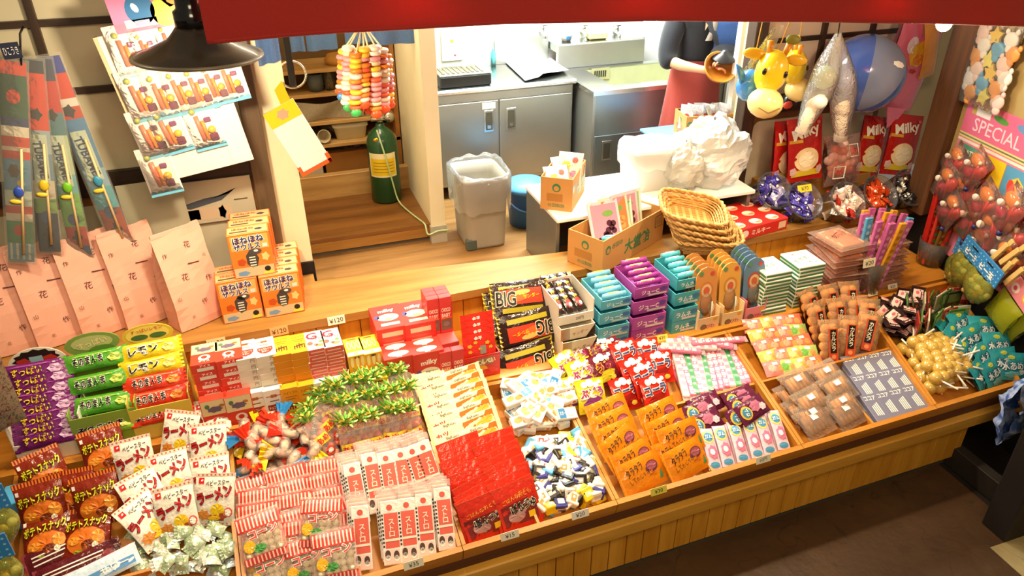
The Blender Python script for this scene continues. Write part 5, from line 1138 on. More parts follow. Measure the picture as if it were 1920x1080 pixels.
def crumple(name, lab, c, rx, ry, rz, col, seed, dens=.6):
    t = thing(name, lab, 'plastic', T(*c)); mb = MB()
    def f(u, v):
        a_, e = 2*pi*u, pi*(v-.5)*.98; d = Vector((cos(a_)*cos(e), sin(a_)*cos(e), sin(e))); n1 = 1+.28*mnoise.noise(d*2.1+Vector((seed, 0, 0)))+.16*abs(mnoise.noise(d*5+Vector((0, seed, 0))))+.07*mnoise.noise(d*11)
        return (d.x*rx*n1, d.y*ry*n1, max(d.z*rz*n1, -rz*.75))
    mb.grid(f, 40, 26, CLEAR(col, dens, .8, 18), False, wrap=True); mb.build('crumpled_sheet', t); return t
crumple('crumpled_plastic', 'big heap of crumpled white plastic sheeting behind the baskets', (2.58, 3.78, 1.31), .24, .2, .22, 'fbfaf2', 3.1, .62)
crumple('crumpled_plastic', 'small crumpled plastic bag between the tub and the heap', (2.36, 3.72, 1.28), .12, .12, .15, 'f3efe2', 8.2, .5)
t = thing('plastic_tray', 'light blue plastic lid under the carton of silver packets', 'lid', T(2.74, 4.3, 1.27)); mb = MB(); mb.box((-.3, -.16, 0), (.2, .16, .02), P('6fa8e0', .4), .005); mb.build('lid_plate', t)
t = thing('kitchen_stand', 'low stand carrying the blue lid behind the serving table', 'stand', T(2.74, 4.3, .7)); MB().box((-.24, -.12, 0), (.16, .12, .569), STEEL_D, .004).build('stand_body', t)
kraft('open cardboard carton packed with silver packets in front of the person', T(2.78, 4.2, 1.291) @ R('Z', -8), .34, .2, .16)
k3 = T(2.78, 4.2, 1.291) @ R('Z', -8)
def mk_silver():
    t = thing('silver_packet', '', 'packet'); mb, d = bag(.09, .16, .018, P('d8dade', .22, .1, .4, 40, metal=.6, name='foil'), .008, seed=63, nu=8, nv=8); d.rect(-.03, -.04, .03, .05, INK('c9a69a')); d.up().ell(0, .0, .02, .02, INK('b04a3a')); mb.build('packet_body', t); return t
sv = mk_silver()
for i in range(8): put(sv, k3 @ T(-.13+.036*i, random.uniform(-.03, .03), .13) @ R('Z', random.uniform(-40, 40)) @ R('X', 78+random.uniform(-12, 12)) @ R('Z', random.uniform(-16, 16)), 'silver packet standing %s from the left in its carton' % ORD[i], 'silver packets')

# nested wicker baskets
def mk_basket():
    t = thing('wicker_basket', '', 'basket'); hx, hy, H_ = .225, .15, .11; m1, m2 = P('d8a860', .6, .2, .3, 60, name='cane'), P('c08c48', .6, .2, .3, 60, name='cane'); n = 56
    mb = MB()
    def ring(r_, z, wv, ph): return [Vector((x*(1+wv*(1 if (i+ph) % 2 else -1)), y*(1+wv*(1 if (i+ph) % 2 else -1)), z)) for i, (x, y) in enumerate(rr(r_, hx, hy, n, 4))]
    for j in range(7):
        v = j/6; q = ring(.76+.24*v, .012+.085*v, .012, j); q.append(q[0]); mb.tube(q, .0065, m1 if j % 2 else m2, 5, flat=1)
    mb.build('woven_wall', t)
    mb = MB()
    for i in range(0, n, 2):
        x, y = rr(1, hx, hy, n, 4)[i]; mb.tube([(x*.74, y*.74, .006), (x*.88, y*.88, .05), (x, y, .1)], .004, m2, 4)
    mb.build('upright_canes', t)
    mb = MB()
    for i in range(13): x = -.15+.025*i; mb.box((x-.0105, -.108, .004+.003*(i % 2)), (x+.0105, .108, .008+.003*(i % 2)), m1)
    for i in range(9): y = -.1+.025*i; mb.box((-.165, y-.0105, .006), (.165, y+.0105, .010), m2)
    mb.build('woven_bottom', t)
    mb = MB()
    for ph in (0, 1):
        q = [Vector((x*(1.02+.018*sin(i*1.4+ph*pi)), y*(1.02+.02*sin(i*1.4+ph*pi)), .104+.009*cos(i*1.4+ph*pi))) for i, (x, y) in enumerate(rr(1, hx, hy, 72, 4))]; q.append(q[0]); mb.tube(q, .0105, m1 if ph else m2, 6)
    mb.build('braided_rim', t); return t
bk_ = mk_basket(); p = LP(1318, 480)
for k in range(5):
    M = T(p.x+.05, p.y+.06, LZ+.02) @ R('Z', -22) @ R('X', 4) if k == 0 else T(p.x+.035-.024*k, p.y+.075+.008*k, LZ+.035+.04*k) @ R('Z', -26+1.5*k) @ R('X', 16) @ R('Y', 13)
    put(bk_, M @ S3(.84, .84, .84), 'wicker basket, %s of the nested stack' % ('lowest', 'second from below', 'middle one', 'second from the top', 'topmost, its woven inside open to view')[k], 'nested baskets')

# flat red gift box
a, b, c = LP(1378, 455), LP(1468, 425), LP(1432, 372)
w_ = (b-a).length; ang = math.degrees(atan2(b.y-a.y, b.x-a.x)); t = thing('red_gift_box', 'flat red box with cream round dots beside the baskets', 'box', T(a.x, a.y, LZ) @ R('Z', ang-4)); d_ = .32
mb = MB(); mb.box((0, 0, 0), (w_, d_, .075), CARD('cb2a22'), .003); d = Dec(mb, T(w_/2, d_/2, .075))
for i in range(3):
    for j in range(3): x, y = -w_*.32+w_*.32*i+(.03 if j % 2 else -.01), -d_*.33+d_*.33*j; d.ell(x, y, .042, .036, INK('f0d2a8'), 16); d.up().ell(x, y+.012, .034, .018, INK('fbf2e2'), 14).ell(x+.01, y-.014, .022, .01, INK('e88a5a'), 10); d.k -= 1
d = Dec(mb, face(w_/2, 0, .0375, 'front')); d.txt('ミルキー', -.01, 0, .034, INK('f6e6cf'), 0, .02, w_*.45).ell(-w_*.33, 0, .03, .024, INK('e9d6c8')).rect(w_*.32, -.022, w_*.46, .022, INK('e8c8a8')); mb.build('box_body', t)

# clear tubs of wrapped sweets, tipped towards the customer
def mk_tub():
    t = thing('sweet_tub', '', 'tub'); mb = MB(); mb.lathe([(0, 0), (.1, 0), (.115, .17), (.125, .175), (.125, .18), (.111, .178), (.097, .006), (0, .006)], 24, CLEAR('eceaf2', .05, .9, 8)); mb.build('clear_tub', t); return t
tubm = mk_tub()
wr_sets = {'purple': [mk_foil('3c349a', 'd8d4ee'), mk_foil('5a4fb0', 'efeef6'), mk_foil('b8b4d8', '3a3290')], 'red and white': [mk_foil('c8382c', 'f3e3d6'), mk_foil('efe3d4', 'c23a2c')], 'orange red': [mk_foil('d84a1c', 'f0b060'), mk_foil('e06a2c', 'f6e0c0')], 'black': [mk_foil('1c1a1a', 'd8d4c4'), mk_foil('3a3330', 'e08a4a'), mk_foil('d8d2c2', '2a2624')]}
for px, py, nm, z, lab in ((1495, 385, 'purple', 0, 'clear tub of purple wrapped sweets next to the red gift box'), (1446, 376, 'purple', .02, 'clear tub of purple wrapped sweets standing behind its twin'), (1574, 385, 'red and white', 0, 'clear tub of red and white wrapped sweets'), (1634, 372, 'orange red', 0, 'clear tub of orange red wrapped sweets'), (1688, 360, 'black', 0, 'clear tub of black wrapped sweets by the corner post')):
    p = LP(px, py+30); M = T(p.x, p.y+.1+(.04 if z else 0), LZ+.035+z) @ R('X', 48); put(tubm, M, lab, 'sweet tubs')
    for i in range(26):
        a_ = i*2.4; r_ = .02+.065*sqrt((i % 13)/13); wz = .06+.075*(i//13)
        put(random.choice(wr_sets[nm]), M @ T(r_*cos(a_), r_*sin(a_), wz+random.uniform(0, .02)) @ Euler((random.uniform(-.8, .8), random.uniform(-.8, .8), random.uniform(0, 6))).to_matrix().to_4x4() @ S3(1.15, 1.15, 1.3), '%s wrapped sweet inside %s tub' % (nm, 'the rear purple' if z else 'its clear'), nm+(' rear' if z else '')+' tub sweets')
p = at(1503, 350, y=3.45); price('¥70', T(p.x, 3.42, p.z) @ R('X', 62), .1, .045, 'e8d23a', 'yellow price card reading 70 above the purple sweets')
# red candy bags behind the tubs
def mk_red_bag():
    t = thing('red_candy_bag', '', 'bag of sweets'); W_, H_ = .25, .40; mb, d = bag(W_, H_, .06, FILM('b01c16'), .022, seed=71, nu=12, nv=16, wr=.08)
    d.txt('Milky', 0, .105, .085, INK('f4ead6'), 12, .03, .2); d.ell(0, -.06, .085, .075, INK('f0d3a0'), 20, rings=3).rect(-.1, -.165, .1, -.125, INK('e0c02c'), 6); d.up().ell(.0, -.06, .06, .05, INK('f6e2bc'), 18).rect(-.115, .05, -.03, .07, INK('d8a02c')).ell(-.09, -.13, .025, .03, INK('d8b0a8'), 10, jag=.2).ell(.09, -.13, .025, .03, INK('d8b0a8'), 10, jag=.2)
    d.ell(.09, .16, .014, .01, INK('d86a5a'))
    mb.build('bag_body', t); return t
rb_ = mk_red_bag(); sh_ = thing('display_step', 'small wooden step behind the sweet tubs carrying the red candy bags', 'stand', T(0, 0, 0)); MB().box((2.98, 3.66, LZ), (3.78, 3.86, LZ+.13), W_LEDGE, .003).build('step_board', sh_)
for px, py, y, rz, ry, lab in ((1508, 280, 3.62, -4, -4, 'red candy bag standing in front on the basket side'), (1470, 285, 3.72, 18, 6, 'red candy bag half hidden behind the front one'), (1633, 275, 3.72, 4, 12, 'red candy bag behind the clear pink bag'), (1690, 272, 3.64, -6, 10, 'red candy bag leaning at the corner post')):
    p = at(px, py, y=y); put(rb_, T(p.x, y, p.z) @ R('Y', ry) @ R('Z', rz) @ R('X', 78), lab, 'red candy bags')
t = thing('clear_gift_bag', 'clear bag of pinkish sweets with square label frames between the red bags', 'bag of sweets', T(*at(1578, 300, y=3.6)) @ R('X', 74))
mb = MB(); random.seed(8)
for i in range(22): a_ = i*2.4; r_ = .018*sqrt(i); mb.ball((r_*cos(a_)*1.25, r_*sin(a_)*1.3, random.uniform(-.02, .02)), .034, P(('e08a6a', 'e8b09a', 'd8663a', 'efcdbb')[i % 4], .4), 8)
mb.build('sweets_inside', t); mb, d = bag(.28, .32, .12, CLEAR('f6d6cc', .14), .016, seed=73, nu=12, nv=14)
for x, y in ((-.06, -.07), (.05, .06)):
    for q in ((-.04, -.04, .04, -.034), (-.04, .034, .04, .04), (-.04, -.04, -.034, .04), (.034, -.04, .04, .04)): d.rect(x+q[0], y+q[1], x+q[2], y+q[3], INK('efe3cf'))
    d.txt('味', x, y, .05, INK('c84a3a'), 0, .0)
mb.build('clear_bag', t)
# ------------------------------------------------------------------ kitchen behind
kc = thing('steel_cabinet', 'long stainless steel kitchen cabinet with two doors by the cream partition', 'cabinet', T(0, 0, 0))
MB().box((1.0, 5.03, .8), (2.17, 5.62, 1.49), STEEL, .004).build('cabinet_body', kc)
MB().box((1.0, 4.99, 1.49), (2.19, 5.63, 1.53), MET('d8dad6', .25), .012).build('worktop', kc)
MB().box((1.745, 5.6, 1.53), (2.192, 5.64, 1.725), STEEL, .004).build('splashback', kc)
for x in (1.03, 2.12): 
    mb = MB(); mb.lathe([(.022, .7), (.022, .8)], 10, STEEL_D, T(x, 5.08, 0)); mb.build('leg', kc)
for i, (x0, x1, hx) in enumerate(((1.01, 1.585, 1.51), (1.595, 2.155, 1.68))):
    mb = MB(); mb.box((x0, 5.015, .83), (x1, 5.03, 1.425), P('a9a89e', .34, .05, metal=.85, name='brushed_steel'), .003); dr = mb.build('door', kc)
    mb = MB(); mb.box((hx-.035, 5.009, 1.2), (hx+.035, 5.016, 1.36), MET('d8d8d2', .2), .002); mb.box((hx-.024, 5.006, 1.215), (hx+.024, 5.010, 1.345), P('4a4636', .5)); mb.box((hx-.014, 5.004, 1.225), (hx+.014, 5.007, 1.25), MET('e8e8e2', .2)); mb.build('recessed_handle', dr)
mb = MB(); mb.box((1.46, 5.007, 1.37), (1.56, 5.012, 1.415), CARD('f2ead0')); mb.build('door_label', kc)
sk_ = thing('steel_sink', 'stainless steel sink unit with deep basin behind the person', 'sink', T(0, 0, 0))
mb = MB(); x0, x1, y0, y1, zt = 2.205, 3.3, 4.74, 5.44, 1.5
mb.box((x0, y0, .78), (x0+.02, y1, zt-.03), STEEL); mb.box((x1-.02, y0, .78), (x1, y1, zt-.03), STEEL); mb.box((x0, y1-.02, .78), (x1, y1, zt-.03), STEEL); mb.box((x0+.02, y0+.01, .78), (x1-.02, y0+.03, zt-.03), P('9fabac', .34, .05, metal=.8, name='brushed_steel')); mb.build('cabinet_body', sk_)
mb = MB(); bx0, bx1, by0, by1 = 2.4, 3.16, 4.85, 5.36
for a, b in (((x0-.01, y0-.02), (x1, by0)), ((x0-.01, by1), (x1, y1)), ((x0-.01, by0), (bx0, by1)), ((bx1, by0), (x1, by1))): mb.box((*a, zt-.03), (*b, zt), MET('d2d6d4', .25))
mb.build('rim', sk_)
mb = MB(); z0 = 1.22; bm = P('cfcfa6', .34, .1, metal=.5, name='brushed_steel'); mb.add([(bx0, by0, zt-.01), (bx1, by0, zt-.01), (bx1, by1, zt-.01), (bx0, by1, zt-.01), (bx0+.02, by0+.02, z0), (bx1-.02, by0+.02, z0), (bx1-.02, by1-.02, z0), (bx0+.02, by1-.02, z0)], [(4, 5, 6, 7), (0, 4, 7, 3), (1, 2, 6, 5), (3, 7, 6, 2), (0, 1, 5, 4)], bm); mb.build('basin', sk_)
mb = MB(); q = at(1125, 137, y=5.345)
for i in range(6): mb.box((q.x-.05+.018*i, 5.338, q.z-.03), (q.x-.04+.018*i, 5.343, q.z+.02), P('2a2a20', .6))
mb.box((q.x-.075, 5.342, q.z-.05), (q.x+.08, 5.346, q.z+.04), P('cfcba0', .4, metal=.6)); mb.build('overflow_grille', sk_)
MB().box((2.2, 5.42, 1.5), (2.95, 5.46, 1.68), STEEL, .004).build('splashback', sk_)
MB().box((2.2, 5.46, 1.62), (2.97, 5.64, 1.68), MET('ccd0cd', .25), .004).build('back_shelf', sk_)
for i, (x0, x1) in enumerate(((2.225, 2.75), (2.76, 3.28))):
    mb = MB(); mb.box((x0, 4.728, .8), (x1, 4.742, 1.17), P('848d8e', .36, .05, metal=.8, name='brushed_steel'), .003); dr = mb.build('door', sk_)
    mb = MB(); hx = x0+.1; mb.box((hx-.04, 4.722, .98), (hx+.04, 4.729, 1.13), MET('d8d8d2', .2), .002); mb.box((hx-.026, 4.719, .995), (hx+.026, 4.723, 1.115), P('3a3a30', .5)); mb.build('recessed_handle', dr)
for i, (px, lab) in enumerate(((1016, 'chrome tap on the tiled wall above the paper sheet'), (1093, 'chrome tap between the painted cup and the yellow tub'), (1155, 'chrome tap above the sink nearest the lamp'))):
    p = at(px, 60, y=5.6); t = thing('water_tap', lab, 'tap', T(p.x, 5.64, p.z)); ch = MET('dfe2e2', .12); mb = MB(); mb.tube([(0, 0, .0), (0, -.07, 0), (0, -.1, -.01), (0, -.11, -.06)], .013, ch, 8); mb.build('spout', t); mb = MB(); mb.lathe([(.02, .01), (.02, .035), (.008, .05)], 8, ch, T(0, -.05, 0)); mb.tube([(-.035, -.05, .05), (.035, -.05, .05)], .008, ch, 6); mb.build('handle', t)
def shelf_item(nm, lab, cat, px, py, y, z=None): p = at(px, py, y=y); return thing(nm, lab, cat, T(p.x, y, z if z is not None else p.z))
t = shelf_item('painted_cup', 'white cup with blue painting on the ledge above the sink', 'cup', 1062, 68, 5.55, 1.681); mb = MB(); mb.lathe([(.035, 0), (.05, .05), (.055, .075), (.05, .075), (.03, .01), (0, .01)], 18, P('f2f4f4', .15)); mb.ball((0, -.045, .035), .02, INK('2f6a94'), 10, None, (1, .25, 1)); mb.build('cup_body', t)
t = shelf_item('yellow_tub', 'pale yellow tub on the ledge above the sink', 'tub', 1118, 62, 5.55, 1.681); mb = MB(); mb.box((-.08, -.05, 0), (.08, .05, .06), P('e6dc8a', .5), .012); mb.build('tub_body', t)
# papers, drip tray and grey machine on the cabinet
t = thing('paper_sheet', 'white paper sheet lying curled on the steel worktop', 'paper', T(0, 0, 0)); q = [at(935, 105, z=1.54), at(1025, 100, z=1.54), at(985, 152, z=1.54), at(1066, 135, z=1.54)]
MB().grid(lambda u, v: tuple(q[2].lerp(q[3], u).lerp(q[0].lerp(q[1], u), v)+Vector((0, 0, .012*sin(pi*u)*sin(pi*v)+.006*sin(5*u)+(.02*(1-v)**4 if u > .3 else 0)+.003))), 10, 8, P('fbf9f2', .7, .02)).build('sheet', t)
a = at(820, 160, z=1.54); b = at(914, 150, z=1.54); wd = b.x-a.x
t = thing('drip_tray', 'black drip tray with a steel grid standing on the worktop corner', 'tray', T(a.x, 5.04, 1.531)); mb = MB(); mb.box((0, 0, 0), (wd, .24, .085), P('161614', .35), .01); mb.build('tray_body', t); mb = MB(); mb.box((.0, -.004, .085), (wd, .244, .095), MET('e0dcd0', .25), .003); mb.build('rim', t)
mb = MB()
for i in range(9): mb.box((.03+(wd-.06)*i/9, .03, .0952), (.03+(wd-.06)*(i+.45)/9, .2, .0985), P('6a6450', .5))
mb.build('grid', t)
t = thing('drinks_machine', 'grey drinks machine with notices behind the drip tray', 'machine', T(a.x-.02, 5.32, 1.531)); mb = MB(); mb.box((0, 0, 0), (wd-.02, .28, .7), P('a7a79c', .4), .01); mb.build('machine_body', t)
mb = MB(); mb.box((.0, -.016, .02), (wd-.06, -.004, .1), P('e8e6da', .5), .002); d = Dec(mb, face((wd-.06)/2, -.016, .06, 'front')); d.rect(-.06, -.02, .1, .012, INK('b8b8ac')).rect(-.12, .015, .06, .03, INK('8f9a9a')); mb.build('label_strip', t)
mb = MB(); mb.box((.11, -.012, .13), (.26, -.004, .34), CARD('f4f0e6')); d = Dec(mb, face(.185, -.012, .235, 'front')); d.ell(0, .03, .014, .014, INK('e8c23a')).rect(-.05, -.01, .05, -.004, INK('c89a8a')).rect(-.04, -.03, .04, -.026, INK('b8a8a0')).ell(.02, -.07, .01, .008, INK('c84a4a')); mb.build('notice', t)
t = shelf_item('teal_bottle', 'small clear box with a teal bottle on the ledge beside the notices', 'bottle', 924, 66, 5.58, 1.531); mb = MB(); mb.lathe([(.02, 0), (.022, .09), (.01, .12), (.01, .14)], 12, P('5fc0bc', .3)); mb.build('bottle_body', t)
t = shelf_item('wall_paper', 'small pinkish notice on the wall by the partition top', 'notice', 812, 60, 5.62); mb = MB(); mb.box((-.07, -.003, -.14), (.06, .003, .14), CARD('f3dfd6')); d = Dec(mb, face(0, -.003, 0, 'front')); d.rect(-.04, .02, .03, .03, INK('d8a09a')); mb.build('sheet', t)
# rubbish bin and bucket
t = thing('rubbish_bin', 'grey rectangular rubbish bin with a clear liner in front of the steel cabinet', 'bin', T(1.225, 4.33, .701)); gp = P('a8a396', .5, .05); mb = MB()
rrloft(mb, [(.86, 0), (.88, .02), (1, .46), (1.02, .465), (1.02, .485), (.94, .485), (.9, .4), (.8, .02), (.1, .02)], .15, .19, gp, 40, 9); mb.build('bin_body', t)
mb = MB(); mb.box((-.142, -.172, .0), (-.07, -.13, .075), P('4f5a54', .6), .006); mb.build('pedal', t)
mb = MB(); rrloft(mb, [(1.09, .27), (1.12, .38), (1.13, .49), (1.06, .515), (.97, .49), (.9, .36), (.8, .2), (.4, .14), (.02, .13)], .16, .2, CLEAR('f4f4f2', .16, 1, 18), 48, 5, False, .03); mb.build('liner_bag', t)
t = thing('blue_bucket', 'blue round bucket with a light blue lid between bin and table', 'bucket', T(1.6, 4.46, .701)); mb = MB(); mb.lathe([(.115, 0), (.14, .25), (.146, .25), (.146, .28), (.0, .28)], 32, P('3f78c8', .4)); mb.build('bucket_body', t)
mb = MB(); mb.lathe([(.155, .265), (.158, .29), (.13, .3), (.125, .312), (.0, .318)], 32, P('5fa8e4', .4)); mb.build('lid', t)
mb = MB(); mb.tube([(.15*cos(a_)-.0, -.15*abs(sin(a_))*.8-.02, .235-.1*sin(a_)) for a_ in [pi*i/14 for i in range(15)]], .006, P('5f98dc', .4), 6); mb.build('handle', t)
# shelves in the back room
sf = thing('shelf_rack', 'open wooden shelves in the back room above the raised step', 'shelf', T(0, 0, 0))
for z0, y0 in ((1.665, 5.25), (1.50, 5.25), (1.31, 5.22), (1.15, 5.2)): MB().box((-.02, y0, z0), (.89, 5.6, z0+.026), W_SHELF, .002).build('shelf_board', sf)
MB().box((-.025, 5.6, .83), (.895, 5.64, 2.6), P('6a4f2a', .7)).build('back_panel', sf)
MB().box((.86, 5.2, .83), (.89, 5.6, 2.2), P('a06a2c', .5)).build('upright', sf); MB().box((-.02, 5.25, .83), (.01, 5.6, 2.2), W_SHELF).build('upright', sf)
def onshelf(px, z, y=5.33): p = at(px, 0, y=y); return at(px, 540, y=y)
def sx(px, py, y=5.33): return at(px, py, y=y).x
t = thing('grey_mug', 'dark grey mug on the second shelf', 'mug', T(sx(590, 150), 5.33, 1.527)); mb = MB(); mb.lathe([(.045, 0), (.055, .04), (.058, .12), (.054, .12), (.045, .01), (0, .01)], 18, P('4c5456', .35)); mb.build('mug_body', t); mb = MB(); mb.tube([(.055, 0, .1), (.085, 0, .085), (.085, 0, .04), (.055, 0, .03)], .008, P('4c5456', .35), 6); mb.build('handle', t)
t = thing('drinking_glass', 'clear drinking glass beside the grey mug', 'glass', T(sx(616, 147), 5.33, 1.527)); mb = MB(); mb.lathe([(.035, 0), (.045, .12), (.041, .12), (.032, .01), (0, .01)], 16, CLEAR('f2e6c8', .06)); mb.build('glass_body', t)
t = thing('straw_hat_bundle', 'small woven bundle on the top shelf under the indigo curtain', 'basket', T(sx(630, 100), 5.36, 1.692)); mb = MB(); mb.lathe([(.07, 0), (.085, .03), (.06, .07), (.0, .08)], 18, P('c08a3a', .7, .3, .4, 60)); mb.build('woven_body', t)
t = thing('folded_cloth', 'grey cloth hanging folded on the third shelf', 'cloth', T(sx(610, 195), 5.3, 1.337)); MB().grid(lambda u, v: ((u-.5)*.5, -.06+.02*sin(9*u+3*v)+.02*v, .15*(1-v)*(1-.2*sin(4*u))+.002), 16, 8, FABRIC('a39a80', 90)).build('cloth_sheet', t)
t = thing('plastic_food_box', 'white lidded plastic box on the lowest shelf', 'box', T(sx(655, 235), 5.33, 1.177)); mb = MB(); rrloft(mb, [(.85, 0), (1, .085), (1.06, .087), (1.06, .11), (.0, .112)], .12, .08, P('e2ddc0', .45), 28, 6); mb.build('box_body', t)
t = thing('fallen_cup', 'pale cup lying on its side on the lowest shelf', 'cup', T(sx(603, 238), 5.26, 1.225) @ R('X', 80)); mb = MB(); mb.lathe([(.035, -.05), (.048, .06), (.044, .06), (.03, -.045), (0, -.045)], 16, P('c9bc98', .5)); mb.build('cup_body', t)
t = thing('dark_pot', 'dark pot behind the fallen cup on the lowest shelf', 'pot', T(sx(620, 222), 5.42, 1.177)); mb = MB(); mb.lathe([(.07, 0), (.08, .06), (.075, .1), (.03, .11), (0, .11)], 16, P('3c3630', .4)); mb.build('pot_body', t)
t = thing('cardboard_box', 'plain cardboard box under the shelves beside the gas bottle', 'cardboard box', T(sx(655, 320), 5.38, 1.001)); mb = MB(); mb.box((-.17, -.12, -.165), (.16, .12, .085), P('a8702c', .8), .003); mb.build('box_body', t)
t = thing('paper_stack', 'white paper bundle under the shelves by the wall', 'paper', T(sx(585, 325), 5.36, .831)); mb = MB(); mb.box((-.09, -.1, 0), (.08, .1, .2), P('d8cfb4', .7), .004); mb.build('bundle', t)
for k, (px, py, c) in enumerate(((640, 275, '5a4a4a'), (668, 268, '6b5a66'), (612, 280, '3f3a2c'), (690, 270, '8a8468'))):
    crumple('stuffed_bag', ('dull brown', 'dull mauve', 'dark olive', 'pale green')[k]+' plastic bag stuffed on top of the cardboard box', (sx(px, py, 5.36), 5.36, 1.087+.045), .075, .06, .06, c, 2.3+k, .75)
# gas bottle and hose
t = thing('gas_cylinder', 'dark green gas cylinder with yellow label on the raised step', 'gas bottle', T(.705, 4.9, .831)); gm = P('0f4a26', .3, .1, coat=.3); mb = MB(); mb.lathe([(.095, 0), (.105, .015), (.105, .40), (.1, .44), (.082, .485), (.05, .515), (.03, .53), (.03, .55)], 32, gm); mb.build('cylinder_body', t)
mb = MB(); n = 10; mb.grid(lambda u, v: (.1062*sin((u-.62)*1.9), -.1062*cos((u-.62)*1.9), .2+.17*v), n, 1, CARD('efe6b8')); mb.grid(lambda u, v: (.1068*sin((u-.62)*1.7), -.1068*cos((u-.62)*1.7), .212+.12*v), n, 1, CARD('e6c81c'))
for i in range(4): mb.grid(lambda u, v: (.1074*sin((u-.62)*1.4), -.1074*cos((u-.62)*1.4), .235+.022*i+.006*v), n, 1, INK('a88a1c'))
mb.build('yellow_label', t)
mb = MB(); ch = MET('c8c8c0', .2); mb.lathe([(.02, .545), (.02, .6), (.012, .62), (.012, .66)], 12, ch); mb.lathe([(.04, .655), (.045, .665), (.04, .68)], 12, P('222222', .5)); mb.tube([(-.06, -.02, .59), (.055, -.02, .59)], .016, ch, 10); mb.lathe([(.032, -.012), (.032, .012)], 16, ch, T(.06, -.045, .6) @ R('X', 90)); mb.build('valve', t)
mb = MB(); mb.ball((-.035, -.07, .46), .022, MET('d8a82c', .15), 12, None, (1.6, .6, .8)); mb.build('brass_regulator', t)
t = thing('gas_hose', 'thin pale green hose trailing from the gas cylinder down the step', 'hose', T(0, 0, 0)); mb = MB(); hp = [Vector(x) for x in ((.67, 4.83, 1.36), (.70, 4.775, 1.2), (.735, 4.77, 1.0), (.76, 4.75, .87), (.80, 4.6, .845), (.84, 4.45, .843), (.86, 4.37, .838), (.87, 4.335, .78), (.94, 4.325, .8), (1.02, 4.33, .79))]
hq = []
for i in range(len(hp)-1):
    for k in range(5):
        a_, b_, c_, d_ = hp[max(0, i-1)], hp[i], hp[i+1], hp[min(len(hp)-1, i+2)]; s = k/5; hq.append(.5*((2*b_)+(c_-a_)*s+(2*a_-5*b_+4*c_-d_)*s*s+(3*b_-a_-3*c_+d_)*s**3))
mb.tube(hq, .0055, P('b8d098', .3), 8); mb.build('hose_body', t)
# indigo curtains
def noren(lab, pa, pb, y, zt, drop):
    a_, b_ = at(*pa, y=y), at(*pb, y=y); t = thing('indigo_curtain', lab, 'curtain', T(0, 0, 0)); n = 20
    MB().grid(lambda u, v: (a_.x+(b_.x-a_.x)*u, y+.012*sin(u*11+lab.__len__())*(1-v), a_.z+(b_.z-a_.z)*u+(zt-a_.z)*v), n, 4, FABRIC('4d6f9e', 260, .55)).build('cloth_panel', t)
noren('indigo speckled curtain panel nearest the pale wall panel', (537, 98), (573, 96), 5.0, 2.3, .2); noren('indigo speckled curtain panel over the shelves', (577, 97), (634, 91), 5.0, 2.3, .2); noren('indigo speckled curtain panel behind the candy necklaces', (648, 84), (703, 78), 5.0, 2.3, .2); noren('indigo speckled curtain panel at the partition', (705, 85), (785, 80), 4.5, 2.3, .2)
noren('indigo cloth pinned on the pale wall panel by the post', (486, 124), (528, 114), 3.72, 2.4, .2)
t = thing('key_ring', 'big metal ring on a black strap hanging at the step entrance', 'ring', T(*at(548, 140, y=4.1))); mb = MB(); mb.tube([(.07*cos(a_), .0, .07*sin(a_)) for a_ in [2*pi*i/24 for i in range(25)]], .006, MET('d8d4c4', .2), 6); mb.build('ring', t); mb = MB(); mb.box((-.022, -.006, -.06), (.014, .006, 3.1-at(548, 140, y=4.1).z), P('201d1a', .6), .003); mb.build('strap', t)

# ------------------------------------------------------------------ the person at the sink
def skin(name, verts, edges, radii, mat, root=0, sub=2, parent=None):
    me = bpy.data.meshes.new(name); me.from_pydata([tuple(v) for v in verts], edges, []); o = bpy.data.objects.new(name, me); COL.objects.link(o)
    m = o.modifiers.new('skin', 'SKIN'); m.use_smooth_shade = True
    for i, r in enumerate(radii): me.skin_vertices[0].data[i].radius = (r, r) if not hasattr(r, '__len__') else r
    for d_ in me.skin_vertices[0].data: d_.use_root = False
    me.skin_vertices[0].data[root].use_root = True
    s = o.modifiers.new('sub', 'SUBSURF'); s.levels = s.render_levels = sub
    bpy.context.view_layer.update(); ev = o.evaluated_get(bpy.context.evaluated_depsgraph_get()); nm = bpy.data.meshes.new_from_object(ev); nm.materials.clear(); nm.materials.append(mat)
    for p_ in nm.polygons: p_.use_smooth = True
    o.modifiers.clear(); o.data = nm; bpy.data.meshes.remove(me)
    if parent is not None: o.parent = parent
    return o
PX = 2.87
per = thing('person', 'person in a black wrap jacket and brick red apron holding a bowl at the sink', 'person', T(PX+.03, 4.55, .70) @ R('Z', -8) @ S3(1.03, 1.03, 1.02))
SKM = P('d99a70', .5, .05, name='skin'); V, E_, Rr = [], [], []
def j(p_, r, par=None):
    V.append(p_); Rr.append(r)
    if par is not None: E_.append((par, len(V)-1))
    return len(V)-1
pel = j((0, .02, .86), (.15, .11)); wa = j((0, .01, 1.0), (.125, .095), pel); chs = j((0, .0, 1.18), (.145, .1), wa); nb = j((0, .01, 1.32), (.075, .06), chs); nk = j((0, 0, 1.39), .05, nb); ja = j((0, -.03, 1.45), (.06, .07), nk); hd = j((0, -.025, 1.53), (.078, .092), ja); tp_ = j((0, -.01, 1.61), (.06, .075), hd)
j((0, -.125, 1.50), .013, hd)
HANDS = []
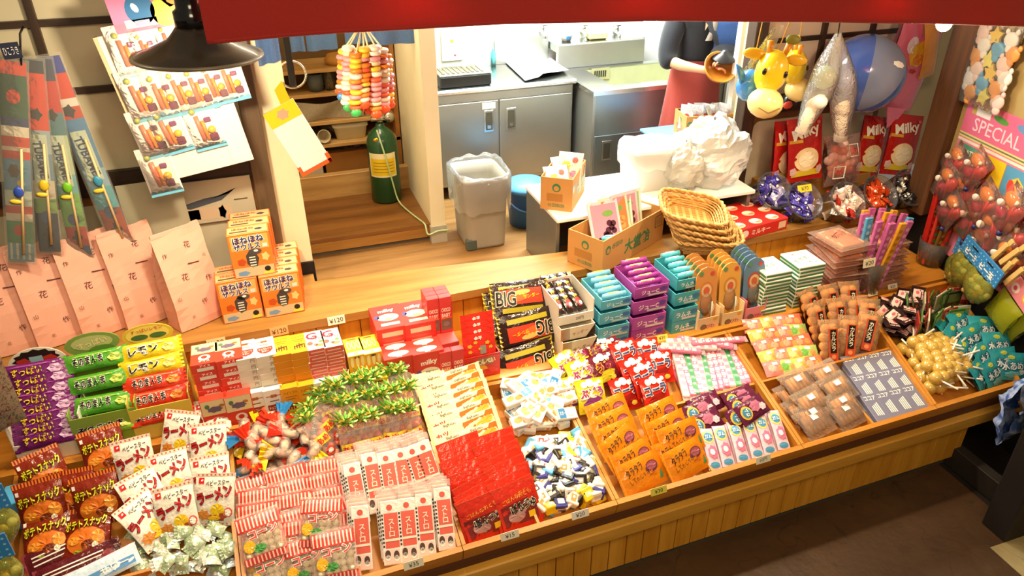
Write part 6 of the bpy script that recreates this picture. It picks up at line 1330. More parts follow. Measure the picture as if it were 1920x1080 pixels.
for s in (-1, 1):
    sh1 = j((s*.17, .01, 1.27), .055, nb); el = j((s*.25, -.04, 1.01), .043, sh1); wrp = (s*.08, -.27, .985) if s < 0 else (s*.09, -.26, 1.03); mid = j((s*.18, -.15, .99), .038, el); wr_ = j(wrp, .025, mid)
    pm = j((wrp[0]-s*.045, wrp[1]-.035, wrp[2]+.005), (.036, .02), wr_); HANDS.append((s, Vector(V[pm])))
    hip = j((s*.09, .02, .78), .09, pel); kn = j((s*.1, 0, .44), .055, hip); an = j((s*.1, .03, .07), .036, kn); j((s*.11, -.1, .028), .03, an)
body = skin('body', V, E_, Rr, SKM, 0, 2, per)
for s, pm in HANDS:
    fv, fe, fr = [], [], []
    for k in range(5):
        b0 = len(fv); base = pm+Vector((-s*.02, -.012+.016*(k-1.5) if k < 4 else .02, .012 if k < 4 else .02)); L = (.03, .034, .031, .024, .026)[k]
        if k < 4: pts = [base, base+Vector((-s*L, -.006, .004)), base+Vector((-s*L*1.7, -.006, -.012)), base+Vector((-s*L*1.9, -.004, -.03))]
        else: pts = [pm+Vector((0, .01, .014)), pm+Vector((-s*.02, -.005, .036)), pm+Vector((-s*.042, -.02, .042))]
        for i, q_ in enumerate(pts):
            fv.append(q_); fr.append(.0095-.001*i)
            if i: fe.append((b0+i-1, b0+i))
        skin('finger' if k < 4 else 'thumb', fv[b0:], [(i, i+1) for i in range(len(pts)-1)], fr[b0:], SKM, 0, 1, per)
# face and hair
mb = MB()
for s in (-1, 1): mb.ball((s*.032, -.108, 1.535), .012, P('f2ece2', .3), 10); mb.ball((s*.032, -.117, 1.535), .006, P('1c1410', .2), 8)
mb.build('eyes', per)
mb = MB(); mb.ball((0, -.103, 1.455), .02, P('b0605a', .5), 10, None, (1.1, .35, .35)); mb.build('mouth', per)
for s in (-1, 1): mb = MB(); mb.ball((s*.083, -.01, 1.52), .024, SKM, 10, None, (.4, .8, 1.2)); mb.build('ear', per)
mb = MB(); mb.grid(lambda u, v: ((.094+.004*mnoise.noise((u*20, v*4, 0)))*sin(pi*.62*v+.0)*cos(2*pi*u), .0+.112*sin(pi*.62*v)*sin(2*pi*u)+.02, 1.545+.115*cos(pi*.62*v)+(.06*max(0, -sin(2*pi*u)) if v > .7 else 0)), 28, 12, P('1a1412', .45, .2), True, wrap=True); mb.build('hair', per)
# jacket: torso and sleeves to below the elbow
JK = FABRIC('131318', 160, .2); V, E_, Rr = [], [], []
pel = j((0, .02, .93), (.165, .125)); wa = j((0, .01, 1.04), (.155, .122), pel); chs = j((0, .0, 1.2), (.172, .128), wa); nb = j((0, .02, 1.31), (.125, .088), chs)
for s in (-1, 1): sh1 = j((s*.16, .01, 1.27), .086, nb); up_ = j((s*.215, -.01, 1.14), .08, sh1); el = j((s*.25, -.05, 1.0), .072, up_); j((s*.215, -.11, .985), .06, el)
skin('jacket', V, E_, Rr, JK, 0, 2, per)
# the crossed collar follows the jacket's chest
def strip(name, pts, wd, m):
    mb = MB(); n = len(pts)-1
    def f(u, v):
        t_ = u*n; i = min(n-1, int(t_)); p_ = Vector(pts[i]).lerp(Vector(pts[i+1]), t_-i); return p_+Vector(((v-.5)*wd, -.006*sin(pi*v), 0))
    mb.grid(f, 14, 4, m); mb.build(name, per)
strip('collar', [(-.06, -.065, 1.36), (-.03, -.12, 1.29), (.03, -.146, 1.17), (.09, -.142, 1.06)], .045, FABRIC('33353d', 160, .2)); strip('collar', [(.065, -.065, 1.36), (.05, -.118, 1.29), (.02, -.138, 1.2), (-.01, -.148, 1.14)], .045, FABRIC('8f8578', 160, .2))
strip('indigo_vest', [(.11, -.06, 1.33), (.12, -.126, 1.26), (.12, -.146, 1.15), (.11, -.142, 1.0)], .17, FABRIC('2c4e86', 160, .3))
mb = MB(); mb.grid(lambda u, v: (.02-.06*v+.08*(u-.5)*(1-v), -.1-.045*v, 1.335-.13*v), 6, 6, SKM); mb.build('chest', per)
AP = FABRIC('9c3524', 120, .15)
def ap(u, v):
    a_ = 2*pi*(u-.5)*.92-pi/2; rx, ry = .165+.06*v+.012*sin(7*a_)*v, .125+.07*v+.012*sin(7*a_)*v; return (rx*cos(a_), ry*sin(a_)+.02, .985-.66*v)
mb = MB(); mb.grid(ap, 44, 10, AP); mb.build('apron', per)
mb = MB(); mb.grid(lambda u, v: ((.17)*cos(2*pi*u), .13*sin(2*pi*u)+.02, .985+.03*(v-.5)), 32, 1, FABRIC('8a2c1e', 120, .15), wrap=True); mb.build('apron_band', per)
t = thing('wooden_bowl', 'brown wooden bowl held tilted in both hands', 'bowl', per.matrix_world @ T(.0, -.33, 1.0) @ R('X', 50) @ S3(1.15, 1.15, 1)); mb = MB(); mb.lathe([(.03, -.045), (.075, -.02), (.095, .03), (.09, .032), (.07, -.01), (.0, -.03)], 24, P('c07a26', .35, .2)); mb.build('bowl_body', t)
t = thing('pot_cover', 'round dark lid held above the bowl', 'lid', per.matrix_world @ T(.05, -.29, 1.08) @ R('X', 25) @ R('Y', -14)); mb = MB(); mb.lathe([(.095, 0), (.09, .012), (.03, .02), (.02, .035), (0, .036)], 24, P('2c2a2a', .3)); mb.build('lid_body', t)
# ------------------------------------------------------------------ valance, lamps
vp_ = [(388, 79), (520, 67), (660, 57), (800, 49), (950, 42), (1100, 38), (1220, 36), (1400, 37), (1560, 39), (1720, 41), (1900, 46), (1990, 49)]
VY = 2.65; vb = [at(px, py, y=VY) for px, py in vp_]
va = thing('red_valance', 'long plain red cloth valance hanging across the shop front', 'valance', T(0, 0, 0)); RED = FABRIC('9a1407', 180, .12, .8)
_k = RED.node_tree; _tl = _k.nodes.new('ShaderNodeBsdfTranslucent'); _tl.inputs[0].default_value = (*lin('d8320e'), 1); _mx = _k.nodes.new('ShaderNodeMixShader'); _mx.inputs[0].default_value = .1
_k.links.new(_k.nodes['Principled BSDF'].outputs[0], _mx.inputs[1]); _k.links.new(_tl.outputs[0], _mx.inputs[2]); _k.links.new(_mx.outputs[0], _k.nodes['Material Output'].inputs[0])
def vfun(u, v):
    t_ = u*(len(vb)-1); i = min(len(vb)-2, int(t_)); b_ = vb[i].lerp(vb[i+1], t_-i); z = b_.z+(3.05-b_.z)*v; return (b_.x, VY+.006*sin(b_.x*9)*(1-v), z)
mb = MB(); mb.grid(vfun, 66, 6, RED); mb.grid(lambda u, v: (lambda p_: (p_[0], p_[1]+.014, p_[2]))(vfun(u, v)), 66, 6, RED, flip=True); mb.build('cloth', va)
mb = MB()
pts_ = [Vector(vfun(i/66, 0))+Vector((0, .007, .0)) for i in range(67)]; mb.tube(pts_, .009, RED, 8); mb.build('hem', va)
mb = MB(); mb.tube([(vb[0].x-.05, VY+.007, 3.04), (vb[-1].x, VY+.007, 3.04)], .015, W_DARK, 8); mb.build('hanging_rod', va)
def bulb(px, py, y, lab, r=.035):
    p = at(px, py, y=y); t = thing('light_bulb', lab, 'lamp', T(*p)); mb = MB(); mb.ball((0, 0, 0), r, EMIT('ffe2b4', 28), 14); mb.build('glowing_bulb', t); mb = MB(); mb.lathe([(.018, r*.8), (.02, r+.05), (.012, r+.06), (.012, .5)], 12, P('d8d0c0', .4)); mb.build('socket', t)
    light('bulb_light', 'POINT', p+Vector((0, -.0, -r-.02)), 9, WARM2, .04)
bulb(1222, 41, 2.86, 'glowing bulb peeping out under the valance above the person'); bulb(1770, 45, 2.8, 'glowing bulb peeping out under the valance above the corner post')
# enamel lamp
LY = 2.84; c = at(372, 106, y=LY); t = thing('enamel_lamp', 'wide dark enamel lamp shade on a black stem lighting the paper bags', 'lamp', T(*c) @ R('Y', 2))
r_ = abs(at(497, 100, y=LY).x-at(246, 112, y=LY).x)/2; en = P('33291c', .3, .1, coat=.3, name='enamel'); eni = P('8f8770', .35, .05)
mb = MB(); mb.lathe([(r_, 0), (r_*.98, .006), (r_*.72, .03), (r_*.42, .06), (.07, .085), (.058, .1)], 48, en); mb.build('lamp_shade', t); mb = MB(); mb.lathe([(r_*.985, .003), (r_*.71, .024), (r_*.41, .054), (.07, .08), (0, .08)], 48, P('e8e2d0', .4)); mb.build('shade_lining', t)
mb = MB(); mb.lathe([(r_*.985, -.004), (r_*1.01, 0), (r_*1.0, .008)], 48, P('6b6354', .35)); mb.build('rim', t)
mb = MB(); mb.lathe([(.058, .09), (.058, .15), (.046, .16), (.046, .22), (.052, .225), (.052, .235), (.036, .24), (.036, .9)], 24, P('0e0c0b', .18, coat=.6)); mb.build('stem', t)
mb = MB(); mb.ball((0, 0, .01), .05, EMIT('fff0d0', 30), 14); mb.build('glowing_bulb', t)
light('enamel_lamp_light', 'POINT', c+Vector((0, 0, -.05)), 52, WARM2, .05)

# ------------------------------------------------------------------ hanging by the left screen
def panel(name, lab, cat, qx, y, thick=.006, dy=0):
    """flat hanging piece from four photo points (top-left, top-right, bottom-left, bottom-right), all on the depth y (dy tips its foot forward); returns thing, matrix, width, height"""
    tl, tr, bl, br = [at(px, py, y=y-(dy if k > 1 else 0)) for k, (px, py) in enumerate(qx)]
    X = (tr-tl)+(br-bl); Yv = (tl-bl)+(tr-br)
    if X.length*2.2 > Yv.length: X.normalize(); Yv -= X*Yv.dot(X); Yv.normalize()
    else: Yv.normalize(); X -= Yv*X.dot(Yv); X.normalize()
    Z = X.cross(Yv)
    w_ = ((tr-tl).length+(br-bl).length)/2; h_ = ((tl-bl).length+(tr-br).length)/2; cc = (tl+tr+bl+br)/4
    M = Matrix((X, Yv, Z)).transposed().to_4x4(); M.translation = cc; return thing(name, lab, cat, M), w_, h_
def hook(t, x, y, L=.12): mb = MB(); mb.tube([(x, y-.01, 0), (x, y+L*.4, .004), (x, y+L*.8, .0), (x+.01, y+L, -.01)], .004, P('2a2420', .4, metal=.8), 6); mb.build('wire_hook', t)
FL = {'a': [('d8452a', .0, .06), ('2f5a3c', .06, .26), ('2b3f6e', .26, .30), ('e8ddc8', .30, .35), ('d8452a', .35, .40), ('e8ddc8', .40, .42), ('d8452a', .42, .46), ('5f93b8', .46, .62), ('c8d8cc', .62, .7), ('d8452a', .7, .74), ('e8ddc8', .74, .78), ('5a9a6a', .78, .9), ('7fb4cc', .9, 1)],
      'b': [('28303f', .0, .06), ('d8452a', .06, .34), ('9fb4c4', .34, .46), ('6f8fae', .46, .6), ('d9d2bc', .6, .7), ('7fae5a', .7, .78), ('2f3f5a', .78, 1)],
      'c': [('39415a', .0, .1), ('c8382c', .1, .25), ('4f7f8a', .25, .36), ('b8cfa8', .36, .56), ('6fb8c0', .56, .66), ('7fc45a', .66, .84), ('c8382c', .84, .95), ('3f5f9a', .95, 1)],
      'd': [('2f3fa0', .0, .08), ('d8452a', .08, .2), ('e8e2d8', .2, .24), ('c8452a', .24, .3), ('4f86b8', .3, .56), ('8fb8d0', .56, .66), ('58b4c8', .66, .78), ('b8482c', .78, 1)]}
for key, qx, y, txt, lab in (('a', ((-4, 118), (46, 112), (8, 482), (72, 498)), 3.42, '', 'hanging clear pouch with green, white and red stripes, nearest the shop end'), ('b', ((40, 116), (74, 110), (66, 460), (122, 484)), 3.46, 'TUBAME', 'hanging clear pouch with red top and a black plane picture'), ('c', ((58, 114), (90, 108), (122, 474), (182, 482)), 3.5, 'TUBAME', 'hanging clear pouch with green lettered band, third of the fan'), ('d', ((72, 110), (104, 104), (202, 470), (262, 452)), 3.54, 'TUBAME', 'hanging clear pouch with blue top corner, next to the toy card board')):
    t, w_, h_ = panel('plane_kit_pouch', lab, 'toy', qx, y); mb = MB(); k = -.006
    for c_, a0, a1 in FL[key]: mb.box((-w_*.43, h_*(.5-a1), k), (w_*.43, h_*(.5-a0), k+.004), CARD(c_))
    d = Dec(mb, T(0, 0, k+.004)); d.up()
    if key == 'a': d.ell(0, h_*.34, w_*.22, w_*.26, INK('d8452a')).ell(.0, -h_*.33, w_*.2, w_*.24, INK('d8452a')); [d.rect(-w_*.35+w_*.2*i, -h_*.49, -w_*.27+w_*.2*i, -h_*.4, INK('f0ead8')) for i in range(4)]; d.ell(-w_*.1, -h_*.02, w_*.2, w_*.3, INK('5a4030'), 12, jag=.2).ell(w_*.1, -h_*.08, w_*.12, w_*.12, INKY)
    else: d.rect(-w_*.3, -h_*.12, w_*.3, h_*.14, INK('cfdcc8')).up().txt(txt, 0, h_*.01, w_*.34, INK('2a4a7a'), -84, .03, h_*.22); d.ell(0, h_*.24, w_*.25, w_*.3, INK('3a3a3a'), 10, jag=.3).ell(0, -h_*.3, w_*.24, w_*.3, INK('3f5f9a'), 12).rect(-w_*.08, -h_*.44, w_*.08, -h_*.36, INKB).rect(-w_*.22, -h_*.41, w_*.22, -h_*.39, INKB)
    mb.build('printed_card', t)
    mb, d = bag(w_*1.06, h_*1.03, .03, CLEAR('f2f0e6', .1, 1, 14), .01, seed=81, nu=8, nv=20); mb.build('clear_pouch', t)
    mb = MB(); mb.tube([(w_*.2, h_*.1, .012), (w_*.1, -h_*.45, .012)], .006, P('e6c890', .5), 6); mb.build('balsa_stick', t)
    mb = MB(); mb.ball((w_*.05, -h_*.12, .014), .02, P(('2f4fb0', 'd8b82c', '6fb82c', '3f8fb0')['abcd'.index(key)], .3), 10, None, (1, 1.4, .5)); mb.ball((-w_*.05, -h_*.17, .014), .016, P('e8c83a', .3), 10, None, (1.6, .7, .5)); mb.build('propeller', t)
    if key == 'a': hook(t, w_*.3, h_*.5, .14)
t, w_, h_ = panel('header_card', 'navy header card with white brushed letters above the hanging pouches', 'sign', ((2, 82), (36, 78), (4, 112), (40, 108)), 3.4); mb = MB(); mb.box((-w_/2, -h_/2, -.002), (w_/2, h_/2, .002), CARD('262b3d')); d = Dec(mb, T(0, 0, .002)); d.txt('ひこうき', 0, 0, h_*.5, INK('e9e4d8'), 0, .0, w_*.8); mb.build('card', t)
# board of toy packs under a pink header
t, w_, h_ = panel('toy_display_board', 'tall cream display board with pink header carrying hung toy packs', 'display board', ((213, 62), (428, 30), (272, 352), (432, 300)), 3.44); BRD = t; MBRD = t.matrix_world.copy()
mb = MB(); mb.box((-w_/2, -h_/2, -.008), (w_/2, h_/2, 0), CARD('f0e2cc'), .002); mb.box((-w_/2-.014, -h_/2, -.03), (-w_/2, h_/2, 0), CARD('cdb48c')); mb.box((w_*.28, -h_/2, .0), (w_*.283, -h_*.12, .002), INK('b8a88c')); mb.build('backing', t)
t2, w2, h2 = panel('pink_header_card', 'pink header card with balloons and fruit drawings above the toy board', 'sign', ((198, -6), (340, -26), (216, 66), (352, 42)), 3.43); mb = MB(); mb.box((-w2/2, -h2/2, -.003), (w2/2, h2/2, .003), CARD('e07aa0')); d = Dec(mb, T(0, 0, .003)); d.ell(-w2*.1, h2*.06, .055, .06, INK('2f6a9a'), 20).ell(w2*.2, -h2*.1, .05, .055, INK('e8cf4a'), 20).rect(-w2*.35, -h2*.4, w2*.08, -h2*.18, INK('efe0d8')).poly([(w2*.12, h2*.45), (w2*.48, h2*.45), (w2*.45, h2*.1), (w2*.3, .0)], INK('c8282c')); d.up().rect(-w2*.22, -h2*.36, -w2*.02, -h2*.22, INK('8f9ab8')).ell(-w2*.16, h2*.12, .012, .02, INK('cfe0ea'), 8, .4).ell(w2*.2, -h2*.14, .02, .016, INK('8fae4a')).ell(w2*.38, h2*.2, .03, .02, INK('e8a03a')); mb.build('card', t2)
def mk_toypack():
    t = thing('toy_pack', '', 'toy'); mb = MB(); mb.box((-.05, -.085, 0), (.05, .075, .004), CARD('f6efe8')); d = Dec(mb, T(0, 0, .004)); d.rect(-.05, -.085, .05, -.073, INK('6fb4d0')).rect(-.045, .055, .045, .07, INK('f0dce0'))
    for i in range(5): d.ell(-.04+.02*i, -.073, .009, .007, INK('6fb4d0'), 8)
    mb.build('backing_card', t)
    mb = MB(); mb.tube([(-.012, -.05, .01), (-.014, .03, .01)], .0075, P('e87858', .3), 8); mb.tube([(.002, -.052, .008), (.0, .012, .008)], .006, P('e88a2a', .3), 8); mb.ball((.02, -.022, .009), .013, P('efb02a', .3), 10); mb.box((.008, -.058, .004), (.034, -.034, .014), P('6b2a4a', .4), .003); mb.box((.006, .004, .004), (.028, .02, .012), P('7a3a6a', .4), .003); mb.ball((-.02, .045, .008), .01, P('9aa84a', .4), 8); mb.build('toy_parts', t)
    mb, d = bag(.1, .15, .035, CLEAR('fbf4ec', .05, 1, 20), .004, seed=83, nu=6, nv=8, M=T(0, 0, .006)); mb.build('clear_bag', t); return t
tpk = mk_toypack()
for px, py, sc, lab in ((238, 92, 1, 'top row next to the pink header'), (276, 88, .8, 'top row partly behind the lamp shade'), (318, 75, .8, 'top row just left of the lamp stem'), (262, 176, 1.05, 'upper row, first from the pouch side'), (303, 172, 1.05, 'upper row, second from the pouch side'), (338, 165, 1.0, 'upper row, third from the pouch side'), (370, 160, .98, 'upper row, fourth from the pouch side'), (400, 152, .95, 'upper row, fifth from the pouch side'), (430, 145, .95, 'upper row, at the post side'), (281, 248, 1.05, 'middle row, first from the pouch side'), (317, 240, 1.05, 'middle row, second from the pouch side'), (381, 232, 1.05, 'alone below the fourth pack'), (298, 318, 1.08, 'lowest one at the board corner')):
    p = onF(px, py, MBRD, .006); put(tpk, MBRD @ T(p.x, p.y, .006) @ R('Z', random.uniform(-3, 3)) @ S3(sc*1.28, sc*1.3, 1.2), 'small toy fruit pack on the cream board, %s' % lab, 'toy packs')
# notepad
t, w_, h_ = panel('order_pad', 'white order pad with yellow header and orange clip corners hanging aslant', 'notepad', ((497, 213), (560, 180), (563, 330), (610, 303)), 3.715); mb = MB(); mb.box((-w_/2, -h_/2, -.01), (w_/2, h_/2, .002), CARD('f6f4ee')); d = Dec(mb, T(0, 0, .002)); d.rect(-w_/2, h_*.26, w_/2, h_/2, INK('ead32a')); d.up().ell(-.0, h_*.38, .035, .03, INK('e8a88a'), 12, jag=.3); [d.rect(-w_*.4, h_*(.18-.08*i), w_*.4, h_*(.183-.08*i), INK('dfe0e6')) for i in range(7)]
mb.build('pad_sheets', t); mb = MB(); mb.box((-w_*.53, -h_*.53, -.012), (w_*.53, -h_*.47, .004), CARD('e0622a')); mb.box((-w_*.53, -h_*.53, -.012), (-w_*.42, -h_*.38, .004), CARD('e0622a')); mb.box((w_*.42, -h_*.53, -.012), (w_*.53, -h_*.38, .004), CARD('e0622a')); mb.build('clip_corner', t)
mb = MB(); mb.add([(w_*.1, h_*.5, 0), (w_*.42, h_*.5, 0), (w_*.5, h_*.78, .01), (w_*.18, h_*.72, .01)], [(0, 1, 2, 3)], CARD('dcc41c')); mb.build('yellow_flap', t)
# candy necklaces in a bunch
NY = 3.4; top = at(680, 52, y=NY); random.seed(6); cs_ = ['e8862a', 'f0d8a8', 'e8603a', 'f2c83a', 'e89a9a', 'f4e8d0']
for i, (px, y0, y1, dy, ln) in enumerate(((645, 92, 175, .03, 'nearest the shelf side'), (655, 86, 195, -.03, 'second from the shelf side, with a green end'), (668, 98, 205, -.07, 'in front with a green clip'), (682, 88, 190, -.06, 'in front in the middle'), (690, 90, 200, .0, 'behind the middle'), (702, 84, 208, -.05, 'in front toward the partition'), (716, 90, 198, -.02, 'second from the partition side'), (724, 100, 190, .03, 'outermost on the partition side'), (672, 90, 200, .06, 'at the back'))):
    a_, b_ = at(px, y0, y=NY+dy), at(px+(px-680)*.12, y1, y=NY+dy); t = thing('candy_necklace', 'string of striped ring sweets, %s' % ln, 'sweets', T(0, 0, 0)); L_ = (a_-b_).length; n = int(L_/.021)
    for k in range(n):
        mb = None
    mb = MB()
    for k in range(n):
        p = a_.lerp(b_, (k+.5)/n)+Vector((random.uniform(-.004, .004), random.uniform(-.004, .004), 0)); mb.lathe([(.012, -.0095), (.027, -.008), (.03, 0), (.027, .008), (.012, .0095)], 10, P(random.choice(cs_), .4), T(*p) @ R('X', random.uniform(-10, 10)))
    mb.build('ring_sweets', t); mb = MB(); mb.tube([top+Vector((0, dy*.2, .02)), a_, b_], .004, P('e8d8a0', .6), 5); mb.build('string', t)
    mb = MB(); mb.ball(tuple(b_+Vector((0, -.02, -.01))), .022, P('3faf5a' if i in (1, 2) else ('4f8fc8' if i == 0 else 'e8562a'), .35), 8, None, (1.2, .6, 1)); mb.build('end_charm', t)
t = thing('wire_hook', 'orange knot and hook holding up the bunch of candy necklaces', 'hook', T(*top)); mb = MB(); mb.ball((0, 0, .0), .03, P('e8b83a', .5), 10, None, (1.2, .8, .7)); mb.tube([(0, 0, 0), (0, .01, .12), (0, .02, .55)], .006, P('c8b070', .6), 6); mb.build('knot', t)

# ------------------------------------------------------------------ hanging by the right screen
def hangat(px, py, y): return at(px, py, y=y)
YEL = P('f0cf1c', .25, .06, .1, 12, coat=.4, name='vinyl'); CRM = P('f2d88a', .3, .05, coat=.3, name='vinyl')
def giraffe(px, py, y, sc, face_deg, lab, tilt=0):
    c = hangat(px, py, y); t = thing('inflatable_giraffe_head', lab, 'toy', T(*c) @ R('Z', face_deg) @ R('Y', tilt) @ S3(sc, sc, sc))
    mb = MB(); mb.ball((0, 0, .05), .085, YEL, 18, None, (.9, .9, 1.25)); mb.build('head', t); mb = MB(); mb.ball((0, -.05, -.085), .085, CRM, 18, None, (1, 1, .85)); mb.tube([(-.05, -.135, -.09), (0, -.137, -.108), (.05, -.13, -.08)], .003, P('8a6a2a', .5), 5); mb.build('muzzle', t)
    for s in (-1, 1): mb = MB(); mb.ball((s*.05, -.06, .06), .014, P('241a12', .2), 8, None, (.8, .5, 1.2)); mb.build('eye', t); mb = MB(); mb.ball((s*.1, .01, .12), .04, P('e8b41c', .3), 10, None, (1.4, .4, .7)); mb.build('ear', t); mb = MB(); mb.tube([(s*.035, 0, .13), (s*.045, 0, .19)], [.012, .017], P('d88a1c', .3), 8); mb.build('horn', t)
    mb = MB(); mb.tube([(0, 0, .15), (.02, 0, .36), (.015, .01, .5)], .003, P('d89a3a', .6), 5); mb.build('cord', t); mb = MB(); mb.ball((.05, -.01, .21), .035, P('7a7a1c', .5), 10, None, (1, .3, .7)); mb.build('tag', t); return t
giraffe(1440, 155, 3.5, 1.18, -22, 'yellow inflatable giraffe head with a smiling pale muzzle', 8); giraffe(1487, 142, 3.6, .95, 70, 'yellow inflatable giraffe head facing sideways behind the smiling one', 0)
c = hangat(1405, 160, 3.62); t = thing('blue_inflatable_toy', 'shiny blue inflatable toy with pointed ear behind the giraffe head', 'toy', T(*c)); bl = P('3f86d0', .15, .2, .3, 40, coat=.6, name='vinyl'); mb = MB(); mb.ball((0, 0, 0), .085, bl, 16, None, (.95, .8, 1.1)); mb.build('body', t); mb = MB(); mb.tube([(-.05, 0, .04), (-.08, 0, .09), (-.11, 0, .13)], [.04, .03, .005], bl, 10, None, True, .5); mb.build('ear', t); mb = MB(); mb.tube([(0, 0, .08), (.03, 0, .45)], .003, P('d89a3a', .6), 5); mb.build('cord', t)
c = hangat(1478, 190, 3.7); t = thing('black_toy_figure', 'small black and red toy hanging below the giraffe heads', 'toy', T(*c)); mb = MB(); mb.ball((.01, 0, 0), .05, P('17120f', .25), 12); mb.build('head', t); mb = MB(); mb.ball((-.03, -.04, -.01), .03, P('d84a3a', .3), 10, None, (1.2, .5, .8)); mb.build('red_mouth', t); mb = MB(); mb.ball((.02, -.045, .02), .016, P('f0ece0', .3), 10); mb.build('eye', t)
t = thing('grey_print_pouch', 'hanging clear pouch with grey newsprint pattern beside the giraffe heads', 'toy', T(0, 0, 0)); a_, b_ = hangat(1462, 48, 3.72), hangat(1405, 150, 3.72)
mb = MB(); mb.grid(lambda u, v: tuple(a_.lerp(b_, v)+Vector(((u-.5)*(.06+.12*v), .02*sin(pi*u), 0))), 8, 10, CLEAR('d8d4c4', .3, .9, 30)); k = NT('newsprint'); f = k.noise(k.coord(), 46, 4, .7); k.l(k.ramp(f, [(.44, lin('3f423c')), (.54, lin('d8d2bf'))]), k.b.inputs['Base Color']); mb.grid(lambda u, v: tuple(a_.lerp(b_, .08+.9*v)+Vector(((u-.5)*(.03+.11*v), .03, 0))), 8, 10, k.m); mb.build('pouch_body', t)
# white net bags with pipe-and-ball toys
NET = None
def netbag(px, lab, ball, y, by, bx, ey, ex):
    t = thing('pipe_ball_toy', lab, 'toy', T(0, 0, 0)); a_, b_, e_ = hangat(1572, 62, y), hangat(bx, by, y), hangat(ex, ey, y)
    mb = MB(); mb.grid(lambda u, v: tuple((a_.lerp(b_, v/.55) if v < .55 else b_.lerp(e_, (v-.55)/.45))+Vector(((.012+.068*sin(pi*min(1, v*.8+.06))**1.5)*cos(2*pi*u), (.012+.07*sin(pi*min(1, v*.8+.06))**1.5)*sin(2*pi*u), 0))), 16, 16, CLEAR('fbf6ea', .22, .6, 60), True, wrap=True); mb.build('white_net', t)
    mb = MB(); mb.ball(tuple(b_+Vector((0, 0, .015))), .068, P(ball, .15, .05, coat=.5), 18); mb.build('coloured_ball', t)
    mb = MB(); m_ = b_.lerp(e_, .42); mb.lathe([(.02, .05), (.05, .0), (.052, -.004), (.046, 0), (.016, .045)], 18, P('f6ead6', .4), T(*m_) @ R('X', 120)); mb.tube([m_, m_.lerp(e_, .5), e_], [.03, .036, .04], P('f8eedc', .4), 12); mb.build('blow_pipe', t)
    mb = MB(); mb.ball(tuple(m_+Vector((-.005, -.05, .02))), .042, P('f8f2e4', .35), 14); mb.build('white_ball', t) if ball == '9fae8a' else None
    hk = MB(); hk.tube([a_+Vector((0, 0, -.02)), a_+Vector((0, .01, .12)), a_+Vector((.02, .02, .5))], .004, P('2a2420', .4), 6); hk.build('wire_hook', t)
netbag(0, 'white net bag holding a green ball, white ball and blow pipe', '9fae8a', 3.42, 150, 1545, 250, 1502); netbag(0, 'white net bag holding a blue ball and cream blow pipe beside the beach ball', '8e9cc8', 3.4, 155, 1580, 262, 1576)
# beach ball
c = hangat(1620, 139, 3.6); rb2 = (hangat(1664, 139, 3.6)-c).length; t = thing('beach_ball', 'big glossy blue inflatable beach ball hanging under the valance', 'ball', T(*c) @ R('X', -30) @ R('Y', 25)); k = NT('ball_vinyl'); k.b.inputs['Base Color'].default_value = (*lin('4664b0'), 1); k.b.inputs['Roughness'].default_value = .16; k.b.inputs['Coat Weight'].default_value = .5; k.b.inputs['Alpha'].default_value = .88
k2 = NT('ball_vinyl_grey'); k2.b.inputs['Base Color'].default_value = (*lin('8490ac'), 1); k2.b.inputs['Roughness'].default_value = .16; k2.b.inputs['Alpha'].default_value = .85
for s in range(6):
    mb = MB(); mb.grid(lambda u, v: (rb2*1.28*sin(pi*(.02+.96*v))*cos(2*pi*(s+u)/6), rb2*1.28*sin(pi*(.02+.96*v))*sin(2*pi*(s+u)/6), -rb2*1.28*cos(pi*(.02+.96*v))), 6, 18, k.m if s % 2 else k2.m); mb.build('ball_panel', t)
mb = MB(); mb.lathe([(.018, rb2*1.27), (.018, rb2*1.34), (.01, rb2*1.36)], 12, P('c8d0e0', .2)); mb.build('valve', t); mb = MB()
q = T(*c).inverted(); mb = MB(); d = Dec(mb, R('X', 30) @ T(0, 0, 0) if False else R('Y', -25) @ R('X', 30) @ face(.0, 0, 0, 'front'), lambda x, y: sqrt(max(0, (rb2*1.285)**2-x*x-y*y)), .002); d.ell(.04, .1, .05, .018, INKW, 14, -.3, jag=.15); mb.build('cloud_mark', t)
# pink balloon bags
t, w_, h_ = panel('pink_balloon_bag', 'long pink foil balloon bag with yellow picture beside the beach ball', 'toy', ((1672, 38), (1742, 38), (1660, 182), (1734, 202)), 3.68); k = P('e2708c', .12, .12, .3, 12, coat=.5, name='foil'); mb, d = bag(w_*1.05, h_*1.1, .1, k, .01, seed=91, nu=12, nv=18, p=2.6); d.ell(.0, h_*.12, w_*.22, h_*.16, INK('f0b42a'), 14, -.3, jag=.15).ell(-w_*.2, h_*.2, w_*.12, h_*.1, INK('f3d8dc'), 12); d.up().ell(.01, h_*.06, w_*.14, h_*.07, INK('e8862a'), 12, jag=.2).ell(0, -.04, w_*.1, h_*.03, INK('b83a2a'), 10, jag=.3).ell(-w_*.2, -h_*.2, w_*.07, h_*.025, INKY); mb.build('bag_body', t)
mb = MB(); mb.prism([(-w_*.1, -h_*.52), (w_*.42, -h_*.5), (w_*.3, -h_*.66), (w_*.12, -h_*.78)], .006, k); mb.build('tail_flap', t)
t, w_, h_ = panel('orange_balloon_bag', 'orange and clear balloon bag behind the pink one', 'toy', ((1738, 40), (1758, 40), (1722, 140), (1750, 145)), 3.62); mb, d = bag(w_*1.1, h_*1.05, .06, P('e29a4a', .15, .2, .4, 30, coat=.4, name='foil'), .01, seed=92, nu=8, nv=14); mb.build('bag_body', t)

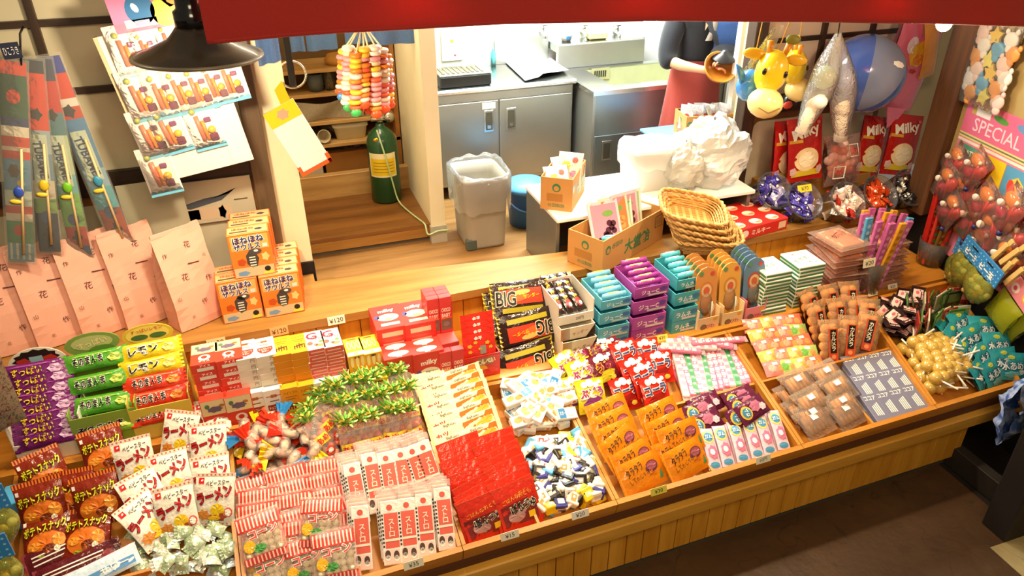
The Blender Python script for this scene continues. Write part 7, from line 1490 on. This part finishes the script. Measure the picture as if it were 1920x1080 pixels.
# ------------------------------------------------------------------ on the right-hand wall
def onW(px, py, w_=0.0): return onF(px, py, WR, w_)
a_, b_ = onW(1822, 183), onW(1760, 372); pw, ph = 1.25, abs(a_.y-b_.y)+.28
t = thing('toy_poster', 'pink framed poster of coloured squares reading special toy on the side wall', 'poster', WR @ T(a_.x, a_.y, .004)); mb = MB(); mb.box((0, -ph, 0), (pw, 0, .004), CARD('e8809a')); d = Dec(mb, T(0, 0, .004)); hh = .19
d.rect(.0, -hh, pw, -.004, INK('e06f92')); d.rect(.0, -hh-.028, pw, -hh, INK('e0d68a')); d.rect(.0, -hh-.018, pw, -hh-.009, INK('8a9a9a')); d.rect(.0, -hh-.05, pw, -hh-.034, INK('efe6d8')); d.up(); d.txt('SPECIAL TOY', .40, -.125, .075, INK('f6d6dc'), 0, .005, .62); d.rect(.05, -.075, .2, -.02, INK('efe9df')).rect(.05, -.075, .085, -.02, INK('e8d04a')).ell(.28, -.05, .06, .018, INK('5a9a4a'), 12, -.1).ell(.46, -.05, .06, .022, INK('6f93c0'), 12, -.1)
cols = [['4fa088', 'e6d22a', '58a0c8', '4fa088', 'e06a8c', 'e6d22a'], ['e0607c', 'e6d22a', 'e6d22a', 'e06a8c', '4fa088', '58a0c8'], ['e8d8a0', '4fa088', 'e6cf3a', 'e06a8c', 'e6d22a', '4fa088'], ['58a0c8', 'e06a8c', '4fa088', 'e6d22a', 'e0607c', '58a0c8']]
cw, chh = .2, .17
for j_ in range(4):
    for i in range(6):
        x0, y1 = .02+cw*i, -hh-.06-chh*j_
        if y1-chh > -ph: d.rect(x0, y1-chh+.004, x0+cw-.004, y1, INK(cols[j_][i]))
d.up(); d.txt("WHAT'S", .1, -hh-.1, .032, INKW, 0, .03, .15).txt('HAPPEN!', .1, -hh-.165, .036, INKW, 0, .03, .17).txt("WHAT'S", .71, -hh-.1, .032, INKW, 0, .03, .15).txt('HAPPEN!', .71, -hh-.165, .036, INKW, 0, .03, .17); d.ell(.3, -hh-.28, .075, .085, INK('b8606a'), 16).ell(.52, -hh-.15, .06, .05, INK('f0c84a'), 5, .3).ell(.6, -hh-.4, .06, .05, INK('e8763a'), 12); d.up().ell(.285, -hh-.285, .05, .055, INK('f3d8c4'), 14).ell(.5, -hh-.18, .03, .06, INK('d84a3a'), 12, .4); mb.build('printed_sheet', t)
# sheet of star charms above the poster
t = thing('charm_sheet', 'clear hanging bag full of star, cloud and bear shaped charms above the poster', 'toy', WR @ T(onW(1893, 45).x, onW(1893, 45).y, .05)); a_, b_ = onW(1880, 45), onW(1893, 205); L_ = abs(a_.y-b_.y); mb = MB(); random.seed(14)
charms = []
mb2, d = bag(.36, L_+.1, .06, CLEAR('f4efe4', .08, 1, 20), .01, seed=95, nu=8, nv=16, M=T(.0, -L_/2, 0)); mb2.build('clear_bag', t)
cc_ = [('f0d0c4', 'd8706a'), ('e8c04a', 'b8842a'), ('f4ece4', 'c8a0a0'), ('5aa0c8', '2f6a9a'), ('e89a4a', 'b8642a'), ('e8d86a', '8a9a3a')]
def star(r1, r2, n): return [((r1 if i % 2 == 0 else r2)*cos(pi*i/n+pi/2), (r1 if i % 2 == 0 else r2)*sin(pi*i/n+pi/2)) for i in range(2*n)]
for r in range(6):
    for c in range(3):
        k_ = (r*2+c) % 6; mb = MB(); x, y = -.11+.11*c+(.04 if r % 2 else 0), -.06-.115*r*(L_/.72)
        if k_ in (1, 5): mb.prism(star(.055, .03, 5), .012, P(cc_[k_][0], .4)); 
        else: mb.ball((0, .0, .006), .05, P(cc_[k_][0], .4), 14, None, (1.05, .85, .22)); mb.ball((-.035, .04, .006), .018, P(cc_[k_][0], .4), 8, None, (1, 1, .4)); mb.ball((.035, .04, .006), .018, P(cc_[k_][0], .4), 8, None, (1, 1, .4)); mb.ball((0, -.045, .006), .03, P(cc_[k_][0], .4), 10, None, (1, .9, .3))
        o = mb.build('charm', t); o.location = (x, y, -.004); o.rotation_euler = (0, 0, random.uniform(-.3, .3))
# red toy packs hanging along the poster
def mk_redtoy():
    t = thing('red_whistle_pack', '', 'toy'); mb = MB(); rd = P('c81f1c', .15, .15, coat=.6, name='vinyl'); mb.ball((-.03, .05, 0), .05, P('e08a1c', .15, .1, coat=.5, name='vinyl'), 12, None, (1.2, .8, .5)); mb.ball((.04, .02, .0), .052, rd, 12, None, (.9, 1.1, .5)); mb.ball((-.03, -.05, 0), .04, P('d82a5a', .15, coat=.5, name='vinyl'), 12, None, (1, 1, .5)); mb.build('balloon', t)
    mb = MB(); mb.lathe([(.006, -.004), (.02, -.004), (.024, 0), (.02, .005), (.006, .006)], 14, P('f0e8dc', .3), T(-.05, .01, .03) @ R('Y', 25)); mb.build('white_disc', t)
    mb = MB(); mb.tube([(.06, -.1, .015), (.02, .07, .02)], .009, rd, 8); mb.tube([(.066, -.125, .015), (.06, -.1, .015)], .014, P('27306b', .4), 8); mb.tube([(.02, .07, .02), (.016, .095, .02)], .012, P('e8d0b0', .4), 8); mb.build('whistle_tube', t)
    mb, d = bag(.2, .27, .07, CLEAR('f8dcd2', .07, 1, 16), .01, seed=97, nu=8, nv=10); mb.build('clear_bag', t); return t
rt_ = mk_redtoy(); random.seed(31)
for i, (px, py, sc) in enumerate(((1790, 305, .85), (1828, 318, .9), (1775, 345, .9), (1808, 362, .95), (1845, 385, 1), (1782, 395, .9), (1820, 415, 1), (1858, 430, 1.0), (1893, 395, 1.0), (1898, 455, 1.05), (1842, 462, 1), (1880, 490, 1.0), (1912, 520, 1.0))):
    p = onW(px, py, .05+.02*(i % 3)); put(rt_, WR @ T(p.x, p.y, p.z) @ R('Z', random.uniform(-35, 10)) @ S3(sc, sc, 1), 'clear pack of red balloon whistles on the wall, %s' % ('top one at the post', 'top one over the poster', 'second row at the post', 'second row over the poster', 'upper middle near the poster squares', 'third row at the post', 'middle of the bunch', 'middle toward the wooden clips', 'outer upper one', 'outer one above the wooden clips', 'low one above the blue header bags', 'lowest beside the wooden clips', 'lowest at the picture edge')[i], 'whistle packs')
for i, (px, py, rz) in enumerate(((1880, 470, -28), (1900, 478, -34), (1888, 505, -24), (1908, 515, -30))):
    p = onW(px, py, .13); t = thing('wooden_clip', 'pale wooden clip holding the whistle packs, %s' % ('uppermost', 'outer upper one', 'inner lower one', 'lowest')[i], 'clip', WR @ T(p.x, p.y, .13) @ R('Z', rz)); mb = MB(); mb.box((-.014, -.09, -.006), (.014, .09, .006), P('dcb46a', .6, .1), .002); mb.box((-.014, -.088, .008), (.014, .06, .018), P('dcb46a', .6, .1), .002); mb.build('clip_body', t); mb = MB(); mb.tube([(-.015, .01, .006), (.015, .01, .006)], .01, MET('b8b4a4', .3), 6); mb.build('spring', t)
# net bags of marbles with dotted blue headers, jelly bags with pink headers
def mk_marble():
    t = thing('marble_bag', '', 'bag of marbles'); mb = MB(); mb.box((-.1, .04, -.004), (.1, .15, .004), CARD('2f7fc0'), .001); d = Dec(mb, T(0, 0, .004))
    for i in range(8):
        for j_ in range(4): d.ell(-.088+.025*i, .052+.026*j_, .005, .005, INK('8fc4e6'), 6)
    d.up().txt('ビー玉', 0, .08, .04, INKW, 0, .06, .14).rect(-.025, .12, .025, .13, INKB); mb.build('header_card', t)
    mb = MB(); random.seed(5)
    for i in range(26): a0 = i*2.4; rr_ = .017*sqrt(i); mb.ball((rr_*cos(a0), -.05+rr_*sin(a0), random.uniform(-.016, .016)), .019, P(('5f6f5a', '8a9a7a', 'c8a45a', 'efe8d4', '4a5a54', 'b8702a')[i % 6], .08, .2, coat=.8, name='glass'), 8)
    mb.build('marbles', t); mb = MB(); mb.grid(lambda u, v: ((.105*sin(pi*min(1, .2+.8*v))**.6)*cos(2*pi*u), .05-.19*v, .045*(sin(pi*min(1, .12+.86*v))**.6)*sin(2*pi*u)), 16, 10, CLEAR('d8d860', .24, .8, 40), True, wrap=True); mb.build('yellow_net', t); return t
mbag = mk_marble()
for px, py, w_, rz, lab in ((1800, 500, .06, -8, 'yellow net bag of marbles with dotted blue header, half hidden at the back'), (1812, 498, .12, -14, 'yellow net bag of marbles with dotted blue header, upper front one'), (1838, 528, .18, -14, 'yellow net bag of marbles with dotted blue header, lower front one')):
    p = onW(px, py, w_); put(mbag, WR @ T(p.x, p.y, w_) @ R('Z', rz), lab, 'marble bags')
def mk_jelly():
    t = thing('yellow_ball_bag', '', 'toy'); mb = MB(); mb.box((-.1, .05, -.004), (.1, .16, .004), CARD('e88a94')); d = Dec(mb, T(0, 0, .004)); d.ell(-.04, .1, .03, .03, INK('f6e0d8')).ell(.05, .11, .03, .028, INK('f0b03a')); d.up().ell(.05, .11, .016, .016, INKW).ell(-.04, .1, .012, .014, INK('d84a6a')); mb.build('header_card', t); mb, d = bag(.19, .2, .07, CLEAR('c9cc2a', .42, .8, 30), .004, seed=99, nu=10, nv=12, M=T(0, -.06, 0)); mb.build('yellow_bag', t); return t
jl = mk_jelly()
for px, py, w_, rz, lab in ((1893, 572, .1, -22, 'yellow green bag with pink header hanging low on the black wall'), (1915, 590, .05, -30, 'yellow green bag with pink header behind its twin')):
    p = onW(px, py, w_); put(jl, WR @ T(p.x, p.y, w_) @ R('Z', rz), lab, 'pink header bags')
# blue plastic bag at the end of the counter
c = at(1908, 765, y=1.9); t = thing('blue_plastic_bag', 'blue and white plastic bag hanging at the end of the counter', 'bag', T(*c)); k = NT('blue_film'); f = k.noise(k.coord(), 22, 3); k.l(k.ramp(f, [(.42, lin('3f5fa0')), (.6, lin('a9b8d8'))]), k.b.inputs['Base Color']); k.b.inputs['Roughness'].default_value = .3; mb, d = bag(.22, .36, .12, k.m, .01, seed=101, nu=10, nv=14, wr=.5, M=R('Z', 20) @ R('X', 90)); mb.build('bag_body', t); mb = MB(); mb.tube([(0, 0, .17), (.02, .02, .3)], .008, k.m, 6); mb.build('knotted_handle', t)
# things at the near left corner
for px, py, y, rz, lab in ((-30, 1012, 2.02, 20, 'yellow net bag of marbles hanging beside the crisp bags'), (-26, 1100, 1.9, 10, 'yellow net bag of marbles lowest at the tray corner')):
    p = at(px, py-25, y=y); put(mbag, T(*p) @ R('Z', rz) @ R('X', 90) @ S3(.85, .85, .85), lab, 'corner marble bags')
c = at(-12, 720, y=2.85); t = thing('patterned_pouch', 'pinkish patterned pouch hanging at the edge beside the purple gum bars', 'bag', T(*c)); k = NT('patterned_film'); f = k.noise(k.coord(), 60, 4, .7); k.l(k.ramp(f, [(.4, lin('4a2420')), (.5, lin('86705c')), (.6, lin('3c4632'))]), k.b.inputs['Base Color']); k.b.inputs['Roughness'].default_value = .3; mb, d = bag(.12, .42, .05, k.m, .01, seed=103, nu=8, nv=14, M=R('Z', 40) @ R('X', 90)); mb.build('pouch_body', t)
# dark greenery and coat hooks behind the paper bags
c = at(262, 365, y=3.68); t = thing('black_cloth_bundle', 'black and green cloth bundle at the foot of the screen behind the paper bags', 'cloth', T(c.x, 3.66, LZ)); mb = MB(); random.seed(17)
for i in range(26):
    x = random.uniform(-.22, .12); mb.tube([(x, 0, .12), (x+random.uniform(-.04, .04), -.015, .22), (x+random.uniform(-.07, .07), -.03, random.uniform(.26, .34))], [.012, .009, .002], P(('16221a', '24382a', 'd8d4c4', '101010')[i % 4], .4), 5)
mb.build('fringe', t); MB().box((-.25, -.03, 0), (.16, .03, .15), P('1a1a18', .7), .01).build('bundle_body', t)
t, w_, h_ = panel('newspaper_cutting', 'framed ink picture and newspaper pages pinned on the screen behind the toy board', 'picture', ((318, 352), (472, 322), (330, 420), (478, 410)), 3.69); mb = MB(); mb.box((-w_/2, -h_/2, -.003), (w_/2, h_/2, .003), CARD('b9b196')); d = Dec(mb, T(0, 0, .003)); d.poly([(-w_*.45, -.01), (-w_*.1, .02), (w_*.2, .03), (w_*.3, .055), (w_*.1, -.0), (-w_*.3, -.03)], INK('4a5058')).rect(-w_*.38, -h_*.42, w_*.2, -h_*.12, INK('c9b090')).ell(w_*.08, -h_*.28, .02, .04, INK('5a5646'), 10, jag=.3).rect(-w_*.36, -h_*.4, -w_*.2, -h_*.16, INK('b0805a')).rect(w_*.25, -.01, w_*.42, -.003, INK('5a5646')); mb.build('picture_sheet', t)
t, w_, h_ = panel('grey_poster', 'grey poster leaning at the screen behind the paper bags', 'poster', ((225, 350), (300, 345), (245, 470), (400, 440)), 3.62); mb = MB(); mb.box((-w_/2, -h_/2, -.003), (w_/2, h_/2, .003), CARD('a8a288')); mb.build('poster_sheet', t)
